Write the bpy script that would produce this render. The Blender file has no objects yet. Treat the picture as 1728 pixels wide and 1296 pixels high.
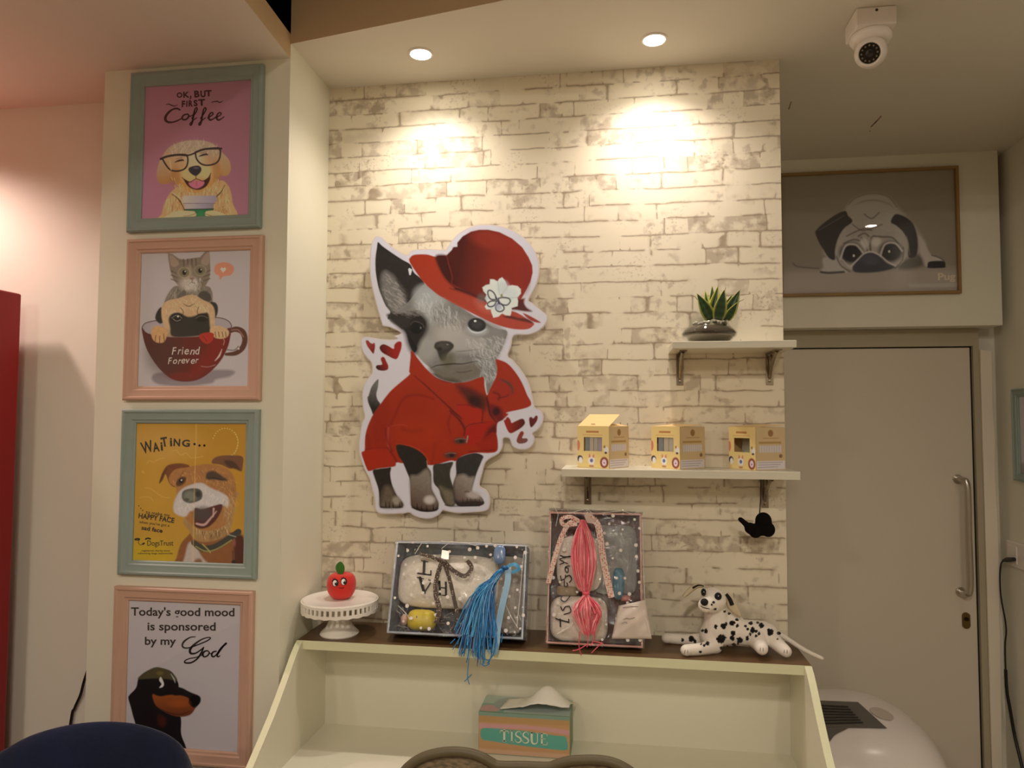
import bpy, bmesh, math, random
import numpy as np
from mathutils import Vector, Matrix

scene = bpy.context.scene
COL = scene.collection
random.seed(7)
RNG = np.random.RandomState(7)
PI = math.pi

# ------------------------------------------------------------------ camera
F = 1220.0
CX, CY = 864.0, 648.0
def _n(v):
    v = np.array(v, float)
    return v / np.linalg.norm(v)
_X = _n([8334 / F, -32 / F, -1])
_U = _n([91 / F, -24800 / F, 1])
_U = _n(_U - _X * np.dot(_U, _X))
_Y = np.cross(_U, _X)
CAM = np.array([0, -1.95, 1.65])
CM = np.stack([_X, _Y, _U])            # camera (right, down, forward) -> world

cam_data = bpy.data.cameras.new('camera')
cam_data.sensor_width = 36.0
cam_data.lens = F / 1728 * 36
cam_data.clip_start = 0.02
cam = bpy.data.objects.new('camera', cam_data)
COL.objects.link(cam)
_r, _u, _b = CM @ np.array([1, 0, 0]), CM @ np.array([0, -1, 0]), CM @ np.array([0, 0, -1])
cam.matrix_world = Matrix(((_r[0], _u[0], _b[0], CAM[0]), (_r[1], _u[1], _b[1], CAM[1]),
                           (_r[2], _u[2], _b[2], CAM[2]), (0, 0, 0, 1)))
scene.camera = cam

def ray(px, py):
    return CM @ np.array([(px - CX) / F, (py - CY) / F, 1.0])
def onY(px, py, y):
    d = ray(px, py); return CAM + (y - CAM[1]) / d[1] * d
def onZ(px, py, z):
    d = ray(px, py); return CAM + (z - CAM[2]) / d[2] * d
def onX(px, py, x):
    d = ray(px, py); return CAM + (x - CAM[0]) / d[0] * d
def proj(P):                            # world (n,3) -> photo pixels (n,2)
    c = (np.asarray(P, float) - CAM) @ CM
    return np.stack([CX + F * c[:, 0] / c[:, 2], CY + F * c[:, 1] / c[:, 2]], 1)

# ------------------------------------------------------------------ view, world, lights
vs = scene.view_settings
vs.view_transform = 'Standard'
vs.look = 'None'
vs.gamma = 1.0
vs.use_curve_mapping = False
vs.exposure = 0.0
world = bpy.data.worlds.new('world')
world.use_nodes = True
world.node_tree.nodes['Background'].inputs[0].default_value = (1.0, 0.8, 0.62, 1)
world.node_tree.nodes['Background'].inputs[1].default_value = 0.0
scene.world = world

WARM = (1.0, 0.885, 0.79)
ROOM = (1.0, 0.87, 0.725)
PINK = (1.0, 0.73, 0.66)
def spot(name, loc, power, color, size_deg, blend, radius=0.03, aim=None):
    l = bpy.data.lights.new(name, 'SPOT')
    l.energy = power; l.color = color
    l.spot_size = math.radians(size_deg); l.spot_blend = blend
    l.shadow_soft_size = radius
    o = bpy.data.objects.new(name, l); o.location = loc
    if aim is not None:
        o.rotation_euler = (Vector(aim) - Vector(loc)).to_track_quat('-Z', 'Y').to_euler()
    COL.objects.link(o)
    return o
def disk(name, loc, power, color, size, aim=None):
    l = bpy.data.lights.new(name, 'AREA')
    l.shape = 'DISK'; l.size = size; l.energy = power; l.color = color
    o = bpy.data.objects.new(name, l); o.location = loc
    if aim is not None:
        o.rotation_euler = (Vector(aim) - Vector(loc)).to_track_quat('-Z', 'Y').to_euler()
    COL.objects.link(o)
    return o
# the two downlights over the brick wall
spot('downlight_beam', (-0.506, -0.16, 2.597), 20, WARM, 134, 1.0, 0.022)
spot('downlight_beam', (0.094, -0.148, 2.597), 24, (1.0, 0.87, 0.79), 134, 1.0, 0.022)
spot('downlight_beam', (1.23, -0.21, 2.597), 5, WARM, 110, 0.6, 0.03)
# lamps of the room behind the camera
disk('room_lamp', (-1.6, -2.3, 2.55), 7, ROOM, 0.16)
disk('room_lamp', (-0.1, -2.6, 2.93), 28, ROOM, 0.22)
disk('room_lamp', (-1.28, -3.95, 2.93), 22, ROOM, 0.22)
disk('room_lamp', (0.9, -3.6, 2.93), 24, ROOM, 0.22)
# the pink wash at the left wall
spot('wall_washer_beam', (-2.0, -0.42, 2.56), 46, PINK, 140, 0.6, 0.05)

# ------------------------------------------------------------------ colour and materials
def S(r, g=None, b=None):
    if g is None: r, g, b = r
    c = np.array([r, g, b], float) / 255.0
    return np.where(c <= 0.04045, c / 12.92, ((c + 0.055) / 1.055) ** 2.4)
def rgba(c):
    return (float(c[0]), float(c[1]), float(c[2]), 1.0)

MATS = {}
def pmat(name, c, rough=0.6, metal=0.0, spec=0.5, var=0.06, scale=18.0, bump=0.0, bscale=60.0,
         coat=0.0, sheen=0.0, sss=0.0):
    """principled material with a little procedural colour variation and optional bump"""
    if name in MATS: return MATS[name]
    m = bpy.data.materials.new(name); m.use_nodes = True
    nt = m.node_tree; b = nt.nodes['Principled BSDF']
    b.inputs['Roughness'].default_value = rough
    b.inputs['Metallic'].default_value = metal
    b.inputs['Specular IOR Level'].default_value = spec
    b.inputs['Coat Weight'].default_value = coat
    b.inputs['Coat Roughness'].default_value = 0.08
    b.inputs['Sheen Weight'].default_value = sheen
    lin = S(c)
    tc = nt.nodes.new('ShaderNodeTexCoord')
    nz = nt.nodes.new('ShaderNodeTexNoise'); nz.inputs['Scale'].default_value = scale
    nz.inputs['Detail'].default_value = 4
    nt.links.new(tc.outputs['Object'], nz.inputs['Vector'])
    mx = nt.nodes.new('ShaderNodeMix'); mx.data_type = 'RGBA'
    mx.inputs[6].default_value = rgba(np.clip(lin * (1 - var), 0, 1))
    mx.inputs[7].default_value = rgba(np.clip(lin * (1 + var), 0, 1))
    nt.links.new(nz.outputs['Fac'], mx.inputs[0])
    nt.links.new(mx.outputs[2], b.inputs['Base Color'])
    if bump > 0:
        n2 = nt.nodes.new('ShaderNodeTexNoise'); n2.inputs['Scale'].default_value = bscale
        n2.inputs['Detail'].default_value = 3
        nt.links.new(tc.outputs['Object'], n2.inputs['Vector'])
        bp = nt.nodes.new('ShaderNodeBump'); bp.inputs['Strength'].default_value = bump
        bp.inputs['Distance'].default_value = 0.004
        nt.links.new(n2.outputs['Fac'], bp.inputs['Height'])
        nt.links.new(bp.outputs['Normal'], b.inputs['Normal'])
    MATS[name] = m
    return m

def printmat(name, rough=0.35, spec=0.4, coat=0.0, bump=0.0, bscale=500):
    """printed surface: colour comes from the print's own colour attribute"""
    if name in MATS: return MATS[name]
    m = bpy.data.materials.new(name); m.use_nodes = True
    nt = m.node_tree; b = nt.nodes['Principled BSDF']
    b.inputs['Roughness'].default_value = rough
    b.inputs['Specular IOR Level'].default_value = spec
    b.inputs['Coat Weight'].default_value = coat
    b.inputs['Coat Roughness'].default_value = 0.05
    a = nt.nodes.new('ShaderNodeAttribute'); a.attribute_name = 'ink'
    nt.links.new(a.outputs['Color'], b.inputs['Base Color'])
    if bump > 0:
        tc = nt.nodes.new('ShaderNodeTexCoord')
        n2 = nt.nodes.new('ShaderNodeTexNoise'); n2.inputs['Scale'].default_value = bscale
        nt.links.new(tc.outputs['Object'], n2.inputs['Vector'])
        bp = nt.nodes.new('ShaderNodeBump'); bp.inputs['Strength'].default_value = bump
        bp.inputs['Distance'].default_value = 0.001
        nt.links.new(n2.outputs['Fac'], bp.inputs['Height'])
        nt.links.new(bp.outputs['Normal'], b.inputs['Normal'])
    MATS[name] = m
    return m

def schlick(nt, f0, normal=None):
    """two-sided Fresnel: the same from either face of a thin sheet"""
    lw = nt.nodes.new('ShaderNodeLayerWeight'); lw.inputs[0].default_value = 0.5
    if normal is not None: nt.links.new(normal, lw.inputs['Normal'])
    pw = nt.nodes.new('ShaderNodeMath'); pw.operation = 'POWER'; pw.inputs[1].default_value = 5
    nt.links.new(lw.outputs['Facing'], pw.inputs[0])
    ma = nt.nodes.new('ShaderNodeMath'); ma.operation = 'MULTIPLY_ADD'; ma.use_clamp = True
    ma.inputs[1].default_value = 1 - f0; ma.inputs[2].default_value = f0
    nt.links.new(pw.outputs[0], ma.inputs[0])
    return ma.outputs[0]

def glassmat(name, tint=(1, 1, 1), rough=0.02, ior=1.45, gain=1.0):
    """thin clear sheet: see-through with a Fresnel reflection"""
    if name in MATS: return MATS[name]
    m = bpy.data.materials.new(name); m.use_nodes = True
    nt = m.node_tree; nt.nodes.remove(nt.nodes['Principled BSDF'])
    out = nt.nodes['Material Output']
    tr = nt.nodes.new('ShaderNodeBsdfTransparent'); tr.inputs[0].default_value = (*tint, 1)
    gl = nt.nodes.new('ShaderNodeBsdfGlossy'); gl.inputs['Roughness'].default_value = rough
    mx = nt.nodes.new('ShaderNodeMixShader')
    nt.links.new(schlick(nt, ((ior - 1) / (ior + 1)) ** 2 * gain), mx.inputs[0])
    nt.links.new(tr.outputs[0], mx.inputs[1]); nt.links.new(gl.outputs[0], mx.inputs[2])
    nt.links.new(mx.outputs[0], out.inputs[0])
    MATS[name] = m
    return m

# ------------------------------------------------------------------ mesh builder
WORLD = {}                                # world location of every object (translation only)
class MB:
    def __init__(s): s.v = []; s.f = []
    def add(s, verts, faces):
        o = len(s.v); s.v += [tuple(map(float, p)) for p in verts]
        s.f += [tuple(i + o for i in f) for f in faces]
        return s
    def box(s, x0, x1, y0, y1, z0, z1):
        v = [(x0, y0, z0), (x1, y0, z0), (x1, y1, z0), (x0, y1, z0), (x0, y0, z1), (x1, y0, z1), (x1, y1, z1), (x0, y1, z1)]
        return s.add(v, [(0, 3, 2, 1), (4, 5, 6, 7), (0, 1, 5, 4), (1, 2, 6, 5), (2, 3, 7, 6), (3, 0, 4, 7)])
    def prism(s, poly, axis, a, b):
        """2-D polygon extruded along axis ('x','y','z') from a to b"""
        n = len(poly)
        def P(p, t):
            return {'x': (t, p[0], p[1]), 'y': (p[0], t, p[1]), 'z': (p[0], p[1], t)}[axis]
        v = [P(p, a) for p in poly] + [P(p, b) for p in poly]
        f = [tuple(range(n))[::-1], tuple(range(n, 2 * n))]
        f += [(i, (i + 1) % n, (i + 1) % n + n, i + n) for i in range(n)]
        return s.add(v, f)
    def lathe(s, prof, c=(0, 0, 0), n=40, axis=None, cap=True):
        """profile [(r,h)] turned about the axis through c"""
        c = np.array(c, float)
        if axis is None: R = np.eye(3)
        else:
            q = Vector((0, 0, 1)).rotation_difference(Vector(axis).normalized()).to_matrix()
            R = np.array(q)
        v = []
        for r, h in prof:
            for k in range(n):
                t = 2 * PI * k / n
                v.append(c + R @ np.array([r * math.cos(t), r * math.sin(t), h]))
        f = []
        for i in range(len(prof) - 1):
            for k in range(n):
                a = i * n + k; b = i * n + (k + 1) % n
                f.append((a, b, b + n, a + n))
        if cap:
            if prof[0][0] > 1e-6: f.append(tuple(range(n))[::-1])
            if prof[-1][0] > 1e-6: f.append(tuple(range((len(prof) - 1) * n, len(prof) * n)))
        return s.add(v, f)
    def tube(s, pts, r, n=10, closed=False, flat=None):
        """tube along 3-D points, radius may vary; flat=(w,h) gives an oval section"""
        P = [Vector(p) for p in pts]; m = len(P)
        rr = [r] * m if np.isscalar(r) else list(r)
        T = []
        for i in range(m):
            a = P[i - 1] if (i > 0 or closed) else P[i]; b = P[(i + 1) % m] if (i < m - 1 or closed) else P[i]
            t = (b - a)
            T.append(t.normalized() if t.length > 1e-9 else Vector((0, 0, 1)))
        up = Vector((0, 0, 1)) if abs(T[0].z) < 0.9 else Vector((1, 0, 0))
        N = (up - T[0] * up.dot(T[0])).normalized()
        v = []
        for i in range(m):
            N = (N - T[i] * N.dot(T[i]))
            N = N.normalized() if N.length > 1e-6 else T[i].orthogonal().normalized()
            B = T[i].cross(N)
            for k in range(n):
                t = 2 * PI * k / n
                fx, fy = (1, 1) if flat is None else flat
                v.append(P[i] + (N * math.cos(t) * fx + B * math.sin(t) * fy) * rr[i])
        f = []
        for i in range(m if closed else m - 1):
            j = (i + 1) % m
            for k in range(n):
                k2 = (k + 1) % n
                f.append((i * n + k, i * n + k2, j * n + k2, j * n + k))
        if not closed:
            f.append(tuple(range(n))[::-1]); f.append(tuple(range((m - 1) * n, m * n)))
        return s.add(v, f)
    def ellipsoid(s, c, r, n=24, m=14, R=None, pw=1.0):
        c = np.array(c, float); v = []; f = []
        R = np.eye(3) if R is None else np.array(R)
        for i in range(m + 1):
            a = PI * i / m
            for k in range(n):
                t = 2 * PI * k / n
                x = math.sin(a) * math.cos(t); y = math.sin(a) * math.sin(t); z = math.cos(a)
                if pw != 1.0:
                    x, y, z = [math.copysign(abs(q) ** pw, q) for q in (x, y, z)]
                v.append(c + R @ (np.array([x, y, z]) * np.array(r)))
        for i in range(m):
            for k in range(n):
                k2 = (k + 1) % n
                f.append((i * n + k, (i + 1) * n + k, (i + 1) * n + k2, i * n + k2))
        return s.add(v, f)
    def xf(s, Mx):
        """transform everything so far by a 4x4 / 3x3"""
        Mx = Matrix(Mx) if not isinstance(Mx, Matrix) else Mx
        if len(Mx) == 3: Mx = Mx.to_4x4()
        s.v = [tuple(Mx @ Vector(p)) for p in s.v]
        return s

def obj(name, mb, mat, parent=None, smooth=None, bevel=0.0, seg=2, subd=0, ink=None, kind=None, ink_domain='POINT'):
    """link the shapes of mb as ONE mesh object"""
    v = np.array(mb.v, float)
    if parent is not None: base = np.array(WORLD[parent])
    else:
        base = np.array([(v[:, 0].min() + v[:, 0].max()) / 2, (v[:, 1].min() + v[:, 1].max()) / 2, v[:, 2].min()])
    me = bpy.data.meshes.new(name)
    me.from_pydata([tuple(p) for p in (v - base)], [], mb.f)
    bm = bmesh.new(); bm.from_mesh(me)
    bmesh.ops.remove_doubles(bm, verts=bm.verts, dist=1e-7)
    bmesh.ops.recalc_face_normals(bm, faces=bm.faces)
    if ink is None: bm.to_mesh(me)
    bm.free()
    me.update()
    o = bpy.data.objects.new(name, me); COL.objects.link(o)
    if isinstance(mat, (list, tuple)):
        for q in mat: me.materials.append(q)
    else: me.materials.append(mat)
    if smooth is not None:
        me.polygons.foreach_set('use_smooth', [True] * len(me.polygons))
        if smooth < 180: me.set_sharp_from_angle(angle=math.radians(smooth))
    if ink is not None:
        at = me.color_attributes.new('ink', 'FLOAT_COLOR', ink_domain)
        c = np.ones((len(ink), 4), np.float32); c[:, :3] = ink
        at.data.foreach_set('color', c.ravel())
    if bevel > 0:
        b = o.modifiers.new('bevel', 'BEVEL'); b.width = bevel; b.segments = seg; b.limit_method = 'ANGLE'
    if subd > 0:
        b = o.modifiers.new('subd', 'SUBSURF'); b.levels = subd; b.render_levels = subd
    if parent is not None:
        o.parent = parent; WORLD[o] = base
    else:
        o.location = base; WORLD[o] = base
    if kind: o['kind'] = kind
    return o

def thing(name, label, cat, loc, group=None):
    o = bpy.data.objects.new(name, None); COL.objects.link(o)
    o.empty_display_size = 0.05
    o.location = loc; WORLD[o] = np.array(loc, float)
    return tag(o, label, cat, group)
def tag(o, label, cat, group=None):
    o['label'] = label; o['category'] = cat
    if group: o['group'] = group
    return o
def struct(name, mb, mat, parent=None, **k):
    o = obj(name, mb, mat, parent, **k)
    if parent is None: o['kind'] = 'structure'
    return o

def smooth_path(pts, k=6, closed=False):
    """Catmull-Rom through the points"""
    P = np.array(pts, float); n = len(P); out = []
    rng = range(n) if closed else range(n - 1)
    for i in rng:
        p0 = P[(i - 1) % n] if (closed or i > 0) else P[i]
        p1 = P[i]; p2 = P[(i + 1) % n]
        p3 = P[(i + 2) % n] if (closed or i + 2 < n) else p2
        for j in range(k):
            t = j / k
            out.append(0.5 * ((2 * p1) + (-p0 + p2) * t + (2 * p0 - 5 * p1 + 4 * p2 - p3) * t * t + (-p0 + 3 * p1 - 3 * p2 + p3) * t ** 3))
    if not closed: out.append(P[-1])
    return np.array(out)

# ------------------------------------------------------------------ printing: a small painter for flat pictures
def seg_dist(x, y, A, B):
    d = np.full(x.shape, 1e9); tt = np.zeros(x.shape); si = np.zeros(x.shape, int)
    for i in range(len(A)):
        ax, ay = A[i]; bx, by = B[i]
        dx, dy = bx - ax, by - ay; L = dx * dx + dy * dy + 1e-12
        t = np.clip(((x - ax) * dx + (y - ay) * dy) / L, 0, 1)
        q = np.hypot(x - ax - t * dx, y - ay - t * dy)
        m = q < d
        d[m] = q[m]; tt[m] = t[m]; si[m] = i
    return d, si, tt
def inside(x, y, P):
    r = np.zeros(x.shape, bool); n = len(P)
    for i in range(n):
        x0, y0 = P[i]; x1, y1 = P[(i + 1) % n]
        if y0 == y1: continue
        c = ((y0 > y) != (y1 > y)) & (x < (x1 - x0) * (y - y0) / (y1 - y0) + x0)
        r ^= c
    return r
_HG = RNG.rand(64, 64)
def vnoise(x, y):
    xi = np.floor(x).astype(int); yi = np.floor(y).astype(int)
    fx = x - xi; fy = y - yi; fx = fx * fx * (3 - 2 * fx); fy = fy * fy * (3 - 2 * fy)
    g = lambda a, b: _HG[a % 64, b % 64]
    return (g(xi, yi) * (1 - fx) + g(xi + 1, yi) * fx) * (1 - fy) + (g(xi, yi + 1) * (1 - fx) + g(xi + 1, yi + 1) * fx) * fy

class Paint:
    """inks a set of points given in photo-crop coordinates; colours are as seen, divided by the light on the print"""
    def __init__(s, XY, bg, illum):
        s.x = XY[:, 0]; s.y = XY[:, 1]; s.il = np.array(illum)
        s.c = np.tile(S(bg), (len(s.x), 1)).astype(float)
        s.clip = None; s.tr = lambda p: p
    def _sel(s, x0, x1, y0, y1):
        return np.nonzero((s.x >= x0) & (s.x <= x1) & (s.y >= y0) & (s.y <= y1))[0]
    def _mix(s, i, a, col):
        if s.clip is not None: a = a * s.clip[i]
        col = np.asarray(col)
        s.c[i] = s.c[i] * (1 - a[:, None]) + (col if col.ndim == 2 else col[None]) * a[:, None]
    def mask(s, pts, f=3, sm=True):
        P = smooth_path(s.tr(pts), 5, True) if sm else np.array(s.tr(pts), float)
        d, _, _ = seg_dist(s.x, s.y, P, np.roll(P, -1, 0))
        ins = inside(s.x, s.y, P)
        return np.clip(np.where(ins, d, -d) / (2 * f) + 0.5, 0, 1)
    def poly(s, pts, col, f=2.5, sm=True, a=1.0, grad=None, nz=0.0, ns=20.0):
        """grad=((x0,y0),(x1,y1),col2): linear blend from col to col2"""
        P = smooth_path(s.tr(pts), 5, True) if sm else np.array(s.tr(pts), float)
        i = s._sel(P[:, 0].min() - 2 * f, P[:, 0].max() + 2 * f, P[:, 1].min() - 2 * f, P[:, 1].max() + 2 * f)
        if not len(i): return s
        x, y = s.x[i], s.y[i]
        d, _, _ = seg_dist(x, y, P, np.roll(P, -1, 0)); ins = inside(x, y, P)
        al = np.clip(np.where(ins, d, -d) / (2 * f) + 0.5, 0, 1) * a
        c = np.tile(S(col), (len(i), 1))
        if grad:
            (x0, y0), (x1, y1) = np.array(s.tr([grad[0], grad[1]]), float)
            L = (x1 - x0) ** 2 + (y1 - y0) ** 2
            t = np.clip(((x - x0) * (x1 - x0) + (y - y0) * (y1 - y0)) / L, 0, 1)[:, None]
            c = c * (1 - t) + S(grad[2])[None] * t
        if nz: c = c * (1 + nz * (vnoise(x / ns, y / ns) + vnoise(x / ns * 2.7 + 9, y / ns * 2.7) - 1))[:, None]
        s._mix(i, al, c); return s
    def blob(s, c, r, col, a=1.0, rot=0.0, soft=1.0):
        (cx, cy), = s.tr([c]); rx, ry = r
        R = max(rx, ry) * (1 + soft)
        i = s._sel(cx - R, cx + R, cy - R, cy + R)
        if not len(i): return s
        t = math.radians(rot); dx = s.x[i] - cx; dy = s.y[i] - cy
        u = (dx * math.cos(t) + dy * math.sin(t)) / rx; v = (-dx * math.sin(t) + dy * math.cos(t)) / ry
        q = np.hypot(u, v)
        al = np.clip((1 + soft / 2 - q) / max(soft, 1e-3), 0, 1); al = al * al * (3 - 2 * al) * a
        s._mix(i, al, S(col)); return s
    def line(s, pts, w, col, f=1.5, a=1.0, sm=True):
        P = smooth_path(s.tr(pts), 6) if sm and len(pts) > 2 else np.array(s.tr(pts), float)
        ww = np.full(len(P), float(w)) if np.isscalar(w) else np.interp(np.linspace(0, 1, len(P)), np.linspace(0, 1, len(w)), w)
        W = ww.max() + 2 * f
        i = s._sel(P[:, 0].min() - W, P[:, 0].max() + W, P[:, 1].min() - W, P[:, 1].max() + W)
        if not len(i): return s
        d, si, t = seg_dist(s.x[i], s.y[i], P[:-1], P[1:])
        wl = ww[si] * (1 - t) + ww[si + 1] * t
        s._mix(i, np.clip((wl / 2 - d) / (2 * f) + 0.5, 0, 1) * a, S(col)); return s
    def fur(s, pts, n, L, ang, col, w=3, jit=25, a=0.5, seed=1, cj=0.25):
        r = random.Random(seed); P = np.array(pts, float)
        x0, y0 = P.min(0); x1, y1 = P.max(0); k = 0
        while k < n:
            x, y = r.uniform(x0, x1), r.uniform(y0, y1)
            if not inside(np.array([x]), np.array([y]), P)[0]: k += 0.3; continue
            k += 1
            an = ang(x, y) if callable(ang) else ang
            t = math.radians(an + r.uniform(-jit, jit)); l = L * r.uniform(0.6, 1.3); g = 1 + r.uniform(-cj, cj)
            s.line([(x, y), (x + l * math.cos(t), y + l * math.sin(t))], [w, w * 0.3], [min(255, q * g) for q in col], f=1.2, a=a, sm=False)
        return s
    def ink(s):
        return np.clip(s.c / s.il[None], 0.004, 0.92)

def print_grid(quad, nu, nv, keep=None):
    """grid over a planar quad (TL,TR,BR,BL world points)"""
    q = [np.array(p, float) for p in quad]
    u, v = np.meshgrid(np.linspace(0, 1, nu + 1), np.linspace(0, 1, nv + 1))
    u = u.ravel()[:, None]; v = v.ravel()[:, None]
    P = (q[0] * (1 - u) + q[1] * u) * (1 - v) + (q[3] * (1 - u) + q[2] * u) * v
    I = np.arange((nu + 1) * (nv + 1)).reshape(nv + 1, nu + 1)
    Fq = np.stack([I[:-1, :-1], I[1:, :-1], I[1:, 1:], I[:-1, 1:]], -1).reshape(-1, 4)
    return P, Fq

def print_obj(name, P, Fq, ink, mat, parent):
    used = np.unique(Fq); mp = np.full(len(P), -1); mp[used] = np.arange(len(used))
    P = P[used]; ink = ink[used]; Fq = mp[Fq]
    base = np.array(WORLD[parent])
    me = bpy.data.meshes.new(name)
    me.vertices.add(len(P)); me.vertices.foreach_set('co', (P - base).astype(np.float32).ravel())
    me.loops.add(len(Fq) * 4); me.loops.foreach_set('vertex_index', Fq.astype(np.int32).ravel())
    me.polygons.add(len(Fq)); me.polygons.foreach_set('loop_start', np.arange(0, len(Fq) * 4, 4, dtype=np.int32))
    me.update(calc_edges=True); me.validate()
    at = me.color_attributes.new('ink', 'FLOAT_COLOR', 'POINT')
    c = np.ones((len(ink), 4), np.float32); c[:, :3] = ink
    at.data.foreach_set('color', c.ravel())
    me.materials.append(mat)
    o = bpy.data.objects.new(name, me); COL.objects.link(o); o.parent = parent; WORLD[o] = base
    return o

# lettering --------------------------------------------------------------------
_TC = {}
def text2d(txt, bold=0.0, shear=0.0):
    """outline of a line of text in em units: verts (n,2), faces"""
    k = (txt, bold, shear)
    if k in _TC: return _TC[k]
    cu = bpy.data.curves.new('txt', 'FONT'); cu.body = txt; cu.size = 1.0; cu.offset = bold; cu.shear = shear
    cu.resolution_u = 3; cu.fill_mode = 'FRONT'
    o = bpy.data.objects.new('txt', cu); COL.objects.link(o)
    dg = bpy.context.evaluated_depsgraph_get()
    me = o.evaluated_get(dg).to_mesh()
    v = np.array([(p.co.x, p.co.y) for p in me.vertices]).reshape(-1, 2); f = [tuple(p.vertices) for p in me.polygons]
    o.evaluated_get(dg).to_mesh_clear()
    bpy.data.objects.remove(o); bpy.data.curves.remove(cu)
    _TC[k] = (v, f)
    return v, f
def text_box(txt, x0, y0, x1, h, rot=0.0, bold=0.0, shear=0.0):
    """text fitted from x0 to x1 with cap height h, baseline y0 (2-D, y down), turned by rot degrees clockwise"""
    v, f = text2d(txt, bold, shear)
    w0, w1 = v[:, 0].min(), v[:, 0].max()
    x = (v[:, 0] - w0) / (w1 - w0) * (x1 - x0); y = -v[:, 1] / 0.70 * h
    t = math.radians(rot)
    return np.stack([x0 + x * math.cos(t) - y * math.sin(t), y0 + x * math.sin(t) + y * math.cos(t)], 1), f
def ribbon2d(pts, w, k=6):
    """stroke with round ends as 2-D polygons"""
    P = smooth_path(pts, k) if len(pts) > 2 else np.array(pts, float)
    ww = np.full(len(P), float(w)) if np.isscalar(w) else np.interp(np.linspace(0, 1, len(P)), np.linspace(0, 1, len(w)), w)
    T = np.gradient(P, axis=0); T /= np.maximum(np.linalg.norm(T, axis=1, keepdims=True), 1e-9)
    N = np.stack([-T[:, 1], T[:, 0]], 1)
    v = np.concatenate([P + N * ww[:, None] / 2, P - N * ww[:, None] / 2]); n = len(P)
    f = [(i, i + 1, n + i + 1, n + i) for i in range(n - 1)]
    v = list(map(tuple, v))
    for e, wd in ((P[0], ww[0]), (P[-1], ww[-1])):
        o = len(v); v += [(e[0] + wd / 2 * math.cos(t), e[1] + wd / 2 * math.sin(t)) for t in np.linspace(0, 2 * PI, 10, endpoint=False)]
        f.append(tuple(range(o, o + 10)))
    return np.array(v), f
class Letters:
    """collects 2-D lettering in crop coordinates, then lays it on a plane"""
    def __init__(s, o=(0, 0), sc=1.0): s.o = o; s.sc = sc; s.v = []; s.f = []; s.k = 1.0
    def add(s, vf):
        v, f = vf; n = len(s.v); s.v += [tuple(p) for p in v]; s.f += [tuple(i + n for i in q) for q in f]; return s
    def text(s, *a, **k): return s.add(text_box(*a, **k))
    def stroke(s, pts, w, k=6): return s.add(ribbon2d(pts, np.array(w) * s.k if np.ndim(w) else w * s.k, k))
    def lay(s, fn):
        """fn(px,py)->world"""
        m = MB(); m.v = [tuple(fn(s.o[0] + x / s.sc, s.o[1] + y / s.sc)) for x, y in s.v]; m.f = list(s.f); return m
# ================================================================== the setting
WALL = pmat('wall_paint', (232, 229, 214), 0.62, spec=0.25, var=0.02, scale=3, bump=0.05, bscale=90)
WALLW = pmat('wall_paint_satin', (229, 226, 207), 0.45, spec=0.35, var=0.02, scale=3)
CEIL = pmat('ceiling_paint', (222, 216, 202), 0.75, spec=0.2, var=0.03, scale=2)
FASC = pmat('fascia_shade_tan', (200, 170, 130), 0.7, spec=0.2, var=0.03, scale=3)  # tan that puts the shade on the fascia face into its colour
VOID = pmat('dark_ceiling', (34, 30, 27), 0.9, spec=0.1)
FLOORM = pmat('floor_tile', (150, 132, 112), 0.4, var=0.1, scale=4)

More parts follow.
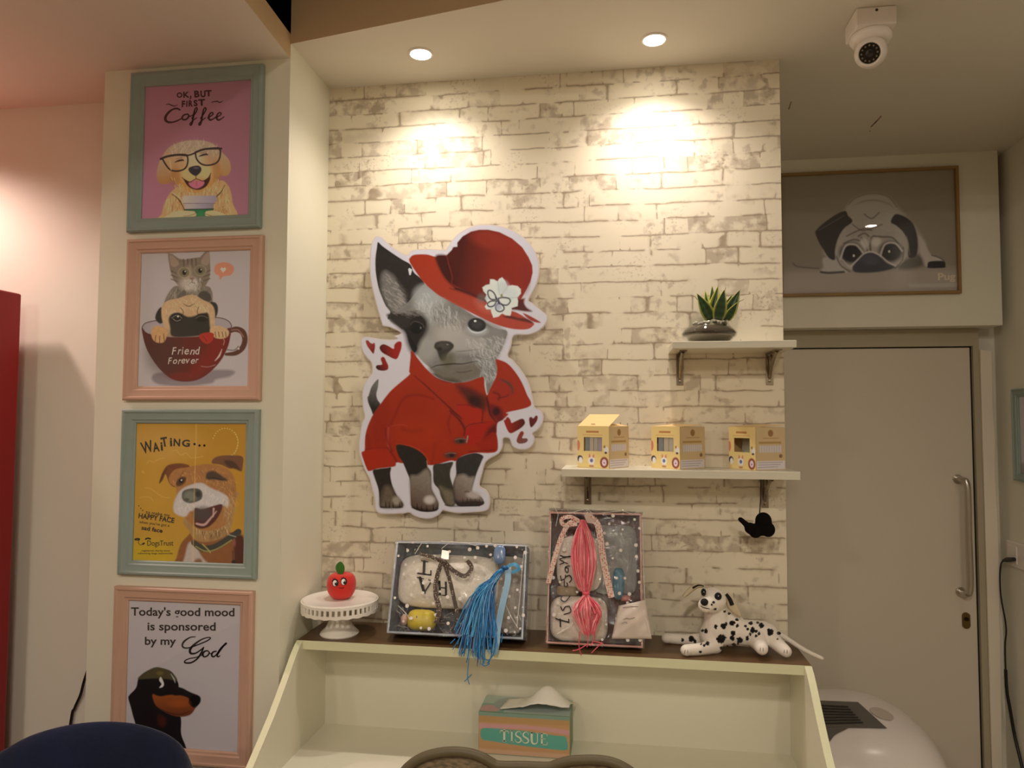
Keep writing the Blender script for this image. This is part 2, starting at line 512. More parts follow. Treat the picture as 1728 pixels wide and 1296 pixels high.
def wallpaper():
    m = bpy.data.materials.new('white_brick_wallpaper'); m.use_nodes = True
    nt = m.node_tree; L = nt.links.new; b = nt.nodes['Principled BSDF']
    b.inputs['Roughness'].default_value = 0.55; b.inputs['Specular IOR Level'].default_value = 0.25
    def nd(t, **k):
        n = nt.nodes.new(t)
        for a, v in k.items(): setattr(n, a, v)
        return n
    def mth(op, a, c=None, clamp=False):
        n = nd('ShaderNodeMath', operation=op, use_clamp=clamp)
        for i, q in enumerate((a, c)):
            if q is None: continue
            if isinstance(q, (int, float)): n.inputs[i].default_value = q
            else: L(q, n.inputs[i])
        return n.outputs[0]
    def noise(vec, scale, detail=2, out='Fac'):
        n = nd('ShaderNodeTexNoise'); n.inputs['Scale'].default_value = scale; n.inputs['Detail'].default_value = detail
        L(vec, n.inputs['Vector']); return n.outputs[out]
    def ramp(v, a, c, lo=0.0, hi=1.0):
        n = nd('ShaderNodeMapRange', interpolation_type='SMOOTHSTEP')
        L(v, n.inputs[0])
        for i, q in enumerate((a, c, lo, hi)): n.inputs[i + 1].default_value = q
        return n.outputs[0]
    tc = nd('ShaderNodeTexCoord'); sp = nd('ShaderNodeSeparateXYZ'); L(tc.outputs['Object'], sp.inputs[0])
    H = BRICK_H
    def flat(x, z):
        c = nd('ShaderNodeCombineXYZ')
        for i, q in enumerate((x, z)):
            if isinstance(q, (int, float)): c.inputs[i].default_value = q
            else: L(q, c.inputs[i])
        return c.outputs[0]
    p0 = flat(sp.outputs[0], sp.outputs[2])
    # wavering lines
    w1 = nd('ShaderNodeTexNoise'); w1.inputs['Scale'].default_value = 9; w1.inputs['Detail'].default_value = 5; L(p0, w1.inputs['Vector'])
    ws = nd('ShaderNodeSeparateColor'); L(w1.outputs['Color'], ws.inputs[0])
    zz = mth('ADD', sp.outputs[2], mth('MULTIPLY', mth('SUBTRACT', ws.outputs[0], 0.5), 0.016))
    xx = mth('ADD', sp.outputs[0], mth('MULTIPLY', mth('SUBTRACT', ws.outputs[1], 0.5), 0.018))
    rowf = mth('DIVIDE', mth('SUBTRACT', zz, BRICK_Z0), H)
    row = mth('FLOOR', rowf)
    fz = mth('SUBTRACT', rowf, row)
    def rnd(a, off):
        wn = nd('ShaderNodeTexWhiteNoise', noise_dimensions='1D'); L(mth('ADD', a, off), wn.inputs['W']); return wn.outputs['Value']
    r1 = rnd(row, 3.37); r2 = rnd(row, 91.1)
    # brick lengths vary along the row: warp the running coordinate with row noise
    u0 = mth('ADD', mth('DIVIDE', xx, 0.116), mth('MULTIPLY', r1, 7.0))
    wv = nd('ShaderNodeTexNoise', noise_dimensions='2D'); wv.inputs['Scale'].default_value = 0.75; wv.inputs['Detail'].default_value = 1
    L(flat(u0, mth('MULTIPLY', row, 17.3)), wv.inputs['Vector'])
    u = mth('ADD', u0, mth('MULTIPLY', wv.outputs['Fac'], 2.0))
    ci = mth('FLOOR', u); fx = mth('SUBTRACT', u, ci)
    # short header bricks: some cells split in two
    idc = nd('ShaderNodeTexWhiteNoise', noise_dimensions='2D'); L(flat(ci, row), idc.inputs['Vector'])
    ids = nd('ShaderNodeSeparateColor'); L(idc.outputs['Color'], ids.inputs[0])
    split = mth('GREATER_THAN', ids.outputs[0], 0.80)
    cut = mth('ADD', 0.28, mth('MULTIPLY', ids.outputs[1], 0.3))
    dcut = mth('ABSOLUTE', mth('SUBTRACT', fx, cut))
    dcut = mth('ADD', dcut, mth('MULTIPLY', mth('SUBTRACT', 1.0, split), 9.0))
    dv = mth('MULTIPLY', mth('MINIMUM', mth('MINIMUM', fx, mth('SUBTRACT', 1.0, fx)), dcut), 0.116)
    dh = mth('MULTIPLY', mth('MINIMUM', fz, mth('SUBTRACT', 1.0, fz)), H)
    # line strengths come and go
    mk = noise(p0, 13, 3); mk2 = noise(p0, 6.0, 3)
    mh = ramp(mk, 0.31, 0.50); mv = ramp(noise(p0, 15, 2), 0.40, 0.54)
    RC = 0.0085                                            # rounded brick corners
    dzm = mth('ADD', dh, mth('MULTIPLY', mth('SUBTRACT', 1.0, mh), 0.012))
    dxm = mth('ADD', dv, mth('MULTIPLY', mth('SUBTRACT', 1.0, mv), 0.012))
    ax_ = mth('MAXIMUM', mth('SUBTRACT', RC, dxm), 0.0); az_ = mth('MAXIMUM', mth('SUBTRACT', RC, dzm), 0.0)
    dr = mth('SUBTRACT', RC, mth('SQRT', mth('ADD', mth('MULTIPLY', ax_, ax_), mth('MULTIPLY', az_, az_))))
    line = mth('MULTIPLY', ramp(dr, 0.0004, 0.0034, 1.0, 0.0), mth('ADD', 0.30, mth('MULTIPLY', noise(p0, 55, 4), 0.95)), True)
    # soft hollow beside the lines
    soft = mth('MULTIPLY', ramp(dr, 0.0, 0.0085, 1.0, 0.0), ramp(mk2, 0.34, 0.60), True)
    # weathered greyer bricks and blotches
    sub = mth('GREATER_THAN', fx, cut)
    idn = nd('ShaderNodeTexWhiteNoise', noise_dimensions='3D')
    cc = nd('ShaderNodeCombineXYZ'); L(ci, cc.inputs[0]); L(row, cc.inputs[1]); L(mth('MULTIPLY', sub, split), cc.inputs[2]); L(cc.outputs[0], idn.inputs['Vector'])
    greyb = mth('MULTIPLY', ramp(idn.outputs['Value'], 0.70, 0.98), ramp(noise(p0, 30, 5), 0.38, 0.60))
    blot = mth('MULTIPLY', ramp(noise(p0, 38, 6), 0.50, 0.66), ramp(noise(p0, 7.5, 3), 0.48, 0.60))
    grit = mth('MULTIPLY', ramp(noise(p0, 120, 3), 0.54, 0.66), ramp(noise(p0, 9.5, 2), 0.54, 0.66))
    grey = mth('ADD', mth('ADD', mth('MULTIPLY', greyb, 0.75), mth('MULTIPLY', blot, 0.55)), mth('MULTIPLY', grit, 0.45), True)
    def mix(f, c1, c2):
        n = nd('ShaderNodeMix', data_type='RGBA')
        L(f, n.inputs[0])
        for i, q in ((6, c1), (7, c2)):
            if isinstance(q, tuple): n.inputs[i].default_value = q
            else: L(q, n.inputs[i])
        return n.outputs[2]
    base = mix(noise(p0, 5, 3), rgba(S(226, 216, 192)), rgba(S(238, 230, 208)))
    c = mix(grey, base, rgba(S(174, 160, 140)))
    c = mix(mth('MULTIPLY', soft, 0.55), c, rgba(S(196, 180, 156)))
    c = mix(mth('MULTIPLY', line, 0.82), c, rgba(S(140, 122, 100)))
    L(c, b.inputs['Base Color'])
    return m
_zz = [onY(655.7, 80 + q / 4.32, 0)[2] for q in (370, 470, 575, 680, 795, 900, 1005, 1105, 1215)]
BRICK_H = (_zz[0] - _zz[-1]) / 8
BRICK_Z0 = np.mean([z % BRICK_H for z in _zz])
BRICK = wallpaper()

XR = 1.36                                   # right-hand wall
ZC, ZL = 2.605, 2.568                       # ceiling over the brick wall, lower ceiling on the left
YP = -0.252                                 # face of the pillar
w = struct('wall_back', MB().box(-0.825, 0.4255, 0.0, 0.96, 0, 2.62), [WALL, BRICK])
w.data.polygons[2].material_index = 1
struct('wall_pillar', MB().box(-1.342, -0.822, YP, 0.3, 0, 2.62), WALLW)
struct('wall_left', MB().box(-3.1, -1.30, -0.082, 0.3, 0, 2.62), WALL)
struct('wall_left_side', MB().box(-3.2, -3.0, -5.2, 0.3, 0, 3.1), WALL)
struct('wall_front', MB().box(-3.2, XR + 0.2, -5.2, -5.0, 0, 3.1), pmat('dimmed_wall_tan', (132, 112, 90), 0.7))  # unseen wall, colour darkened to weaken its reflection in the prints
struct('wall_right', MB().box(XR, XR + 0.2, -5.2, 1.2, 0, 3.1), WALL)
struct('wall_door', MB().box(0.40, XR + 0.02, 0.905, 1.1, 0, 2.62), WALL)
struct('wall_over_door', MB().box(0.4255, 1.331, 0.782, 0.91, 1.985, 2.62), WALL, bevel=0.002)
struct('floor', MB().box(-3.2, XR + 0.2, -5.2, 1.2, -0.1, 0), FLOORM)

def soffit_y(x): return YP + (x + 0.819) * (-0.367 + 0.252) / (-0.247 + 0.819)
mb = MB().prism([(-0.8225, YP), (XR + 0.05, soffit_y(XR + 0.05)), (XR + 0.05, 1.1), (-0.8225, 1.1)], 'z', ZC, 3.05)
c = struct('ceiling', mb, [CEIL, FASC])
c.data.polygons[2].material_index = 1
e0 = np.array([-0.8225, YP]); e1 = onZ(413, 0, ZL)[:2]; ed = (e1 - e0) / np.linalg.norm(e1 - e0)
e2 = e0 + ed * 2.2
# height of the slab's edge, from the photo
_d = ray(448, 0); _nrm = np.array([-ed[1], ed[0], 0]); _t = np.dot(np.array([*e0, 0]) - CAM, _nrm) / np.dot(_d, _nrm)
SLAB_H = float((CAM + _t * _d)[2])
print('slab top', SLAB_H, 'edge', e0, e1)
mb = MB().prism([tuple(e0), (e0[0], 0.3), (-3.1, 0.3), (-3.1, e2[1]), tuple(e2)], 'z', ZL, SLAB_H)
c = struct('ceiling_left', mb, [CEIL, pmat('beige_edge', (200, 172, 136), 0.7, spec=0.2)])
c.data.polygons[6].material_index = 1
struct('ceiling_upper', MB().box(-3.2, XR + 0.2, -5.2, 1.2, 3.05, 3.15), VOID)

# ------------------------------------------------------------------ door
DOORM = pmat('door_paint', (216, 206, 190), 0.42, spec=0.35, var=0.02, scale=2)
FRM = pmat('door_frame_paint', (176, 166, 142), 0.5, var=0.03)
TRIMW = pmat('trim_paint', (232, 222, 206), 0.5, var=0.04, scale=6)
GAPK = pmat('gap_black', (16, 14, 12), 0.7)
STEEL = pmat('brushed_steel', (196, 190, 180), 0.28, metal=1.0, var=0.08, scale=40)
BRASS = pmat('dull_brass', (120, 100, 60), 0.4, metal=0.9)
YD = 0.868
d = struct('door_1', MB().box(0.43, 1.2595, YD, 0.9, 0.01, 1.916), DOORM, bevel=0.0015)
struct('gap_shade', MB().box(1.2595, 1.2655, YD + 0.004, 0.9, 0.01, 1.9205).box(0.43, 1.2655, YD + 0.004, 0.9, 1.916, 1.9205), GAPK, d)  # black strips put in for the shade in the gap round the door
hx = onY(1632, 810, YD - 0.045)[0]; hz1 = onY(1632, 812, YD - 0.045)[2]; hz0 = onY(1636, 1002, YD - 0.045)[2]
yb = YD - 0.047
hp = smooth_path([(hx - 0.012, YD, hz1 + 0.004), (hx - 0.010, YD - 0.03, hz1 + 0.004), (hx, yb, hz1 - 0.022), (hx, yb, (hz0 + hz1) / 2), (hx, yb, hz0 + 0.022), (hx - 0.010, YD - 0.03, hz0 - 0.004), (hx - 0.012, YD, hz0 - 0.004)], 8)
hd = struct('door_handle', MB().tube(hp, 0.0105, 14).lathe([(0, 0), (0.017, 0), (0.017, -0.004), (0, -0.004)], (hx - 0.012, YD, hz1 + 0.004), 20, (0, 1, 0)).lathe([(0, 0), (0.017, 0), (0.017, -0.004), (0, -0.004)], (hx - 0.012, YD, hz0 - 0.004), 20, (0, 1, 0)), STEEL, d, smooth=50)
hd['label'] = 'polished steel pull handle'
kp = onY(1630, 1047, YD)
ov = [(kp[0] + 0.0135 * math.cos(t), kp[2] + 0.0135 * math.sin(t) + (0.015 if math.sin(t) > 0 else -0.015)) for t in np.linspace(0, 2 * PI, 28, endpoint=False)]
k = struct('keyhole_plate', MB().prism(ov, 'y', YD - 0.004, YD), BRASS, d)
k['label'] = 'oval brass keyhole plate'
struct('lock_cylinder', MB().lathe([(0.0, -0.006), (0.007, -0.006), (0.0075, -0.003), (0.0075, 0.0)], (kp[0], YD - 0.003, kp[2] + 0.006), 20, (0, 1, 0)).box(kp[0] - 0.001, kp[0] + 0.001, YD - 0.0105, YD - 0.009, kp[2], kp[2] + 0.012), pmat('dark_bronze', (60, 48, 28), 0.4, metal=0.8), k)
fr = MB().box(1.2655, 1.285, YD - 0.012, 0.906, 0, 1.9205).box(0.426, 1.285, YD - 0.012, 0.906, 1.9205, 1.984)
struct('trim_1', fr, FRM)
# architrave strip, chipped at the top and knee height
ar = [(1.286, 0.0)] + [tuple(onY(x, y, YD - 0.02)[[0, 2]]) for x, y in ((1696, 1480), (1691, 1250), (1688, 1060), (1686, 1040), (1688, 1010), (1684, 880), (1679, 800), (1680, 740), (1676, 700), (1674, 592))] + [(1.286, 1.906)]
struct('trim_2', MB().prism(ar, 'y', YD - 0.02, 0.906), TRIMW, bevel=0.002)
# small scuffs on the ceiling and over the door
SCUFF = pmat('scuff_pink', (166, 104, 98), 0.8); SCUFFD = pmat('scuff_dark', (120, 100, 82), 0.8)
CEILO = bpy.data.objects['ceiling']
for pts, w_, m_ in (([(1470, 214), (1478, 206), (1487, 196)], 1.7, SCUFF), ([(1474, 210), (1480, 204)], 1.2, SCUFFD), ([(1331, 184), (1333, 178), (1335, 172)], 1.6, SCUFFD), ([(1467, 222), (1468.5, 221)], 1.2, SCUFFD)):
    v_, f_ = ribbon2d(pts, w_, 3)
    struct('scuff_mark', MB().add([onZ(x, y, ZC - 0.0006) for x, y in v_], f_), m_, CEILO)
# ================================================================== furniture and fittings
LAM = pmat('white_laminate', (222, 218, 199), 0.32, spec=0.4, var=0.015, scale=3)
LIME = pmat('lime_cream_edging', (224, 224, 188), 0.45, var=0.04, scale=12)
WOODT = pmat('dark_walnut_top', (100, 75, 48), 0.4, var=0.22, scale=7)
NICK = pmat('nickel', (150, 138, 122), 0.3, metal=1.0, var=0.15, scale=60)
BLACK = pmat('black_plastic', (18, 17, 17), 0.45)
WPLA = pmat('white_plastic', (236, 228, 220), 0.35, var=0.02)

def quad_avg(pxs, y):
    P = [onY(*p, y) for p in pxs]
    return ((P[0][0] + P[3][0]) / 2, (P[1][0] + P[2][0]) / 2, (P[2][2] + P[3][2]) / 2, (P[0][2] + P[1][2]) / 2)

# ------------------------------------------------------------------ the counter with sloping sides
CT, XL_, XR_ = 1.09, -0.8075, 0.436
DZ = 0.824
t = thing('counter_desk', 'white laminate counter desk with dark wood top and sloping lime-edged side panels', 'desk', (-0.185, -0.2, 0))
o = obj('top_board', MB().box(XL_, XR_, -0.186, -0.002, CT - 0.022, CT), [LIME, WOODT], t)
o.data.polygons[1].material_index = 1
o['label'] = 'dark brown wood-look top with a pale lime front edge'
prof = [(-0.187, CT - 0.001), (-0.205, 1.079), (-0.223, 1.064), (-0.284, 1.006), (-0.335, 0.960), (-0.385, 0.923), (-0.432, 0.889), (-0.470, 0.866), (-0.500, 0.852), (-0.50, 0.0), (-0.003, 0.0), (-0.003, CT - 0.0225), (-0.187, CT - 0.0225)]
profR = [(y, z) for y, z in prof]
for x0, x1 in ((XL_, XL_ + 0.016), (XR_ - 0.016, XR_)):
    o = obj('side_panel', MB().prism(prof, 'x', x0, x1), [LIME, LAM], t)
    o.data.polygons[0].material_index = 1; o.data.polygons[1].material_index = 1
obj('back_panel', MB().box(XL_ + 0.016, XR_ - 0.016, -0.037, -0.022, DZ, CT - 0.022), LAM, t)
obj('desk_top', MB().box(XL_ + 0.016, XR_ - 0.016, -0.497, -0.022, DZ - 0.022, DZ), LAM, t)
o = obj('front_panel', MB().box(XL_ + 0.016, XR_ - 0.016, -0.06, -0.045, 0.08, DZ - 0.022), LAM, t)

# ------------------------------------------------------------------ wall shelves
def bracket(x, zt, depth, h, parent):
    m = MB()
    m.box(x - 0.009, x + 0.009, -0.0035, 0, zt - h, zt)                       # wall leaf
    m.box(x - 0.009, x + 0.009, -depth, 0, zt - 0.003, zt)                    # arm under the board
    arc = [(x, -depth * 0.86, zt - 0.004), (x, -depth * 0.55, zt - h * 0.18), (x, -depth * 0.25, zt - h * 0.45), (x, -0.006, zt - h * 0.78)]
    m.tube(smooth_path(arc, 6), 0.0042, 8)
    ring = [(x, -0.022 + 0.014 * math.cos(q), zt - 0.026 + 0.018 * math.sin(q)) for q in np.linspace(0, 2 * PI, 16, endpoint=False)]
    m.tube(ring, 0.003, 6, True)
    for q in (0.15, 0.88):
        m.lathe([(0.0, 0.003), (0.0032, 0.002), (0.0038, 0)], (x, -0.0035, zt - h * q), 10, (0, -1, 0))
    return obj('bracket', m, NICK, parent, smooth=45)
UZ, UZ0 = 1.8425, 1.825
t = thing('wall_shelf', 'short white upper wall shelf with two metal brackets, plant bowl on it', 'shelf', (0.278, -0.075, UZ0))
obj('board', MB().box(0.1325, 0.4235, -0.148, 0, UZ0, UZ), LAM, t, bevel=0.0012)
bracket(onY(1147, 600, 0)[0], UZ0, 0.11, 0.083, t); bracket(onY(1298, 600, 0)[0], UZ0, 0.11, 0.083, t)
LZ, LZ0 = 1.5285, 1.509
t = thing('wall_shelf', 'long white lower wall shelf carrying three yellow boxes', 'shelf', (0.144, -0.075, LZ0))
obj('board', MB().box(-0.1395, 0.4275, -0.147, 0, LZ0, LZ), LAM, t, bevel=0.0012)
bracket(onY(992, 815, 0)[0], LZ0, 0.11, 0.083, t); bracket(onY(1290, 815, 0)[0], LZ0, 0.11, 0.083, t)

# ------------------------------------------------------------------ downlights and dome camera
LENS = bpy.data.materials.new('lit_lens'); LENS.use_nodes = True
b_ = LENS.node_tree.nodes['Principled BSDF']; b_.inputs['Emission Color'].default_value = (1, 0.9, 0.76, 1); b_.inputs['Emission Strength'].default_value = 60
for (px, py), lab in (((710, 90), 'lit round ceiling downlight nearer the framed pictures'), ((1104, 66), 'lit round ceiling downlight nearer the security camera'), (tuple(proj([(1.23, -0.21, ZC)])[0]), 'ceiling downlight at the right wall, just beyond the photo edge')):
    p = onZ(px, py, ZC)
    t = thing('ceiling_downlight', lab, 'light', (p[0], p[1], ZC), 'recessed downlights')
    obj('trim_ring', MB().lathe([(0.026, -0.002), (0.0275, -0.004), (0.032, -0.003), (0.034, 0.0), (0.026, 0.0)], p, 32, cap=False), WPLA, t, smooth=40)
    obj('lens', MB().lathe([(0.0, -0.0045), (0.018, -0.004), (0.0262, -0.002), (0.0262, 0.0)], p, 28), LENS, t, smooth=60)

p = onZ(1477, 14, ZC); p = np.array([p[0], p[1] + 0.035, ZC])
t = thing('dome_camera', 'white turret security camera on a square ceiling junction box', 'security camera', tuple(p))
cx, cy = p[0], p[1]
obj('junction_box', MB().box(cx - 0.044, cx + 0.044, cy - 0.044, cy + 0.044, ZC - 0.044, ZC), WPLA, t, bevel=0.004)
obj('screw', MB().lathe([(0, 0.0015), (0.003, 0.001), (0.0034, 0)], (cx, cy - 0.0442, ZC - 0.009), 12, (0, -1, 0)), pmat('dark_screw', (70, 58, 44), 0.5, metal=0.6), t)
obj('collar', MB().lathe([(0.043, -0.044), (0.046, -0.050), (0.046, -0.057), (0.041, -0.065), (0.034, -0.068), (0.0, -0.068)], (cx, cy, ZC), 36), WPLA, t, smooth=40)
bc = np.array([cx - 0.002, cy - 0.006, ZC - 0.090]); aim = CAM + np.array([-0.25, 0.0, -0.12]) - bc; aim /= np.linalg.norm(aim)
eye = obj('turret', MB().lathe([(0.0, -0.036), (0.026, -0.026), (0.036, 0.0), (0.034, 0.014), (0.031, 0.024), (0.0275, 0.0285), (0.024, 0.0285), (0.022, 0.024), (0.0, 0.024)], bc, 40, aim), WPLA, t, smooth=50)
gl = obj('lens_window', MB().lathe([(0.0, 0.0265), (0.0222, 0.0262), (0.0222, 0.022)], bc, 32, aim), pmat('black_lens', (8, 8, 9), 0.12, spec=0.6), eye, smooth=60)
q_ = Vector((0, 0, 1)).rotation_difference(Vector(aim)).to_matrix()
m = MB()
for k in range(12):
    a = 2 * PI * k / 12
    c = Vector(bc) + q_ @ Vector((0.0172 * math.cos(a), 0.0172 * math.sin(a), 0.0268))
    m.lathe([(0, 0.0008), (0.0018, 0.0004), (0.0022, 0)], c, 8, aim)
obj('infrared_led', m, pmat('led_dots', (120, 108, 84), 0.3), eye)
obj('lens', MB().lathe([(0, 0.0276), (0.006, 0.0274), (0.0085, 0.0266)], bc, 24, aim), pmat('lens_glass', (28, 26, 26), 0.08, spec=0.7), eye, smooth=60)

# ------------------------------------------------------------------ glass bowl with the small snake plant
bp_ = onZ(1209, 568, UZ); px_, py_ = bp_[0] + 0.004, -0.078
t = thing('glass_bowl_plant', 'small variegated snake plant in a squat glass bowl on the upper shelf', 'plant', (px_, py_, UZ))
c = (px_, py_, UZ)
prof = [(0.0, 0.0), (0.040, 0.0), (0.050, 0.004), (0.066, 0.019), (0.0685, 0.026), (0.064, 0.034), (0.053, 0.043), (0.0485, 0.050), (0.0500, 0.062)]
pin = [(r - 0.0022 if r > 0 else 0, h + (0.002 if i < 4 else 0)) for i, (r, h) in enumerate(prof)]
SOIL = pmat('potting_soil', (74, 58, 44), 0.9, var=0.5, scale=120, bump=0.6, bscale=300)
SAND = pmat('grey_sand', (150, 136, 120), 0.9, var=0.15, scale=200)
obj('bowl', MB().lathe(prof, c, 48, cap=False).lathe(pin, c, 48, cap=False), glassmat('clear_glass', (0.93, 0.95, 0.93), 0.03, 1.45, 1.2), t, smooth=60)
obj('sand', MB().lathe([(0, 0.0025), (0.0375, 0.0025), (0.047, 0.0065), (0.0625, 0.0195), (0.0, 0.0205)], c, 40), SAND, t, smooth=50)
obj('soil', MB().lathe([(0.0, 0.0210), (0.0625, 0.0200), (0.0655, 0.0262), (0.061, 0.0335), (0.049, 0.0425), (0.0, 0.0445)], c, 40), SOIL, t, smooth=50)
r_ = random.Random(3)
PEB = [pmat('pebble_clear', (176, 168, 152), 0.15, spec=0.6, var=0.2), pmat('pebble_grey', (120, 110, 98), 0.3, var=0.2)]
for k in range(22):
    a = r_.uniform(0, 2 * PI); rr = r_.uniform(0.026, 0.040)
    obj('pebble', MB().ellipsoid((px_ + rr * math.cos(a), py_ + rr * math.sin(a), UZ + 0.0465 + r_.uniform(0, 0.006)), (0.0062, 0.0055, 0.0045), 10, 7), PEB[k % 2], t, smooth=180)
LEAFM = bpy.data.materials.new('variegated_leaf'); LEAFM.use_nodes = True
nt = LEAFM.node_tree; at = nt.nodes.new('ShaderNodeAttribute'); at.attribute_name = 'ink'
nz = nt.nodes.new('ShaderNodeTexNoise'); nz.inputs['Scale'].default_value = 140
mxn = nt.nodes.new('ShaderNodeMix'); mxn.data_type = 'RGBA'; mxn.blend_type = 'MULTIPLY'; mxn.inputs[0].default_value = 0.5
nt.links.new(at.outputs['Color'], mxn.inputs[6]); nt.links.new(nz.outputs['Fac'], mxn.inputs[7])
nt.links.new(mxn.outputs[2], nt.nodes['Principled BSDF'].inputs['Base Color']); nt.nodes['Principled BSDF'].inputs['Roughness'].default_value = 0.35
def leaf(base, tip, width, yellow, parent, face=(0, -1, 0.1)):
    b0 = Vector(base); b1 = Vector(tip); ax = b1 - b0; side = ax.cross(Vector(face)).normalized(); nrm = side.cross(ax).normalized()
    n = 14; v = []; ink = []
    dark = S(34, 62, 30); mid = S(46, 86, 40); yel = S(196, 196, 84)
    for i in range(n + 1):
        s = i / n; w = width / 2 * max(0.0, (1 - s) ** 0.62 * (0.62 + 2.6 * s * (1 - s)) * 1.15)
        c = b0 + ax * s + nrm * (-0.006 * s * s)
        for k in range(7):
            u = (k - 3) / 3
            v.append(c + side * (u * w) + nrm * (abs(u) ** 1.5 * w * 0.45))
            e = abs(u)
            col_ = dark if (i % 3 == 0) else mid
            ink.append(yel if e > yellow else col_)
    f = [(i * 7 + k, i * 7 + k + 1, i * 7 + k + 8, i * 7 + k + 7) for i in range(n) for k in range(6)]
    m = MB().add(v, f)
    o = obj('leaf', m, LEAFM, parent, smooth=180, ink=np.array(ink))
    s_ = o.modifiers.new('thick', 'SOLIDIFY'); s_.thickness = 0.0016; s_.offset = 0
    return o
def plc(x, y, yy): return onY(1100 + x / 5.892, 460 + y / 5.892, yy)
for bx, by, tx, ty, w, ye, dy in ((585, 430, 455, 208, 0.030, 0.9, -0.012), (590, 420, 660, 130, 0.026, 0.55, 0.002), (655, 430, 722, 168, 0.030, 0.9, -0.016),
                                  (735, 420, 878, 168, 0.028, 0.8, -0.004), (600, 420, 602, 122, 0.020, 0.8, 0.018), (570, 410, 530, 168, 0.018, 0.6, 0.014), (700, 430, 800, 215, 0.026, 0.75, 0.010), (745, 425, 850, 300, 0.020, 0.9, -0.02)):
    bb = plc(bx, by + 40, py_ + dy * 0.5); leaf(bb, plc(tx, ty, py_ + dy * 1.6), w * 1.0, ye, t)
for pts in (((690, 420), (715, 230), (735, 145)), ((740, 410), (830, 320), (880, 282), (915, 268)), ((580, 420), (470, 290), (430, 240), (392, 222))):
    obj('tendril', MB().tube([plc(x, y, py_) for x, y in pts], [0.0011, 0.0008, 0.0006] if len(pts) == 3 else [0.0011, 0.0009, 0.0007, 0.0005], 6), pmat('dry_tendril', (120, 96, 70), 0.7), t)

# ------------------------------------------------------------------ white cake stand and the apple toy
cb = np.array([-0.7215, -0.118, CT])
PORC = pmat('white_porcelain', (240, 234, 224), 0.22, spec=0.5, var=0.01)
t = thing('cake_stand', 'white porcelain cake stand with pierced scalloped rim', 'cake stand', tuple(cb))
PZ = 0.091
pl = obj('plate', MB().lathe([(0.0, PZ - 0.004), (0.088, PZ - 0.004), (0.0945, PZ - 0.003), (0.0955, PZ), (0.0945, PZ + 0.0015), (0.090, PZ), (0.0, PZ - 0.0005)], cb, 64), PORC, t, smooth=40)
m = MB(); NS = 44; R0, R1 = 0.0925, 0.0965
def ringband(z0f, z1f, n=NS * 6):
    v = []; 
    for k in range(n):
        a = 2 * PI * k / n
        for r in (R0, R1):
            rz = r + 0.0025
            for z in (z0f(a), z1f(a)): v.append((cb[0] + rz * math.cos(a), cb[1] + rz * math.sin(a), cb[2] + z))
    f = []
    for k in range(n):
        a, b = 4 * k, 4 * ((k + 1) % n)
        f += [(a, a + 1, b + 1, b), (a + 2, b + 2, b + 3, a + 3), (a + 1, a + 3, b + 3, b + 1), (a, b, b + 2, a + 2)]
    m.add(v, f)
ringband(lambda a: PZ - 0.008, lambda a: PZ - 0.001)
ringband(lambda a: PZ - 0.0285 - 0.0022 * abs(math.sin(a * NS / 4)), lambda a: PZ - 0.0215)
for k in range(NS):
    a0 = 2 * PI * (k - 0.24) / NS; a1 = 2 * PI * (k + 0.24) / NS
    v = []
    for a in (a0, a1):
        for r in (R0 + 0.0025, R1 + 0.0025):
            for z in (PZ - 0.022, PZ - 0.0075): v.append((cb[0] + r * math.cos(a), cb[1] + r * math.sin(a), cb[2] + z))
    m.add(v, [(0, 1, 3, 2), (4, 6, 7, 5), (2, 3, 7, 6), (0, 4, 5, 1), (0, 2, 6, 4), (1, 5, 7, 3)])
obj('pierced_rim', m, PORC, t, smooth=35)
obj('pedestal', MB().lathe([(0.0, 0.0), (0.049, 0.0), (0.0505, 0.003), (0.049, 0.006), (0.037, 0.017), (0.027, 0.036), (0.0215, 0.058), (0.021, 0.074), (0.028, 0.085), (0.0, 0.0865)], cb, 48), PORC, t, smooth=50)

ab = np.array([cb[0] + 0.002, cb[1] + 0.004, CT + PZ])
APR = pmat('red_plush', (214, 44, 32), 0.85, var=0.08, scale=60, bump=0.35, bscale=500, sheen=0.2)
t = thing('apple_toy', 'red plush apple with a smiling face on the white cake stand', 'toy', tuple(ab))
ar_ = [(0.0, 0.0005), (0.017, 0.0), (0.027, 0.006), (0.0345, 0.018), (0.0375, 0.034), (0.0365, 0.048), (0.030, 0.060), (0.018, 0.0645), (0.008, 0.061), (0.0, 0.056)]
ar_ = [tuple(q) for q in smooth_path(ar_, 4)]
bd = obj('body', MB().lathe(ar_, ab, 40), APR, t, smooth=180)
from mathutils.bvhtree import BVHTree
APBVH = BVHTree.FromPolygons([Vector(v_.co) + Vector(ab) for v_ in bd.data.vertices], [tuple(q.vertices) for q in bd.data.polygons])
def ap(x, y): return 480 + x / 6.482, 920 + y / 6.482
def on_apple(x, y, lift=0.0006):
    d = ray(*ap(x, y)); d /= np.linalg.norm(d)
    h = APBVH.ray_cast(Vector(CAM), Vector(d))[0]
    return (np.array(h) if h is not None else CAM + d * np.linalg.norm(ab + [0, 0, .03] - CAM)) - d * lift
def apatch(x, y, rx, ry, n=18):
    c = on_apple(x, y, 0.0012); v = [c] + [on_apple(x + rx * math.cos(q), y + ry * math.sin(q)) for q in np.linspace(0, 2 * PI, n, endpoint=False)]
    return MB().add(v, [(0, i + 1, (i + 1) % n + 1) for i in range(n)])
INK = pmat('black_felt', (22, 18, 18), 0.8); WHF = pmat('white_felt', (240, 234, 228), 0.8)
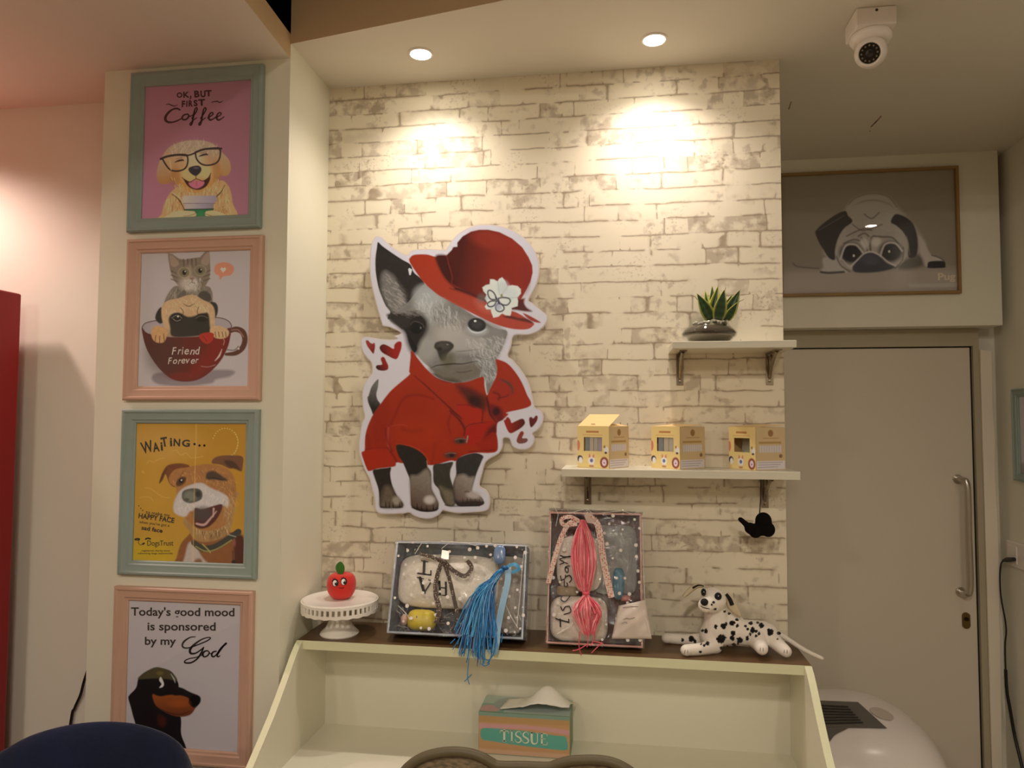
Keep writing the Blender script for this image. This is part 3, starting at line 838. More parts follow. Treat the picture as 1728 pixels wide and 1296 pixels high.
for ex, ey in ((556, 412), (650, 398)):
    e = obj('eye', apatch(ex, ey, 36, 42), INK, t)
    def lift(mb, k): mb.v = [tuple(np.array(p) + (CAM - np.array(p)) / np.linalg.norm(CAM - np.array(p)) * k) for p in mb.v]; return mb
    obj('eye_white', lift(apatch(ex - 4, ey + 4, 24, 33), 0.0006), WHF, e)
    obj('pupil', lift(apatch(ex + 6, ey + 8, 13, 22), 0.0012), INK, e)
    obj('glint', lift(apatch(ex + 2, ey - 4, 5, 7), 0.0018), WHF, e)
    obj('eyelash', MB().tube([on_apple(ex - 34, ey - 22, 0.001), on_apple(ex - 10, ey - 44, 0.001), on_apple(ex + 20, ey - 36, 0.001)], 0.0007, 6).tube([on_apple(ex - 20, ey - 34, 0.001), on_apple(ex - 26, ey - 52, 0.001)], 0.0006, 6).tube([on_apple(ex - 5, ey - 42, 0.001), on_apple(ex - 4, ey - 60, 0.001)], 0.0006, 6), INK, e)
obj('mouth', MB().tube([on_apple(592, 462, 0.001), on_apple(605, 472, 0.001), on_apple(622, 468, 0.001), on_apple(640, 474, 0.001), on_apple(652, 460, 0.001)], 0.0008, 6), pmat('dark_red_thread', (110, 14, 14), 0.8), t)
lf = smooth_path([(0, 0), (-0.013, 0.010), (-0.0145, 0.024), (-0.004, 0.0345), (0.006, 0.026), (0.008, 0.012)], 5, True)
lm = MB().prism([(ab[0] - 0.001 + x, ab[2] + 0.060 + z) for x, z in lf], 'y', ab[1] - 0.002, ab[1] + 0.002)
obj('leaf', lm, pmat('green_felt', (60, 120, 40), 0.85, var=0.12, scale=80), t)
obj('loop', MB().tube([(ab[0] + 0.002, ab[1], ab[2] + 0.058), (ab[0] + 0.003, ab[1], ab[2] + 0.09), (ab[0] + 0.005, ab[1], ab[2] + 0.104)], 0.0005, 5), pmat('pale_thread', (190, 170, 140), 0.7), t)

# ------------------------------------------------------------------ tissue box
BX0, BX1, BY0, BY1, BZ = -0.3455, -0.1185, -0.147, -0.042, 0.102
t = thing('tissue_box', 'striped green and orange tissue box inside the white counter desk', 'tissue box', ((BX0 + BX1) / 2, (BY0 + BY1) / 2, DZ))
CART = pmat('green_card', (126, 150, 122), 0.6, var=0.04)
ct = obj('carton', MB().box(BX0, BX1, BY0, BY1, DZ, DZ + BZ), CART, t, bevel=0.0015)
def tb(x, y): return (680 + x / 4.32, 1180 + y / 4.32)
P, Fq = print_grid([(BX0 + .001, BY0 - .0006, DZ + BZ - .001), (BX1 - .001, BY0 - .0006, DZ + BZ - .001), (BX1 - .001, BY0 - .0006, DZ + .002), (BX0 + .001, BY0 - .0006, DZ + .002)], 220, 96)
U = (P[:, 0] - BX0) / (BX1 - BX0) * 660; V = (DZ + BZ - P[:, 2]) / BZ * 300
pt = Paint(np.stack([U, V], 1), (150, 104, 62), (0.62, 0.475, 0.345))
pt.poly([(-9, -9), (669, -9), (669, 28), (-9, 30)], (98, 106, 82), 3, False)
pt.poly([(-9, 30), (669, 28), (669, 62), (-9, 74)], (142, 100, 56), 6, False)
pt.poly([(-9, 84), (120, 82), (320, 78), (669, 96), (669, 128), (400, 106), (100, 118), (-9, 118)], (158, 106, 92), 8)
pt.poly([(14, 160), (26, 122), (90, 114), (330, 118), (560, 136), (625, 138), (640, 168), (646, 210), (634, 232), (560, 236), (280, 222), (90, 206), (30, 200)], (72, 114, 90), 2.5)
pt.poly([(-9, 262), (669, 262), (669, 309), (-9, 309)], (160, 116, 82), 8, False)
print_obj('printed_front', P, Fq, pt.ink(), printmat('matte_print', 0.55, 0.3), ct)
m = MB()
def serif(ch, x, w, y0, h):
    L_ = Letters()
    s = 0.16 * w; tn = 0.07 * w
    if ch == 'T':
        L_.stroke([(x, y0 - h + tn), (x + w, y0 - h + tn)], tn * 1.6, 1); L_.stroke([(x + w / 2, y0 - h), (x + w / 2, y0)], s * 1.5, 1); L_.stroke([(x + w * .25, y0), (x + w * .75, y0)], tn * 1.2, 1)
        for q in (0, w): L_.stroke([(x + q, y0 - h), (x + q, y0 - h * .74)], tn * 1.2, 1)
    if ch == 'I':
        L_.stroke([(x + w / 2, y0 - h), (x + w / 2, y0)], s * 2.0, 1)
        for yy in (y0, y0 - h): L_.stroke([(x + w * .1, yy), (x + w * .9, yy)], tn * 2, 1)
    if ch == 'S':
        L_.stroke([(x + w * .92, y0 - h * .74), (x + w * .86, y0 - h * .93), (x + w * .5, y0 - h), (x + w * .14, y0 - h * .84), (x + w * .16, y0 - h * .62), (x + w * .5, y0 - h * .5), (x + w * .86, y0 - h * .36), (x + w * .9, y0 - h * .14), (x + w * .5, y0), (x + w * .1, y0 - h * .08), (x + w * .04, y0 - h * .28)], [tn, tn, s * .8, s * 1.4, s * 1.5, s * 1.6, s * 1.4, s, tn, tn], 5)
    if ch == 'U':
        L_.stroke([(x + w * .2, y0 - h), (x + w * .2, y0 - h * .3), (x + w * .3, y0 - h * .06), (x + w * .52, y0), (x + w * .74, y0 - h * .08), (x + w * .82, y0 - h * .3), (x + w * .82, y0 - h)], [s * 1.4, s * 1.4, s * 1.2, tn * 1.5, tn * 1.2, tn * 1.2], 5)
        for q in (.2, .82): L_.stroke([(x + w * (q - .18), y0 - h), (x + w * (q + .18), y0 - h)], tn * 1.2, 1)
    if ch == 'E':
        L_.stroke([(x + w * .24, y0 - h), (x + w * .24, y0)], s * 1.4, 1)
        for yy, e in ((y0, .95), (y0 - h, .92), (y0 - h * .52, .7)): L_.stroke([(x + w * .04, yy), (x + w * e, yy)], tn * 1.2, 1)
        for yy, a in ((y0, -.24), (y0 - h, .22)): L_.stroke([(x + w * .94, yy), (x + w * .94, yy + a * h)], tn * 1.2, 1)
    return L_
xx = 158
for ch, w_ in zip('TISSUE', (62, 34, 46, 46, 66, 54)):
    L_ = serif(ch, xx, w_, 200 + (xx - 158) * 0.018, 78); o_ = len(m.v)
    m.v += [(BX0 + a / 660 * (BX1 - BX0), BY0 - 0.0011, DZ + BZ - b / 300 * BZ) for a, b in L_.v]; m.f += [tuple(i + o_ for i in q) for q in L_.f]
    xx += w_ + 7
obj('lettering', m, pmat('cream_ink', (206, 212, 190), 0.6), ct)
P, Fq = print_grid([(BX0 + .001, BY1 - .001, DZ + BZ + .0006), (BX1 - .001, BY1 - .001, DZ + BZ + .0006), (BX1 - .001, BY0 + .001, DZ + BZ + .0006), (BX0 + .001, BY0 + .001, DZ + BZ + .0006)], 100, 50)
U = (P[:, 0] - BX0) / (BX1 - BX0) * 660; V = (BY1 - P[:, 1]) / (BY1 - BY0) * 300
pt = Paint(np.stack([U, V], 1), (142, 138, 112), (0.62, 0.47, 0.33))
pt.poly([(-9, 150), (180, 150), (180, 309), (-9, 309)], (110, 124, 98), 4, False).poly([(16, 190), (140, 186), (136, 280), (10, 284)], (160, 114, 98), 6)
pt.poly([(140, 40), (560, 40), (560, 240), (140, 240)], (128, 122, 102), 10)
print_obj('printed_top', P, Fq, pt.ink(), MATS['matte_print'], ct)
# the pulled tissue
n1, n2 = 18, 12; v = []; r_ = random.Random(5)
zc_ = DZ + BZ
for j in range(n2 + 1):
    for i in range(n1 + 1):
        u, w_ = i / n1, j / n2
        x = BX0 + 0.052 + 0.172 * u + 0.012 * w_
        y = BY0 + 0.012 + 0.075 * w_
        ridge = 0.044 * math.exp(-((u - 0.62) / 0.26) ** 2) * (0.35 + 0.65 * math.sin(PI * min(1, w_ * 1.05)))
        z = zc_ + 0.004 + ridge + 0.0035 * math.sin(7 * u + 5 * w_) * (0.3 + u) + r_.uniform(-0.0012, 0.0012) + 0.010 * u * (1 - w_)
        v.append((x, y, max(z, zc_ + 0.002)))
f = [(j * (n1 + 1) + i, j * (n1 + 1) + i + 1, (j + 1) * (n1 + 1) + i + 1, (j + 1) * (n1 + 1) + i) for j in range(n2) for i in range(n1)]
o = obj('tissue_sheet', MB().add(v, f), pmat('tissue_paper', (236, 232, 224), 0.9), t, smooth=50)
s_ = o.modifiers.new('thick', 'SOLIDIFY'); s_.thickness = 0.0008

# ------------------------------------------------------------------ woven chair at the counter
GY = -0.66
t = thing('woven_chair', 'olive woven chair with a double-humped back at the white counter desk', 'chair', (-0.17, -0.5, 0))
OLV = pmat('olive_rim', (92, 82, 58), 0.55, var=0.12, scale=30)
def weave():
    m = bpy.data.materials.new('woven_mesh'); m.use_nodes = True; nt = m.node_tree; b = nt.nodes['Principled BSDF']
    tc = nt.nodes.new('ShaderNodeTexCoord'); w = nt.nodes.new('ShaderNodeTexNoise'); w.inputs['Scale'].default_value = 150; w.inputs['Detail'].default_value = 4
    mp = nt.nodes.new('ShaderNodeMapping'); mp.inputs['Scale'].default_value = (0.6, 1, 1.6); mp.inputs['Rotation'].default_value = (0, 0.5, 0)
    nt.links.new(tc.outputs['Object'], mp.inputs[0]); nt.links.new(mp.outputs[0], w.inputs['Vector'])
    cr = nt.nodes.new('ShaderNodeValToRGB'); cr.color_ramp.elements[0].position = 0.38; cr.color_ramp.elements[1].position = 0.66
    cr.color_ramp.elements[0].color = rgba(S(92, 82, 60)); cr.color_ramp.elements[1].color = rgba(S(134, 116, 90))
    nt.links.new(w.outputs['Fac'], cr.inputs[0]); nt.links.new(cr.outputs[0], b.inputs['Base Color'])
    bp = nt.nodes.new('ShaderNodeBump'); bp.inputs['Strength'].default_value = 0.5; bp.inputs['Distance'].default_value = 0.003
    nt.links.new(w.outputs['Fac'], bp.inputs['Height']); nt.links.new(bp.outputs['Normal'], b.inputs['Normal'])
    b.inputs['Roughness'].default_value = 0.7
    return m
hump = [(5, 520), (15, 490), (40, 455), (110, 402), (200, 366), (340, 348), (480, 362), (580, 397), (640, 431), (700, 459), (880, 463), (1060, 466), (1120, 447), (1220, 418), (1380, 405), (1500, 411), (1600, 442), (1680, 492), (1690, 520)]
hp = [onY(680 + x / 4.32, 1180 + y / 4.32, GY) for x, y in hump]
xl, xr = hp[0][0], hp[-1][0]
lowz = 0.60
outl = [(p[0], p[2]) for p in hp] + [(xr - 0.004, 0.92), (xr - 0.02, 0.75), (xr - 0.05, lowz), (xl + 0.05, lowz), (xl + 0.02, 0.75), (xl + 0.004, 0.92)]
outl = smooth_path(outl, 4, True)
cxm = (xl + xr) / 2
def bow(x): return GY + 0.0 - 0.35 * ((x - cxm)) ** 2 + 0.0
rim = [(x, bow(x), z - 0.006) for x, z in outl]
obj('back_rim', MB().tube(rim, 0.0085, 10, True), OLV, t, smooth=60)
ins = [(cxm + (x - cxm) * 0.975, z - 0.006 - (0.004 if z > 0.9 else -0.004)) for x, z in outl]
mm = MB().add([(x, bow(x) + 0.002, z) for x, z in ins] + [(x, bow(x) + 0.010, z) for x, z in ins], [tuple(range(len(ins))), tuple(range(len(ins), 2 * len(ins)))[::-1]] + [(i, (i + 1) % len(ins), (i + 1) % len(ins) + len(ins), i + len(ins)) for i in range(len(ins))])
obj('back_weave', mm, weave(), t)
obj('seat', MB().box(xl + 0.01, xr - 0.01, GY + 0.02, GY + 0.40, 0.43, 0.47), OLV, t, bevel=0.012, seg=3)
for sx in (xl + 0.035, xr - 0.035):
    obj('leg', MB().tube([(sx, GY + 0.375, 0.44), (sx, GY + 0.39, 0.0)], [0.013, 0.010], 10), OLV, t, smooth=60)
    obj('leg', MB().tube([(sx, GY + 0.01, 0.64), (sx, GY + 0.03, 0.44), (sx, GY - 0.03, 0.0)], [0.010, 0.013, 0.010], 10), OLV, t, smooth=60)

# ------------------------------------------------------------------ blue velvet tub chair
VEL = pmat('navy_velvet', (9, 20, 50), 0.75, spec=0.25, var=0.5, scale=7, bump=0.5, bscale=45, sheen=0.12)
BY = -0.72
sil = [(-120, 1330), (-70, 1300), (-30, 1283), (0, 1269), (50, 1242), (110, 1224), (170, 1215.5), (225, 1217), (270, 1230), (297, 1248), (311, 1272), (317, 1296), (319, 1330)]
sp = smooth_path([onY(x, y, BY)[[0, 2]] for x, y in sil], 4)
for _ in range(4):                                    # the wings curve away, so place each edge point at its own depth
    bxc = (sp[0][0] + sp[-1][0]) / 2; hw = (sp[-1][0] - sp[0][0]) / 2
    sp = smooth_path([onY(x, y, BY - 0.005 + 0.16 * float(np.interp(i / (len(sil) - 1), np.linspace(0, 1, len(sp)), ((sp[:, 0] - bxc) / hw) ** 2)))[[0, 2]] for i, (x, y) in enumerate(sil)], 4)
bxc = (sp[0][0] + sp[-1][0]) / 2
t = thing('velvet_chair', 'navy blue velvet tub chair with rounded channelled back below the dachshund picture', 'chair', (bxc, BY + 0.2, 0))
n = len(sp); rows = 20; v = []
hw = (sp[-1][0] - sp[0][0]) / 2
def shellpt(i, s, side):
    x, zt = sp[i]; u = (x - bxc) / hw
    s = math.sin(PI / 2 * s); z = 0.40 + (zt - 0.40) * s
    chan = 0.016 * abs(math.sin(u * 5.2 * PI / 2 * 1.6)) ** 0.6
    y = BY + 0.16 * u * u * (1 if abs(u) < 1 else 1) + side * 0.036 * math.sqrt(max(0.0, 1 - s ** 10)) + (0.012 - chan) * (1 if side > 0 else -1) * (1 - s ** 8) - 0.05 * (s - 0.9)
    xx = bxc + (x - bxc) * (0.86 + 0.14 * s ** 0.6)
    return (xx, y, z)
for side in (-1, 1):
    for j in range(rows + 1):
        for i in range(n): v.append(shellpt(i, j / rows, side))
N = n * (rows + 1); f = []
for k in (0, N):
    for j in range(rows):
        for i in range(n - 1):
            a = k + j * n + i; f.append((a, a + 1, a + n + 1, a + n) if k == 0 else (a, a + n, a + n + 1, a + 1))
for i in range(n - 1):
    f.append((rows * n + i, rows * n + i + 1, N + rows * n + i + 1, N + rows * n + i)); f.append((i, N + i, N + i + 1, i + 1))
for j in range(rows):
    a = j * n; f.append((a, a + n, N + a + n, N + a)); a = j * n + n - 1; f.append((a, N + a, N + a + n, a + n))
obj('backrest', MB().add(v, f), VEL, t, smooth=60)
obj('seat', MB().ellipsoid((bxc - 0.01, BY + 0.21, 0.42), (hw * 0.80, 0.19, 0.06), 28, 12, pw=0.7), VEL, t, smooth=180)
LEGM = pmat('dark_leg', (40, 34, 30), 0.4)
for sx in (-1, 1):
    for yy in (0.10, 0.38):
        obj('leg', MB().tube([(bxc + sx * hw * 0.6, BY + yy, 0.40), (bxc + sx * hw * 0.72, BY + yy + (0.03 if yy > 0.2 else -0.03), 0.0)], [0.014, 0.009], 10), LEGM, t, smooth=60)

# ------------------------------------------------------------------ red cabinet at the left edge
REDC = pmat('red_enamel', (150, 14, 22), 0.35, spec=0.4, var=0.03, scale=2)
pt_ = onY(37.5, 496, -0.15)
t = thing('red_cabinet', 'tall glossy dark red cabinet at the left edge', 'cabinet', (pt_[0] - 0.3, -0.45, 0))
obj('body', MB().box(pt_[0] - 0.60, pt_[0], -0.70, -0.15, 0.02, pt_[2]), REDC, t, bevel=0.006, seg=3)
dr = obj('door', MB().box(pt_[0] - 0.598, pt_[0] - 0.002, -0.742, -0.704, 0.06, pt_[2] - 0.01), REDC, t, bevel=0.006, seg=3)
obj('handle', MB().tube([(pt_[0] - 0.55, -0.742, 1.25), (pt_[0] - 0.55, -0.775, 1.22), (pt_[0] - 0.55, -0.775, 0.95), (pt_[0] - 0.55, -0.742, 0.92)], 0.008, 10), STEEL, dr, smooth=50)
obj('plinth', MB().box(pt_[0] - 0.58, pt_[0] - 0.02, -0.68, -0.17, 0.0, 0.02), BLACK, t)

# cable that comes out behind the pillar
cp = [onY(160, 1096, -0.100), onY(143, 1146, -0.100), onY(136, 1172, -0.094), onY(126, 1195, -0.092), onY(119, 1222, -0.092)]
cp = [tuple(p) for p in cp] + [(cp[-1][0] - 0.03, -0.094, 0.5), (cp[-1][0] - 0.02, -0.094, 0.1), (cp[-1][0] + 0.02, -0.11, 0.006)]
tag(obj('power_cable', MB().tube(smooth_path(cp, 6), 0.0038, 8), BLACK, smooth=60), 'thin black cable coming down the wall between cabinet and pillar', 'cable')

# ------------------------------------------------------------------ white rounded appliance at the door
AX, AY = 0.695, 0.42
APW = pmat('glossy_white_plastic', (232, 224, 220), 0.22, spec=0.5, var=0.01)
t = thing('air_purifier', 'white rounded air purifier with dark grey top grille in front of the door', 'air purifier', (AX, AY, 0))
def body_top(x, y):
    q = (abs(x - AX) / ARX) ** 2.5 + (abs(y - AY) / ARY) ** 2.5
    return AZ0 + AZH * max(0.0, 1 - q) ** (1 / 3.2)
ARX, ARY, AZ0, AZH = 0.252, 0.29, 0.50, 0.30
nr, na = 30, 64; v = [(AX, AY, body_top(AX, AY))]
lv = []
for i in range(1, nr + 1):
    s = math.sin(PI / 2 * i / nr)
    for k in range(na):
        a = 2 * PI * k / na; c_, s__ = math.cos(a), math.sin(a)
        rr = (abs(c_) ** 2.5 + abs(s__) ** 2.5) ** (-1 / 2.5)
        x, y = AX + ARX * s * rr * c_, AY + ARY * s * rr * s__
        v.append((x, y, body_top(x, y)))
for zz_, sc_ in ((0.40, 1.005), (0.2, 0.985), (0.05, 0.95), (0.0, 0.92)):
    for k in range(na):
        a = 2 * PI * k / na; c_, s__ = math.cos(a), math.sin(a); rr = (abs(c_) ** 2.5 + abs(s__) ** 2.5) ** (-1 / 2.5)
        v.append((AX + ARX * sc_ * rr * c_, AY + ARY * sc_ * rr * s__, zz_))
f = [(0, 1 + k, 1 + (k + 1) % na) for k in range(na)]
for i in range(nr + 3):
    for k in range(na):
        a, b = 1 + i * na + k, 1 + i * na + (k + 1) % na
        f.append((a, a + na, b + na, b))
f.append(tuple(range(1 + (nr + 3) * na, 1 + (nr + 4) * na)))
obj('housing', MB().add(v, f), APW, t, smooth=60)
def hit_top(px, py, lift):
    d = ray(px, py); lo, hi = 1.5, 4.0
    for s in np.linspace(1.2, 4.0, 2000):
        p = CAM + d * s
        if ((abs(p[0] - AX) / ARX) ** 2.5 + (abs(p[1] - AY) / ARY) ** 2.5) < 1 and p[2] <= body_top(p[0], p[1]) + lift: return p
    return CAM + d * 2.6
def patch(poly, lift, nu=16, nv=12):
    (a, b, c_, d) = [np.array(q, float) for q in poly]; v = []
    for j in range(nv + 1):
        for i in range(nu + 1):
            u, w = i / nu, j / nv
            q = (a * (1 - u) + b * u) * (1 - w) + (d * (1 - u) + c_ * u) * w
            v.append(hit_top(q[0], q[1], lift))
    return MB().add(v, [(j * (nu + 1) + i, j * (nu + 1) + i + 1, (j + 1) * (nu + 1) + i + 1, (j + 1) * (nu + 1) + i) for j in range(nv) for i in range(nu)])
GRL = pmat('grey_grille', (96, 92, 88), 0.5, var=0.03); SLOT = pmat('slot_dark', (40, 36, 34), 0.8)
g = obj('grille', patch([(1372, 1181.5), (1448, 1184.5), (1497, 1229), (1390, 1227)], 0.004), GRL, t, smooth=60)
for k in range(7):
    w0 = (k + 0.9) / 8.2
    a = np.array([1378 + 12 * w0, 1184 + 42 * w0]); b = np.array([1427 + 34 * w0, 1187.5 + 36 * w0])
    obj('slot', patch([a, b, b + np.array([1.2, 2.3]), a + np.array([1.2, 2.3])], 0.006, 12, 2), SLOT, g, smooth=60)
gd = onX(1400, 1240, AX)
obj('grille_apron', patch([(1391, 1227.5), (1432, 1228.5), (1408, 1240), (1400, 1252)], 0.004, 10, 8), GRL, t, smooth=60)
def disc_on(px, py, rx, ry, lift, n=28):
    c_ = hit_top(px, py, lift); v = [c_] + [hit_top(px + rx * math.cos(q) + 0.35 * ry * math.sin(q), py + ry * math.sin(q) + 0.28 * rx * math.cos(q), lift) for q in np.linspace(0, 2 * PI, n, endpoint=False)]
    return MB().add(v, [(0, i + 1, (i + 1) % n + 1) for i in range(n)])
obj('button', disc_on(1488, 1204, 20, 9.5, 0.003), pmat('pale_grey_plastic', (196, 184, 172), 0.4), t, smooth=60)

# ------------------------------------------------------------------ socket, plug and cable on the right wall
sk = onX(1722, 938, XR)
t = thing('wall_socket', 'white wall socket at the right edge with a black plug in it', 'socket', (XR, sk[1], sk[2] - 0.045))
obj('face_plate', MB().box(XR - 0.010, XR, sk[1] - 0.075, sk[1] + 0.075, sk[2] - 0.043, sk[2] + 0.043), WPLA, t, bevel=0.003)
obj('socket_insert', MB().box(XR - 0.013, XR - 0.0095, sk[1] + 0.0, sk[1] + 0.06, sk[2] - 0.03, sk[2] + 0.03), WPLA, t, bevel=0.002)
pk = onX(1711, 944, XR - 0.02)
ks = [(1711, 944), (1700, 944.5), (1693, 946), (1689, 953), (1687.5, 975), (1689.5, 1010), (1696, 1045), (1698, 1066), (1696, 1090), (1697, 1130), (1699, 1165), (1705, 1200), (1713, 1245), (1726, 1300), (1733, 1345)]
kk = [onX(x, y, XR - (0.022 if i < 3 else 0.008)) for i, (x, y) in enumerate(ks)]
kk = [q if q[1] < 0.838 else onY(*ks[i], 0.838) for i, q in enumerate(kk)]
t = thing('plug_cable', 'black plug and cable hanging down beside the door', 'cable', (XR - 0.01, kk[5][1], 0.0))
obj('plug', MB().tube([kk[0], kk[1], kk[2]], [0.007, 0.0085, 0.0045], 12), BLACK, t, smooth=50)
obj('cord', MB().tube(smooth_path([tuple(p) for p in kk[2:]] + [(XR - 0.02, kk[-1][1] - 0.03, 0.25), (XR - 0.03, kk[-1][1] - 0.02, 0.005)], 5), 0.0028, 8), BLACK, t, smooth=60)
obj('cord_sleeve', MB().tube(smooth_path([tuple(p) for p in kk[9:15]], 4), 0.0052, 10), BLACK, t, smooth=60)
# ================================================================== pictures
PANE = glassmat('picture_glass', (0.97, 0.97, 0.96), 0.015, 1.5, 1.0)
PRINT = printmat('paper_print', 0.5, 0.25)
TEAL = pmat('sage_teal_frame', (144, 160, 154), 0.45, var=0.05, scale=30)
BLUSH = pmat('blush_pink_frame', (204, 165, 144), 0.45, var=0.05, scale=30)
OAK = pmat('oak_frame', (150, 118, 70), 0.5, var=0.15, scale=25)
BACKB = pmat('frame_backing', (110, 90, 70), 0.8)
DARKINK = pmat('black_ink', (34, 24, 26), 0.55)
WHITEINK = pmat('white_ink', (232, 226, 222), 0.55)
PILL_IL = (0.56, 0.45, 0.345)
MOULD = [(0.0, 0.0), (0.0, 0.013), (0.003, 0.0165), (0.0075, 0.017), (0.0095, 0.0145), (0.012, 0.0135), (0.026, 0.0125), (0.029, 0.0095), (0.0335, 0.0085), (0.036, 0.006), (0.036, 0.0)]
def frame_mesh(x0, x1, z0, z1, y, prof):
    """mitred moulding round a rectangle, standing off the plane y towards the room"""
    v = []; f = []; n = len(prof)
    for d, h in prof:
        v += [(x0 + d, y - h, z1 - d), (x1 - d, y - h, z1 - d), (x1 - d, y - h, z0 + d), (x0 + d, y - h, z0 + d)]
    for i in range(n):
        j = (i + 1) % n
        for k in range(4):
            a, b = 4 * i + k, 4 * i + (k + 1) % 4; c, d = 4 * j + k, 4 * j + (k + 1) % 4
            f.append((a, b, d, c))
    return MB().add(v, f)
def picture(name, label, pxs, y, mat, paint, o, sc, res=1.5, prof=MOULD, illum=PILL_IL, letters=None, group=None, front=0.012, cat='picture'):
    x0, x1, z0, z1 = quad_avg(pxs, y - front)
    t = thing(name, label, cat, ((x0 + x1) / 2, y, z0), group)
    w = prof[-1][0]
    obj('frame', frame_mesh(x0, x1, z0, z1, y, prof), mat, t, smooth=28)
    obj('backing', MB().box(x0 + w * .6, x1 - w * .6, y - 0.0025, y - 0.0002, z0 + w * .6, z1 - w * .6), BACKB, t)
    a, b, c, d = x0 + w - 0.002, x1 - w + 0.002, z0 + w - 0.002, z1 - w + 0.002
    yp = y - 0.0032
    pw = np.linalg.norm(proj([(a, yp, d), (b, yp, d)])[0] - proj([(a, yp, d), (b, yp, d)])[1]); ph = np.linalg.norm(proj([(a, yp, d), (a, yp, c)])[0] - proj([(a, yp, d), (a, yp, c)])[1])
    P, Fq = print_grid([(a, yp, d), (b, yp, d), (b, yp, c), (a, yp, c)], int(pw * res), int(ph * res))
    XY = (proj(P) - np.array(o)) * sc
    pr = print_obj('print', P, Fq, paint(XY, illum), PRINT, t)
    for nm, L_, m_ in (letters or []):
        obj(nm, L_.lay(lambda px, py: onY(px, py, yp - 0.0004)), m_, pr)
    obj('glass', MB().add([(a, y - .0055, c), (b, y - .0055, c), (b, y - .0055, d), (a, y - .0055, d)], [(0, 1, 2, 3)]), PANE, t)
    return t

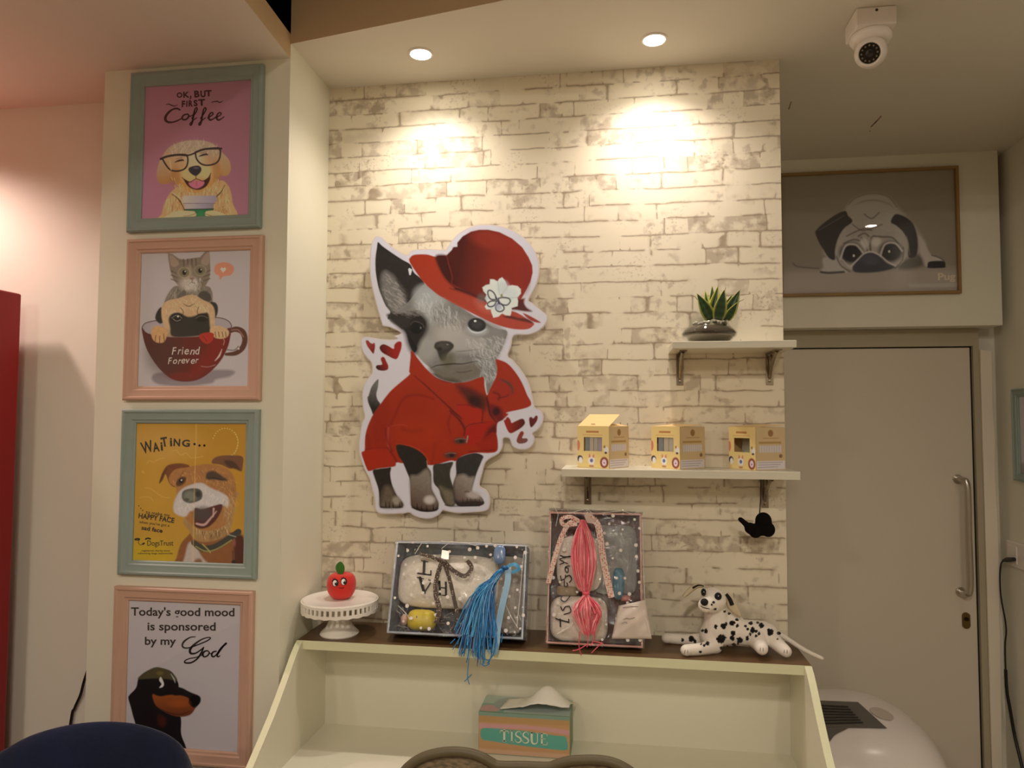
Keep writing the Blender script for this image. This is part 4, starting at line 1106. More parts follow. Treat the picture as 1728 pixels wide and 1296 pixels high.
# ---------------------------------------------------------------- picture 1: retriever with glasses
O1, SC1 = (180, 90), 4.32
def paint1(XY, il):
    p = Paint(XY, (146, 92, 94), il)
    p.poly([(200, 120), (1100, 120), (1100, 1260), (200, 1260)], (150, 94, 96), 5, False, grad=((300, 1150), (1000, 300), (128, 80, 78)))
    # body
    p.poly([(396, 1230), (402, 1170), (418, 1100), (448, 1040), (500, 985), (600, 960), (720, 960), (830, 925), (880, 955), (905, 1010), (918, 1090), (922, 1230)], (170, 128, 78), 3, nz=.10, ns=30)
    p.fur([(420, 1200), (440, 1060), (560, 1000), (800, 960), (890, 980), (905, 1200)], 220, 60, 95, (186, 146, 96), 8, 20, .5, 3)
    p.fur([(440, 1200), (470, 1060), (560, 1000), (800, 990), (880, 1010), (890, 1200)], 120, 60, 95, (138, 92, 44), 7, 20, .45, 4)
    p.line([(475, 1025), (520, 1060), (548, 1100), (568, 1150)], [4, 9, 5], (70, 44, 24), 2)
    p.line([(860, 962), (835, 1010), (800, 1045), (785, 1075)], [3, 9, 5], (78, 50, 26), 2)
    p.line([(480, 1015), (530, 1050), (556, 1086)], [3, 7, 3], (196, 164, 118), 2)
    # ears
    p.poly([(420, 740), (385, 790), (366, 860), (370, 920), (400, 950), (445, 950), (478, 925), (484, 870), (470, 800)], (158, 128, 92), 3, grad=((400, 760), (430, 950), (150, 98, 50)))
    p.poly([(800, 700), (860, 740), (898, 790), (904, 850), (880, 890), (836, 890), (808, 860), (800, 780)], (160, 128, 92), 3, grad=((850, 720), (860, 890), (156, 112, 62)))
    # head
    p.poly([(410, 760), (440, 700), (500, 660), (580, 638), (650, 634), (730, 642), (800, 680), (838, 750), (838, 850), (800, 930), (740, 990), (660, 1020), (590, 1005), (520, 960), (470, 900), (440, 840)], (156, 128, 96), 3, grad=((640, 640), (640, 960), (170, 116, 58)), nz=.06, ns=26)
    p.blob((640, 700), (150, 55), (150, 124, 94), .8); p.blob((640, 780), (70, 60), (186, 156, 112), .7); p.blob((600, 880), (70, 50), (190, 150, 92), .7); p.blob((720, 865), (66, 52), (196, 156, 100), .7)
    p.blob((500, 900), (40, 70), (140, 88, 40), .6); p.blob((800, 860), (36, 80), (146, 94, 44), .6)
    p.fur([(460, 880), (560, 960), (660, 1000), (760, 960), (820, 880), (800, 990), (640, 1030), (500, 980)], 120, 36, 70, (196, 152, 92), 5, 30, .5, 6)
    p.fur([(430, 760), (500, 670), (650, 640), (800, 690), (820, 760), (640, 720)], 140, 34, -80, (172, 146, 112), 5, 40, .4, 8)
    # mouth
    p.poly([(560, 915), (600, 935), (650, 928), (700, 930), (745, 905), (758, 880), (752, 925), (725, 970), (680, 994), (630, 990), (590, 965)], (54, 28, 22), 3)
    p.poly([(598, 945), (640, 925), (660, 930), (690, 925), (712, 940), (700, 965), (660, 985), (620, 975)], (186, 92, 96), 4)
    p.line([(655, 930), (656, 965)], 4, (140, 62, 66), 2)
    p.line([(548, 905), (575, 925), (610, 938), (652, 915), (700, 930), (740, 908), (760, 872)], [4, 7, 6, 5, 6, 7, 4], (58, 36, 24), 1.5)
    p.poly([(596, 850), (604, 832), (640, 820), (672, 820), (690, 838), (686, 864), (660, 890), (640, 892), (612, 874)], (44, 40, 38), 3); p.blob((652, 836), (20, 7), (90, 86, 84), .7)
    p.line([(650, 890), (652, 918)], 5, (50, 34, 26), 2)
    # eyes
    for ex, ey, r in ((530, 786, -12), (706, 744, -14)):
        p.line([(ex - 34, ey + 8), (ex - 8, ey - 2), (ex + 22, ey - 8), (ex + 32, ey - 2)], [4, 14, 14, 4], (52, 36, 26), 2); p.line([(ex - 24, ey - 16), (ex + 20, ey - 26)], 4, (110, 78, 46), 3)
    # spectacles
    for pts in ([(404, 764), (470, 745), (560, 738), (588, 752), (590, 800), (570, 840), (520, 858), (466, 850), (430, 810)], [(646, 722), (700, 702), (790, 690), (826, 700), (824, 760), (798, 800), (740, 816), (690, 806), (656, 770)]):
        p.line(pts + [pts[0]], 12, (48, 34, 30), 2)
    p.line([(394, 770), (440, 752), (520, 740), (585, 744)], 16, (48, 34, 30), 2); p.line([(585, 745), (615, 738), (650, 724)], 12, (48, 34, 30), 2); p.line([(648, 722), (720, 698), (836, 694)], 15, (48, 34, 30), 2)
    p.line([(462, 780), (470, 850)], 5, (190, 150, 100), 2)
    # cup and paws
    p.poly([(548, 1048), (575, 1038), (800, 1036), (800, 1080), (775, 1096), (560, 1092)], (168, 148, 150), 2.5, False, grad=((560, 1060), (800, 1060), (136, 116, 112)))
    p.poly([(566, 1096), (780, 1096), (776, 1134), (572, 1138)], (160, 140, 140), 2.5, False, grad=((600, 1100), (780, 1100), (122, 104, 98)))
    p.line([(560, 1094), (790, 1094)], 4, (96, 80, 76), 2, sm=False)
    p.poly([(566, 1138), (780, 1134), (776, 1146), (740, 1150), (722, 1230), (648, 1230), (640, 1150), (572, 1148)], (40, 92, 52), 3, False); p.line([(566, 1138), (780, 1134)], 6, (24, 34, 24), 2, sm=False)
    p.blob((684, 1190), (30, 40), (54, 110, 62), .7)
    p.poly([(410, 1230), (450, 1175), (520, 1150), (600, 1150), (645, 1160), (650, 1185), (600, 1195), (640, 1230)], (186, 150, 102), 4, nz=.1); p.poly([(905, 1230), (870, 1180), (800, 1150), (735, 1150), (718, 1165), (730, 1190), (800, 1200), (740, 1230)], (186, 148, 98), 4, nz=.1)
    p.line([(648, 1168), (600, 1184), (560, 1188)], 4, (110, 74, 36), 2); p.line([(720, 1170), (770, 1186), (800, 1190)], 4, (110, 74, 36), 2)
    return p.ink()
L1 = Letters(O1, SC1)
for ch, x0, x1, yb, h, r in (('O', 510, 552, 322, 36, 0), ('K', 558, 606, 322, 40, -2), ('B', 640, 678, 320, 46, -4), ('U', 684, 722, 318, 44, -2), ('T', 722, 766, 312, 42, -2)):
    L1.text(ch, x0, yb, x1, h, r, .045)
L1.stroke([(612, 312), (614, 322), (608, 332)], 9, 2)
for ch, x0, x1, yb, h, r in (('F', 546, 572, 390, 44, 2), ('I', 579, 588, 388, 42, 3), ('R', 597, 628, 386, 42, 0), ('S', 634, 664, 384, 42, -3), ('T', 668, 718, 380, 44, -2)):
    L1.text(ch, x0, yb, x1, h, r, .045)
L1.k = 1.5
L1.stroke([(534, 412), (512, 402), (482, 408), (450, 432), (430, 462), (430, 488), (452, 502), (490, 500), (530, 484), (552, 470)], [7, 9, 8, 11, 13, 13, 10, 8, 6, 5])
L1.stroke([(582, 444), (560, 452), (550, 472), (560, 484), (584, 478), (598, 458), (592, 444), (580, 446)], [7, 8, 9, 8, 8, 8, 7, 6]); L1.stroke([(596, 456), (612, 458), (630, 448)], 5)
for dx in (0, 64):
    L1.stroke([(620 + dx, 474), (644 + dx, 440), (660 + dx, 408), (654 + dx, 396), (642 + dx, 412), (632 + dx, 460), (622 + dx, 510), (612 + dx, 524), (608 + dx, 512), (630 + dx, 490), (656 + dx, 470)], [5, 6, 7, 6, 7, 9, 9, 7, 6, 5, 5])
for dx in (0, 58):
    L1.stroke([(736 + dx, 470), (768 + dx, 452), (776 + dx, 438), (764 + dx, 432), (748 + dx, 448), (744 + dx, 472), (756 + dx, 486), (780 + dx, 476), (798 + dx, 462)], [5, 6, 7, 7, 8, 10, 9, 6, 5])
L1.stroke([(434, 372), (454, 370), (476, 380), (498, 384), (518, 374)], [3, 5, 6, 5, 2]); L1.stroke([(764, 356), (788, 352), (808, 350), (824, 358), (850, 346)], [3, 5, 6, 5, 2])
FR1 = [(218.8, 122.2), (441, 109.2), (442, 384.7), (216, 390.7)]
picture('framed_picture', 'sage green frame, pink print of golden retriever with coffee, topmost on the pillar', FR1, YP, TEAL, paint1, O1, SC1, illum=(0.42, 0.315, 0.205), letters=[('lettering', L1, pmat('maroon_ink', (66, 26, 34), 0.55))], group='framed pet prints on the pillar')

# ---------------------------------------------------------------- picture 2: kitten and pug in a cup
O2, SC2 = (180, 390), 4.32
def paint2(XY, il):
    p = Paint(XY, (172, 154, 144), il)
    p.poly([(330, 1060), (400, 1030), (800, 1010), (930, 1020), (900, 1060), (800, 1080), (760, 1110), (600, 1130), (420, 1125), (345, 1100)], (128, 112, 108), 10)
    # cup back rim
    p.poly([(258, 700), (290, 668), (370, 650), (600, 640), (800, 632), (880, 650), (912, 690), (900, 720), (600, 770), (300, 760)], (156, 138, 132), 3); p.line([(258, 712), (264, 690), (290, 668), (370, 651), (500, 645), (700, 630), (820, 632), (885, 654), (910, 690), (900, 714)], 6, (70, 34, 28), 2)
    # kitten body
    p.poly([(415, 545), (430, 490), (470, 425), (520, 398), (720, 398), (768, 440), (772, 520), (760, 560), (420, 570)], (118, 102, 86), 4, nz=.18, ns=16)
    p.fur([(425, 540), (470, 430), (520, 405), (720, 405), (765, 450), (765, 530)], 160, 40, 100, (90, 76, 62), 6, 25, .5, 11); p.fur([(425, 540), (470, 430), (520, 405), (720, 405), (765, 450), (765, 530)], 120, 40, 100, (150, 134, 114), 5, 25, .5, 12)
    # kitten head
    p.poly([(446, 160), (480, 168), (525, 200), (560, 208), (640, 195), (680, 190), (720, 148), (746, 128), (752, 200), (756, 290), (748, 350), (720, 400), (640, 450), (580, 440), (520, 395), (484, 350), (462, 280), (450, 210)], (122, 104, 84), 3, False, nz=.15, ns=18)
    p.poly([(460, 175), (500, 195), (528, 240), (490, 262), (466, 240)], (150, 122, 102), 4); p.poly([(742, 150), (700, 195), (690, 235), (730, 250), (748, 220)], (150, 124, 106), 4)
    for x in (560, 590, 620, 650): p.line([(x, 205), (x + 3, 262)], [9, 5], (76, 62, 48), 3, .8)
    for y, l in ((300, 40), (330, 50), (360, 46)):
        p.line([(470, y - 10), (470 + l, y + 10)], [8, 4], (74, 60, 48), 3, .8); p.line([(752, y - 14), (752 - l, y + 4)], [8, 4], (74, 60, 48), 3, .8)
    p.blob((605, 385), (70, 50), (176, 156, 136), .9); p.blob((600, 300), (24, 50), (160, 134, 106), .6); p.blob((680, 380), (26, 40), (100, 82, 64), .5)
    for ex, ey in ((566, 302), (682, 288)):
        p.blob((ex, ey), (38, 34), (168, 146, 112), .9); p.blob((ex, ey), (30, 26), (108, 98, 70), 1, soft=.3); p.blob((ex, ey), (14, 18), (36, 30, 24), 1, soft=.3); p.blob((ex + 6, ey - 8), (5, 5), (220, 210, 196), 1, soft=.3)
        p.line([(ex + 34 * math.cos(q), ey + 30 * math.sin(q)) for q in np.linspace(0, 2 * PI, 14)], 4, (86, 72, 58), 1.5)
    p.poly([(606, 344), (622, 340), (638, 344), (624, 360)], (120, 78, 66), 3); p.line([(622, 358), (620, 372), (600, 382)], 4, (70, 54, 44), 2); p.line([(620, 372), (642, 380)], 4, (70, 54, 44), 2)
    for dx in (0, 1): p.fur([(560, 340), (690, 340), (680, 430), (570, 430)], 60, 26, 80 + 20 * dx, (190, 174, 154), 3, 30, .5, 14 + dx)
    p.poly([(520, 470), (560, 430), (580, 450), (565, 490), (520, 500)], (96, 84, 72), 5); p.poly([(668, 500), (672, 455), (710, 435), (750, 455), (764, 500), (730, 520), (690, 525)], (72, 62, 52), 5)
    # pug
    p.poly([(355, 640), (365, 590), (395, 555), (425, 575), (430, 640), (392, 675)], (40, 36, 32), 4); p.poly([(752, 525), (790, 520), (810, 550), (808, 600), (785, 640), (760, 600)], (48, 42, 38), 4)
    p.poly([(400, 620), (405, 545), (450, 505), (520, 490), (580, 470), (640, 466), (700, 500), (760, 530), (785, 570), (790, 640), (780, 720), (760, 755), (450, 768), (420, 700)], (184, 146, 104), 4, nz=.1, ns=22)
    p.fur([(410, 560), (520, 500), (640, 475), (760, 540), (780, 600), (600, 560), (420, 610)], 160, 30, 80, (204, 170, 128), 5, 50, .5, 21)
    p.line([(560, 530), (600, 548), (640, 528)], [4, 8, 4], (112, 82, 54), 3); p.line([(540, 560), (560, 590), (550, 610)], 6, (112, 82, 54), 3); p.line([(670, 552), (660, 590), (672, 612)], 6, (112, 82, 54), 3)
    p.poly([(452, 640), (475, 605), (530, 595), (600, 625), (700, 600), (740, 600), (752, 680), (745, 745), (620, 770), (480, 768), (462, 700)], (46, 40, 34), 6)
    p.blob((512, 632), (44, 34), (26, 22, 20), 1, soft=.4); p.blob((692, 632), (44, 32), (30, 26, 22), 1, soft=.4)
    p.line([(475, 634), (500, 616), (530, 618), (548, 636)], 5, (126, 108, 90), 2); p.line([(650, 636), (680, 618), (715, 622), (735, 634)], 4, (110, 96, 80), 2); p.blob((520, 622), (8, 6), (220, 214, 204), 1, soft=.3)
    p.line([(484, 640), (510, 656), (540, 646)], 4, (150, 132, 112), 2)
    # cup
    cup = [(256, 705), (300, 745), (430, 770), (600, 772), (800, 752), (900, 705), (896, 800), (868, 880), (820, 960), (740, 1040), (660, 1085), (570, 1098), (480, 1080), (400, 1020), (330, 930), (280, 830)]
    p.poly(cup, (82, 34, 26), 3, grad=((300, 900), (900, 820), (100, 22, 14)))
    p.poly([(640, 1060), (740, 1000), (820, 900), (860, 800), (880, 740), (780, 780), (700, 900), (620, 1000)], (124, 24, 16), 24, a=.6); p.blob((420, 900), (130, 150), (64, 40, 32), .55); p.blob((560, 1060), (110, 30), (120, 30, 22), .5)
    p.line([(840, 862), (820, 910), (790, 945)], [4, 12, 4], (196, 160, 146), 3); p.line([(690, 985), (740, 990), (790, 975)], 4, (180, 130, 116), 3, .7); p.line([(840, 770), (858, 800), (850, 830)], 5, (190, 130, 110), 3, .7)
    # handle
    p.line([(888, 735), (940, 715), (990, 735), (1008, 790), (990, 850), (940, 890), (870, 898)], [26, 40, 44, 40, 40, 34, 20], (84, 44, 32), 3); p.line([(910, 722), (960, 722), (998, 770)], 7, (160, 110, 90), 3, .7); p.line([(880, 865), (930, 868), (960, 840)], 7, (50, 22, 16), 3, .8); p.blob((962, 858), (6, 6), (220, 200, 180), .9)
    # paws and tongue
    p.poly([(326, 760), (335, 705), (370, 690), (410, 700), (440, 730), (430, 790), (400, 815), (350, 805)], (186, 138, 88), 4, nz=.12, ns=14); p.line([(358, 760), (352, 812)], 5, (70, 50, 34), 2); p.line([(388, 765), (386, 815)], 5, (70, 50, 34), 2); p.line([(415, 750), (420, 800)], 5, (70, 50, 34), 2)
    p.poly([(752, 720), (790, 690), (850, 700), (890, 730), (880, 770), (830, 785), (780, 770)], (188, 148, 104), 4, nz=.12, ns=14)
    for x in (790, 815, 842, 866): p.line([(x, 735), (x + 6, 772)], 5, (78, 54, 36), 2)
    p.poly([(672, 765), (700, 745), (750, 738), (782, 752), (770, 800), (735, 822), (700, 808)], (158, 40, 26), 3); p.line([(700, 765), (730, 800)], 5, (110, 24, 16), 3)
    # bubble
    p.poly([(784, 290), (792, 250), (830, 230), (880, 230), (920, 252), (926, 290), (900, 322), (850, 330), (828, 356), (818, 326), (796, 314)], (190, 122, 92), 2.5)
    p.poly([(848, 302), (830, 278), (838, 264), (850, 272), (864, 264), (870, 280)], (226, 208, 192), 2, False)
    return p.ink()
L2 = Letters(O2, SC2)
def hand(L_, txt, x0, yb, x1, h, w, rise=0, seed=1):
    """hand-lettered line: sheared letters, each a little off"""
    r = random.Random(seed); adv = {'i': .42, 'r': .62, 'n': .85, 'd': .9, 'e': .8, 'v': .8, 'o': .85, 'F': .9}
    tot = sum(adv.get(c, .8) for c in txt); x = x0
    for c in txt:
        wd = adv.get(c, .8) / tot * (x1 - x0)
        k = (x - x0) / (x1 - x0); v, f = text2d(c, w, .28)
        a0, a1 = v[:, 0].min(), v[:, 0].max()
        t = math.radians(r.uniform(-6, 4)); X = (v[:, 0] - a0) / (a1 - a0) * wd * .9; Y = -v[:, 1] / .7 * h * r.uniform(.94, 1.06)
        L_.add((np.stack([x + X * math.cos(t) - Y * math.sin(t), yb - rise * k + X * math.sin(t) + Y * math.cos(t) + r.uniform(-3, 3)], 1), f)); x += wd
hand(L2, 'Friend', 474, 902, 690, 54, .012, 6, 3); hand(L2, 'Forever', 446, 970, 672, 50, .012, 8, 4)
FR2 = [(213.9, 403.4), (442.5, 397), (439, 673.9), (207.5, 676.8)]
picture('framed_picture', 'blush pink frame, print of kitten and pug in a dark red cup on the pillar', FR2, YP, BLUSH, paint2, O2, SC2, letters=[('lettering', L2, WHITEINK)], group='framed pet prints on the pillar')

# ---------------------------------------------------------------- picture 3: waiting terrier
O3, SC3 = (180, 680), 4.32
def paint3(XY, il):
    p = Paint(XY, (172, 122, 34), il)
    p.poly([(150, 90), (1100, 90), (1100, 1250), (150, 1250)], (170, 124, 38), 5, False, grad=((200, 1180), (900, 200), (164, 112, 28)))
    p.blob((420, 300), (260, 130), (182, 134, 62), .6); p.blob((300, 1120), (190, 120), (172, 136, 16), .8); p.blob((300, 620), (160, 260), (176, 126, 40), .5)
    # chalky squiggles
    for pts in ([(290, 450), (310, 420), (340, 430), (380, 410), (420, 400)], [(480, 350), (510, 345), (540, 380), (580, 365), (620, 400), (700, 390)], [(244, 690), (280, 684), (320, 690), (338, 715)], [(280, 620), (320, 625), (400, 680), (460, 690)]):
        p.line(pts, 5, (196, 160, 80), 3, .45)
    for k in range(22):
        q = -PI * .9 + k / 21 * PI * 1.35; p.blob((865 + 92 * math.cos(q), 290 + 105 * math.sin(q)), (4, 4), (206, 176, 96), .8)
    p.line([(935, 215), (958, 270), (948, 330), (930, 372)], 4, (200, 168, 90), 3, .6)
    p.line([(262, 500), (270, 506)], 16, (186, 140, 60), 5, .8)
    # body
    p.poly([(495, 1230), (510, 1130), (540, 1030), (590, 970), (640, 940), (860, 940), (960, 960), (1010, 1060), (1010, 1230)], (122, 70, 34), 5, nz=.12, ns=30)
    p.poly([(560, 1230), (575, 1100), (600, 1020), (640, 1030), (700, 1130), (750, 1180), (760, 1230)], (168, 146, 128), 8, nz=.08)
    p.poly([(640, 1150), (690, 1140), (700, 1230), (640, 1230)], (122, 76, 44), 10)
    p.poly([(930, 1000), (985, 960), (1010, 1040), (1010, 1230), (940, 1200)], (70, 28, 18), 10)
    # neck
    p.poly([(580, 830), (600, 930), (650, 1000), (760, 1010), (880, 960), (915, 880), (930, 740), (940, 650)], (148, 108, 62), 6, nz=.12, ns=26); p.fur([(620, 880), (700, 960), (880, 940), (900, 800)], 180, 40, 80, (176, 138, 92), 5, 30, .5, 31)
    p.fur([(640, 940), (760, 990), (890, 940), (880, 900), (700, 930)], 90, 36, 90, (88, 58, 32), 5, 25, .5, 32)
    # ears
    p.poly([(383, 588), (392, 545), (415, 490), (450, 452), (530, 440), (600, 455), (600, 490), (560, 520), (510, 610), (460, 590), (430, 520), (410, 560)], (104, 54, 26), 3, nz=.1, ns=20); p.line([(388, 580), (412, 520), (440, 480)], [6, 12, 6], (74, 38, 20), 3)
    p.poly([(768, 440), (780, 405), (830, 385), (910, 382), (990, 392), (992, 460), (980, 500), (930, 470), (900, 480), (830, 450)], (104, 62, 38), 3, nz=.1, ns=20); p.poly([(860, 420), (930, 430), (975, 490), (930, 480), (880, 460)], (66, 38, 24), 7)
    # head
    p.poly([(455, 540), (500, 485), (580, 470), (680, 450), (760, 445), (830, 460), (900, 495), (935, 560), (945, 650), (935, 740), (900, 850), (850, 900), (760, 930), (680, 925), (610, 880), (560, 830), (500, 800), (492, 730), (510, 660), (500, 610), (465, 590)], (150, 96, 48), 4, nz=.12, ns=30)
    p.fur([(470, 540), (600, 480), (830, 470), (930, 570), (930, 740), (860, 700), (700, 570), (520, 620)], 260, 34, 70, (176, 122, 68), 5, 50, .45, 33); p.fur([(700, 500), (900, 520), (930, 640), (860, 660), (760, 600)], 120, 34, 60, (122, 86, 50), 5, 40, .5, 34)
    p.poly([(495, 800), (490, 730), (520, 660), (560, 620), (640, 588), (700, 585), (760, 620), (850, 660), (890, 700), (885, 760), (840, 745), (760, 760), (680, 780), (610, 790), (570, 830)], (178, 160, 146), 7, nz=.06, ns=30)
    p.fur([(500, 790), (540, 660), (690, 600), (870, 700), (870, 740), (640, 780)], 200, 30, 100, (200, 186, 172), 4, 50, .5, 35)
    p.fur([(860, 690), (930, 660), (940, 760), (880, 860), (850, 800)], 120, 40, 80, (156, 126, 84), 4, 40, .5, 36)
    # eyes and nose
    p.poly([(505, 585), (520, 555), (550, 535), (580, 545), (572, 580), (540, 605), (512, 605)], (78, 46, 26), 7); p.blob((543, 568), (18, 17), (24, 18, 16), 1, soft=.3); p.blob((546, 562), (6, 6), (210, 190, 170), 1, soft=.3)
    p.poly([(720, 540), (735, 505), (780, 495), (840, 530), (880, 560), (860, 570), (790, 560), (740, 560)], (66, 46, 34), 8); p.line([(735, 545), (790, 548), (850, 562)], [4, 9, 4], (34, 26, 22), 3)
    p.line([(540, 530), (556, 505)], 8, (90, 54, 28), 4, .7)
    p.poly([(548, 680), (556, 645), (590, 628), (640, 622), (680, 630), (698, 660), (690, 700), (650, 722), (600, 730), (560, 712)], (70, 66, 56), 4); p.blob((608, 680), (48, 40), (116, 110, 90), .8); p.blob((665, 665), (20, 22), (36, 32, 30), .9); p.blob((585, 705), (18, 12), (60, 54, 46), .8)
    # mouth
    p.poly([(640, 770), (700, 775), (780, 750), (840, 738), (838, 780), (800, 850), (740, 905), (680, 915), (640, 885)], (72, 30, 24), 5); p.blob((700, 810), (66, 54), (66, 56, 52), .8); p.line([(655, 880), (710, 888), (750, 850), (800, 790)], [14, 18, 14, 7], (176, 132, 116), 4); p.line([(780, 770), (776, 830)], [14, 6], (190, 150, 130), 4, .8)
    p.line([(640, 890), (690, 908), (750, 890)], 7, (60, 26, 20), 4)
    # collar
    p.line([(636, 1020), (700, 1060), (790, 1050), (890, 990), (960, 940)], [40, 48, 48, 46, 46], (52, 48, 40), 3); p.line([(650, 1046), (720, 1080), (800, 1066), (910, 1000)], 10, (130, 116, 60), 3); p.line([(700, 1030), (740, 1070), (755, 1090)], 9, (150, 132, 66), 3); p.line([(888, 960), (940, 975)], 7, (140, 132, 110), 2); p.blob((930, 1020), (12, 26), (130, 70, 60), .8)
    p.blob((926, 1160), (16, 18), (30, 24, 22), 1); p.line([(918, 1080), (920, 1140)], 6, (60, 44, 34), 3)
    # bright reflection streak painted into the print
    p.line([(650, 110), (652, 260), (640, 600), (632, 1010), (625, 1230)], [7, 6, 5, 6, 8], (206, 160, 84), 4, .5)
    return p.ink()
L3 = Letters(O3, SC3)
for ch, x0, x1, yb, h, r, b in (('W', 262, 348, 372, 84, -14, .02), ('A', 340, 388, 356, 64, -8, .03), ('i', 396, 412, 346, 62, -6, .03), ('T', 402, 450, 320, 66, -10, .03), ('i', 462, 478, 314, 62, -2, .03), ('N', 486, 534, 312, 52, 4, .03), ('G', 548, 606, 316, 48, 2, .03)):
    L3.text(ch, x0, yb, x1, h, r, b)
for x, y in ((640, 300), (676, 310), (712, 310)): L3.stroke([(x, y), (x + 1, y)], 17, 1)
L3_cap = Letters(O3, SC3); L3_head = L3; L3 = L3_cap
for x, y in ((234, 750), (248, 768), (262, 784)): L3.stroke([(x, y), (x + 1, y)], 8, 1)
L3.text('to make my', 284, 806, 462, 24, 8, .012); L3.text('HAPPY FACE', 230, 838, 494, 36, 8, .03); L3.text("when you've got a", 236, 876, 458, 20, 7, .008); L3.text('sad face', 252, 922, 408, 30, 9, .03)
L3.text('DogsTrust', 296, 1040, 486, 38, 0, .006)
L3.stroke([(206, 994), (222, 988), (240, 992), (232, 998), (210, 998)], 9); L3.stroke([(284, 992), (300, 986), (318, 990)], 11); L3.stroke([(236, 996), (232, 1020), (250, 1036), (262, 1022)], 4); L3.stroke([(266, 1030), (274, 1022)], 10, 1)
L3.text('registered charity since', 254, 1082, 460, 12, 0, .012); L3.text('rehoming dogs nationwide', 226, 1102, 482, 12, 0, .012); L3.text('www.dogstrust.org', 196, 1164, 322, 9, 0, 0)
FR3 = [(206, 692.4), (437.3, 688.9), (430.3, 974), (198, 973.4)]
picture('framed_picture', 'sage green frame, yellow print of a laughing brown and white terrier, third from the top', FR3, YP, TEAL, paint3, O3, SC3, letters=[('headline', L3_head, pmat('charcoal_ink', (46, 42, 36), 0.55)), ('caption', L3_cap, MATS.get('charcoal_ink') or pmat('charcoal_ink', (46, 42, 36), 0.55))], group='framed pet prints on the pillar')

# ---------------------------------------------------------------- picture 4: dachshund
O4, SC4 = (160, 980), 4.1
def paint4(XY, il):
    p = Paint(XY, (164, 146, 137), il)
    p.poly([(300, 680), (285, 740), (240, 790), (232, 815), (250, 880), (275, 970), (330, 1090), (620, 1180), (630, 1150), (598, 1060), (596, 950), (560, 830), (580, 740), (570, 690), (530, 630), (470, 606), (420, 600), (370, 620), (330, 645)], (20, 15, 14), 2.5)
    p.poly([(300, 680), (330, 645), (370, 620), (420, 600), (470, 606), (530, 630), (570, 690), (500, 680), (400, 676)], (70, 58, 34), 5); p.blob((450, 640), (24, 14), (100, 84, 40), .8)
    p.poly([(400, 785), (450, 800), (520, 790), (600, 790), (650, 805), (690, 850), (700, 870), (670, 920), (620, 940), (560, 938), (500, 915), (440, 880), (410, 840)], (128, 62, 24), 4, grad=((560, 800), (560, 930), (92, 42, 20)))
    p.poly([(560, 740), (600, 740), (660, 770), (720, 795), (734, 820), (724, 850), (690, 880), (650, 850), (650, 815), (600, 795), (540, 790)], (24, 16, 14), 4)
    p.blob((690, 830), (38, 36), (10, 8, 8), 1, soft=.35); p.line([(440, 880), (520, 915), (600, 925), (660, 900)], [3, 7, 7, 3], (60, 28, 16), 3); p.blob((580, 850), (70, 26), (150, 68, 26), .5)
    p.poly([(440, 930), (490, 950), (480, 1010), (440, 990)], (56, 20, 14), 10)
    p.poly([(452, 668), (462, 672), (478, 712), (470, 734), (446, 740), (462, 715), (446, 690)], (196, 182, 172), 2.5); p.line([(526, 645), (548, 680), (556, 706)], [3, 10, 3], (150, 140, 132), 2.5)
    return p.ink()
L4 = Letters(O4, SC4)
L4.text("Today's good mood", 250, 240, 966, 56, .4, .02); L4.text('is sponsored', 364, 342, 836, 56, .3, .02); L4.text('by my', 346, 442, 562, 54, .4, .02)
L4.k = 1.45
L4.stroke([(696, 388), (660, 392), (622, 416), (606, 442), (614, 462), (650, 464), (720, 440), (776, 416), (800, 398), (786, 392), (740, 406), (690, 440), (660, 474), (664, 502), (700, 500), (744, 470), (752, 462)], [4, 6, 9, 9, 8, 6, 6, 6, 5, 5, 7, 10, 12, 11, 7, 6, 4])
L4.stroke([(752, 462), (736, 500), (708, 540), (668, 566), (628, 568), (622, 556), (650, 540), (700, 530), (752, 510)], [7, 9, 8, 8, 8, 6, 5, 5, 4])
L4.stroke([(780, 484), (758, 490), (746, 510), (756, 526), (780, 518), (792, 498), (782, 486)], [6, 8, 9, 8, 7, 7, 5]); L4.stroke([(790, 500), (804, 504), (816, 500)], 4)
L4.stroke([(840, 488), (818, 494), (808, 514), (820, 526), (842, 510), (870, 470), (908, 434)], [6, 8, 9, 8, 6, 8, 10]); L4.stroke([(896, 446), (864, 486), (846, 516), (854, 526), (866, 518)], [5, 8, 9, 7, 4])
FR4 = [(192.8, 993.9), (426.6, 993.3), (422, 1288), (184.5, 1292)]
picture('framed_picture', 'blush pink frame, dachshund print reading good mood, lowest on the pillar behind the blue chair', FR4, YP, BLUSH, paint4, O4, SC4, letters=[('lettering', L4, DARKINK)], group='framed pet prints on the pillar')

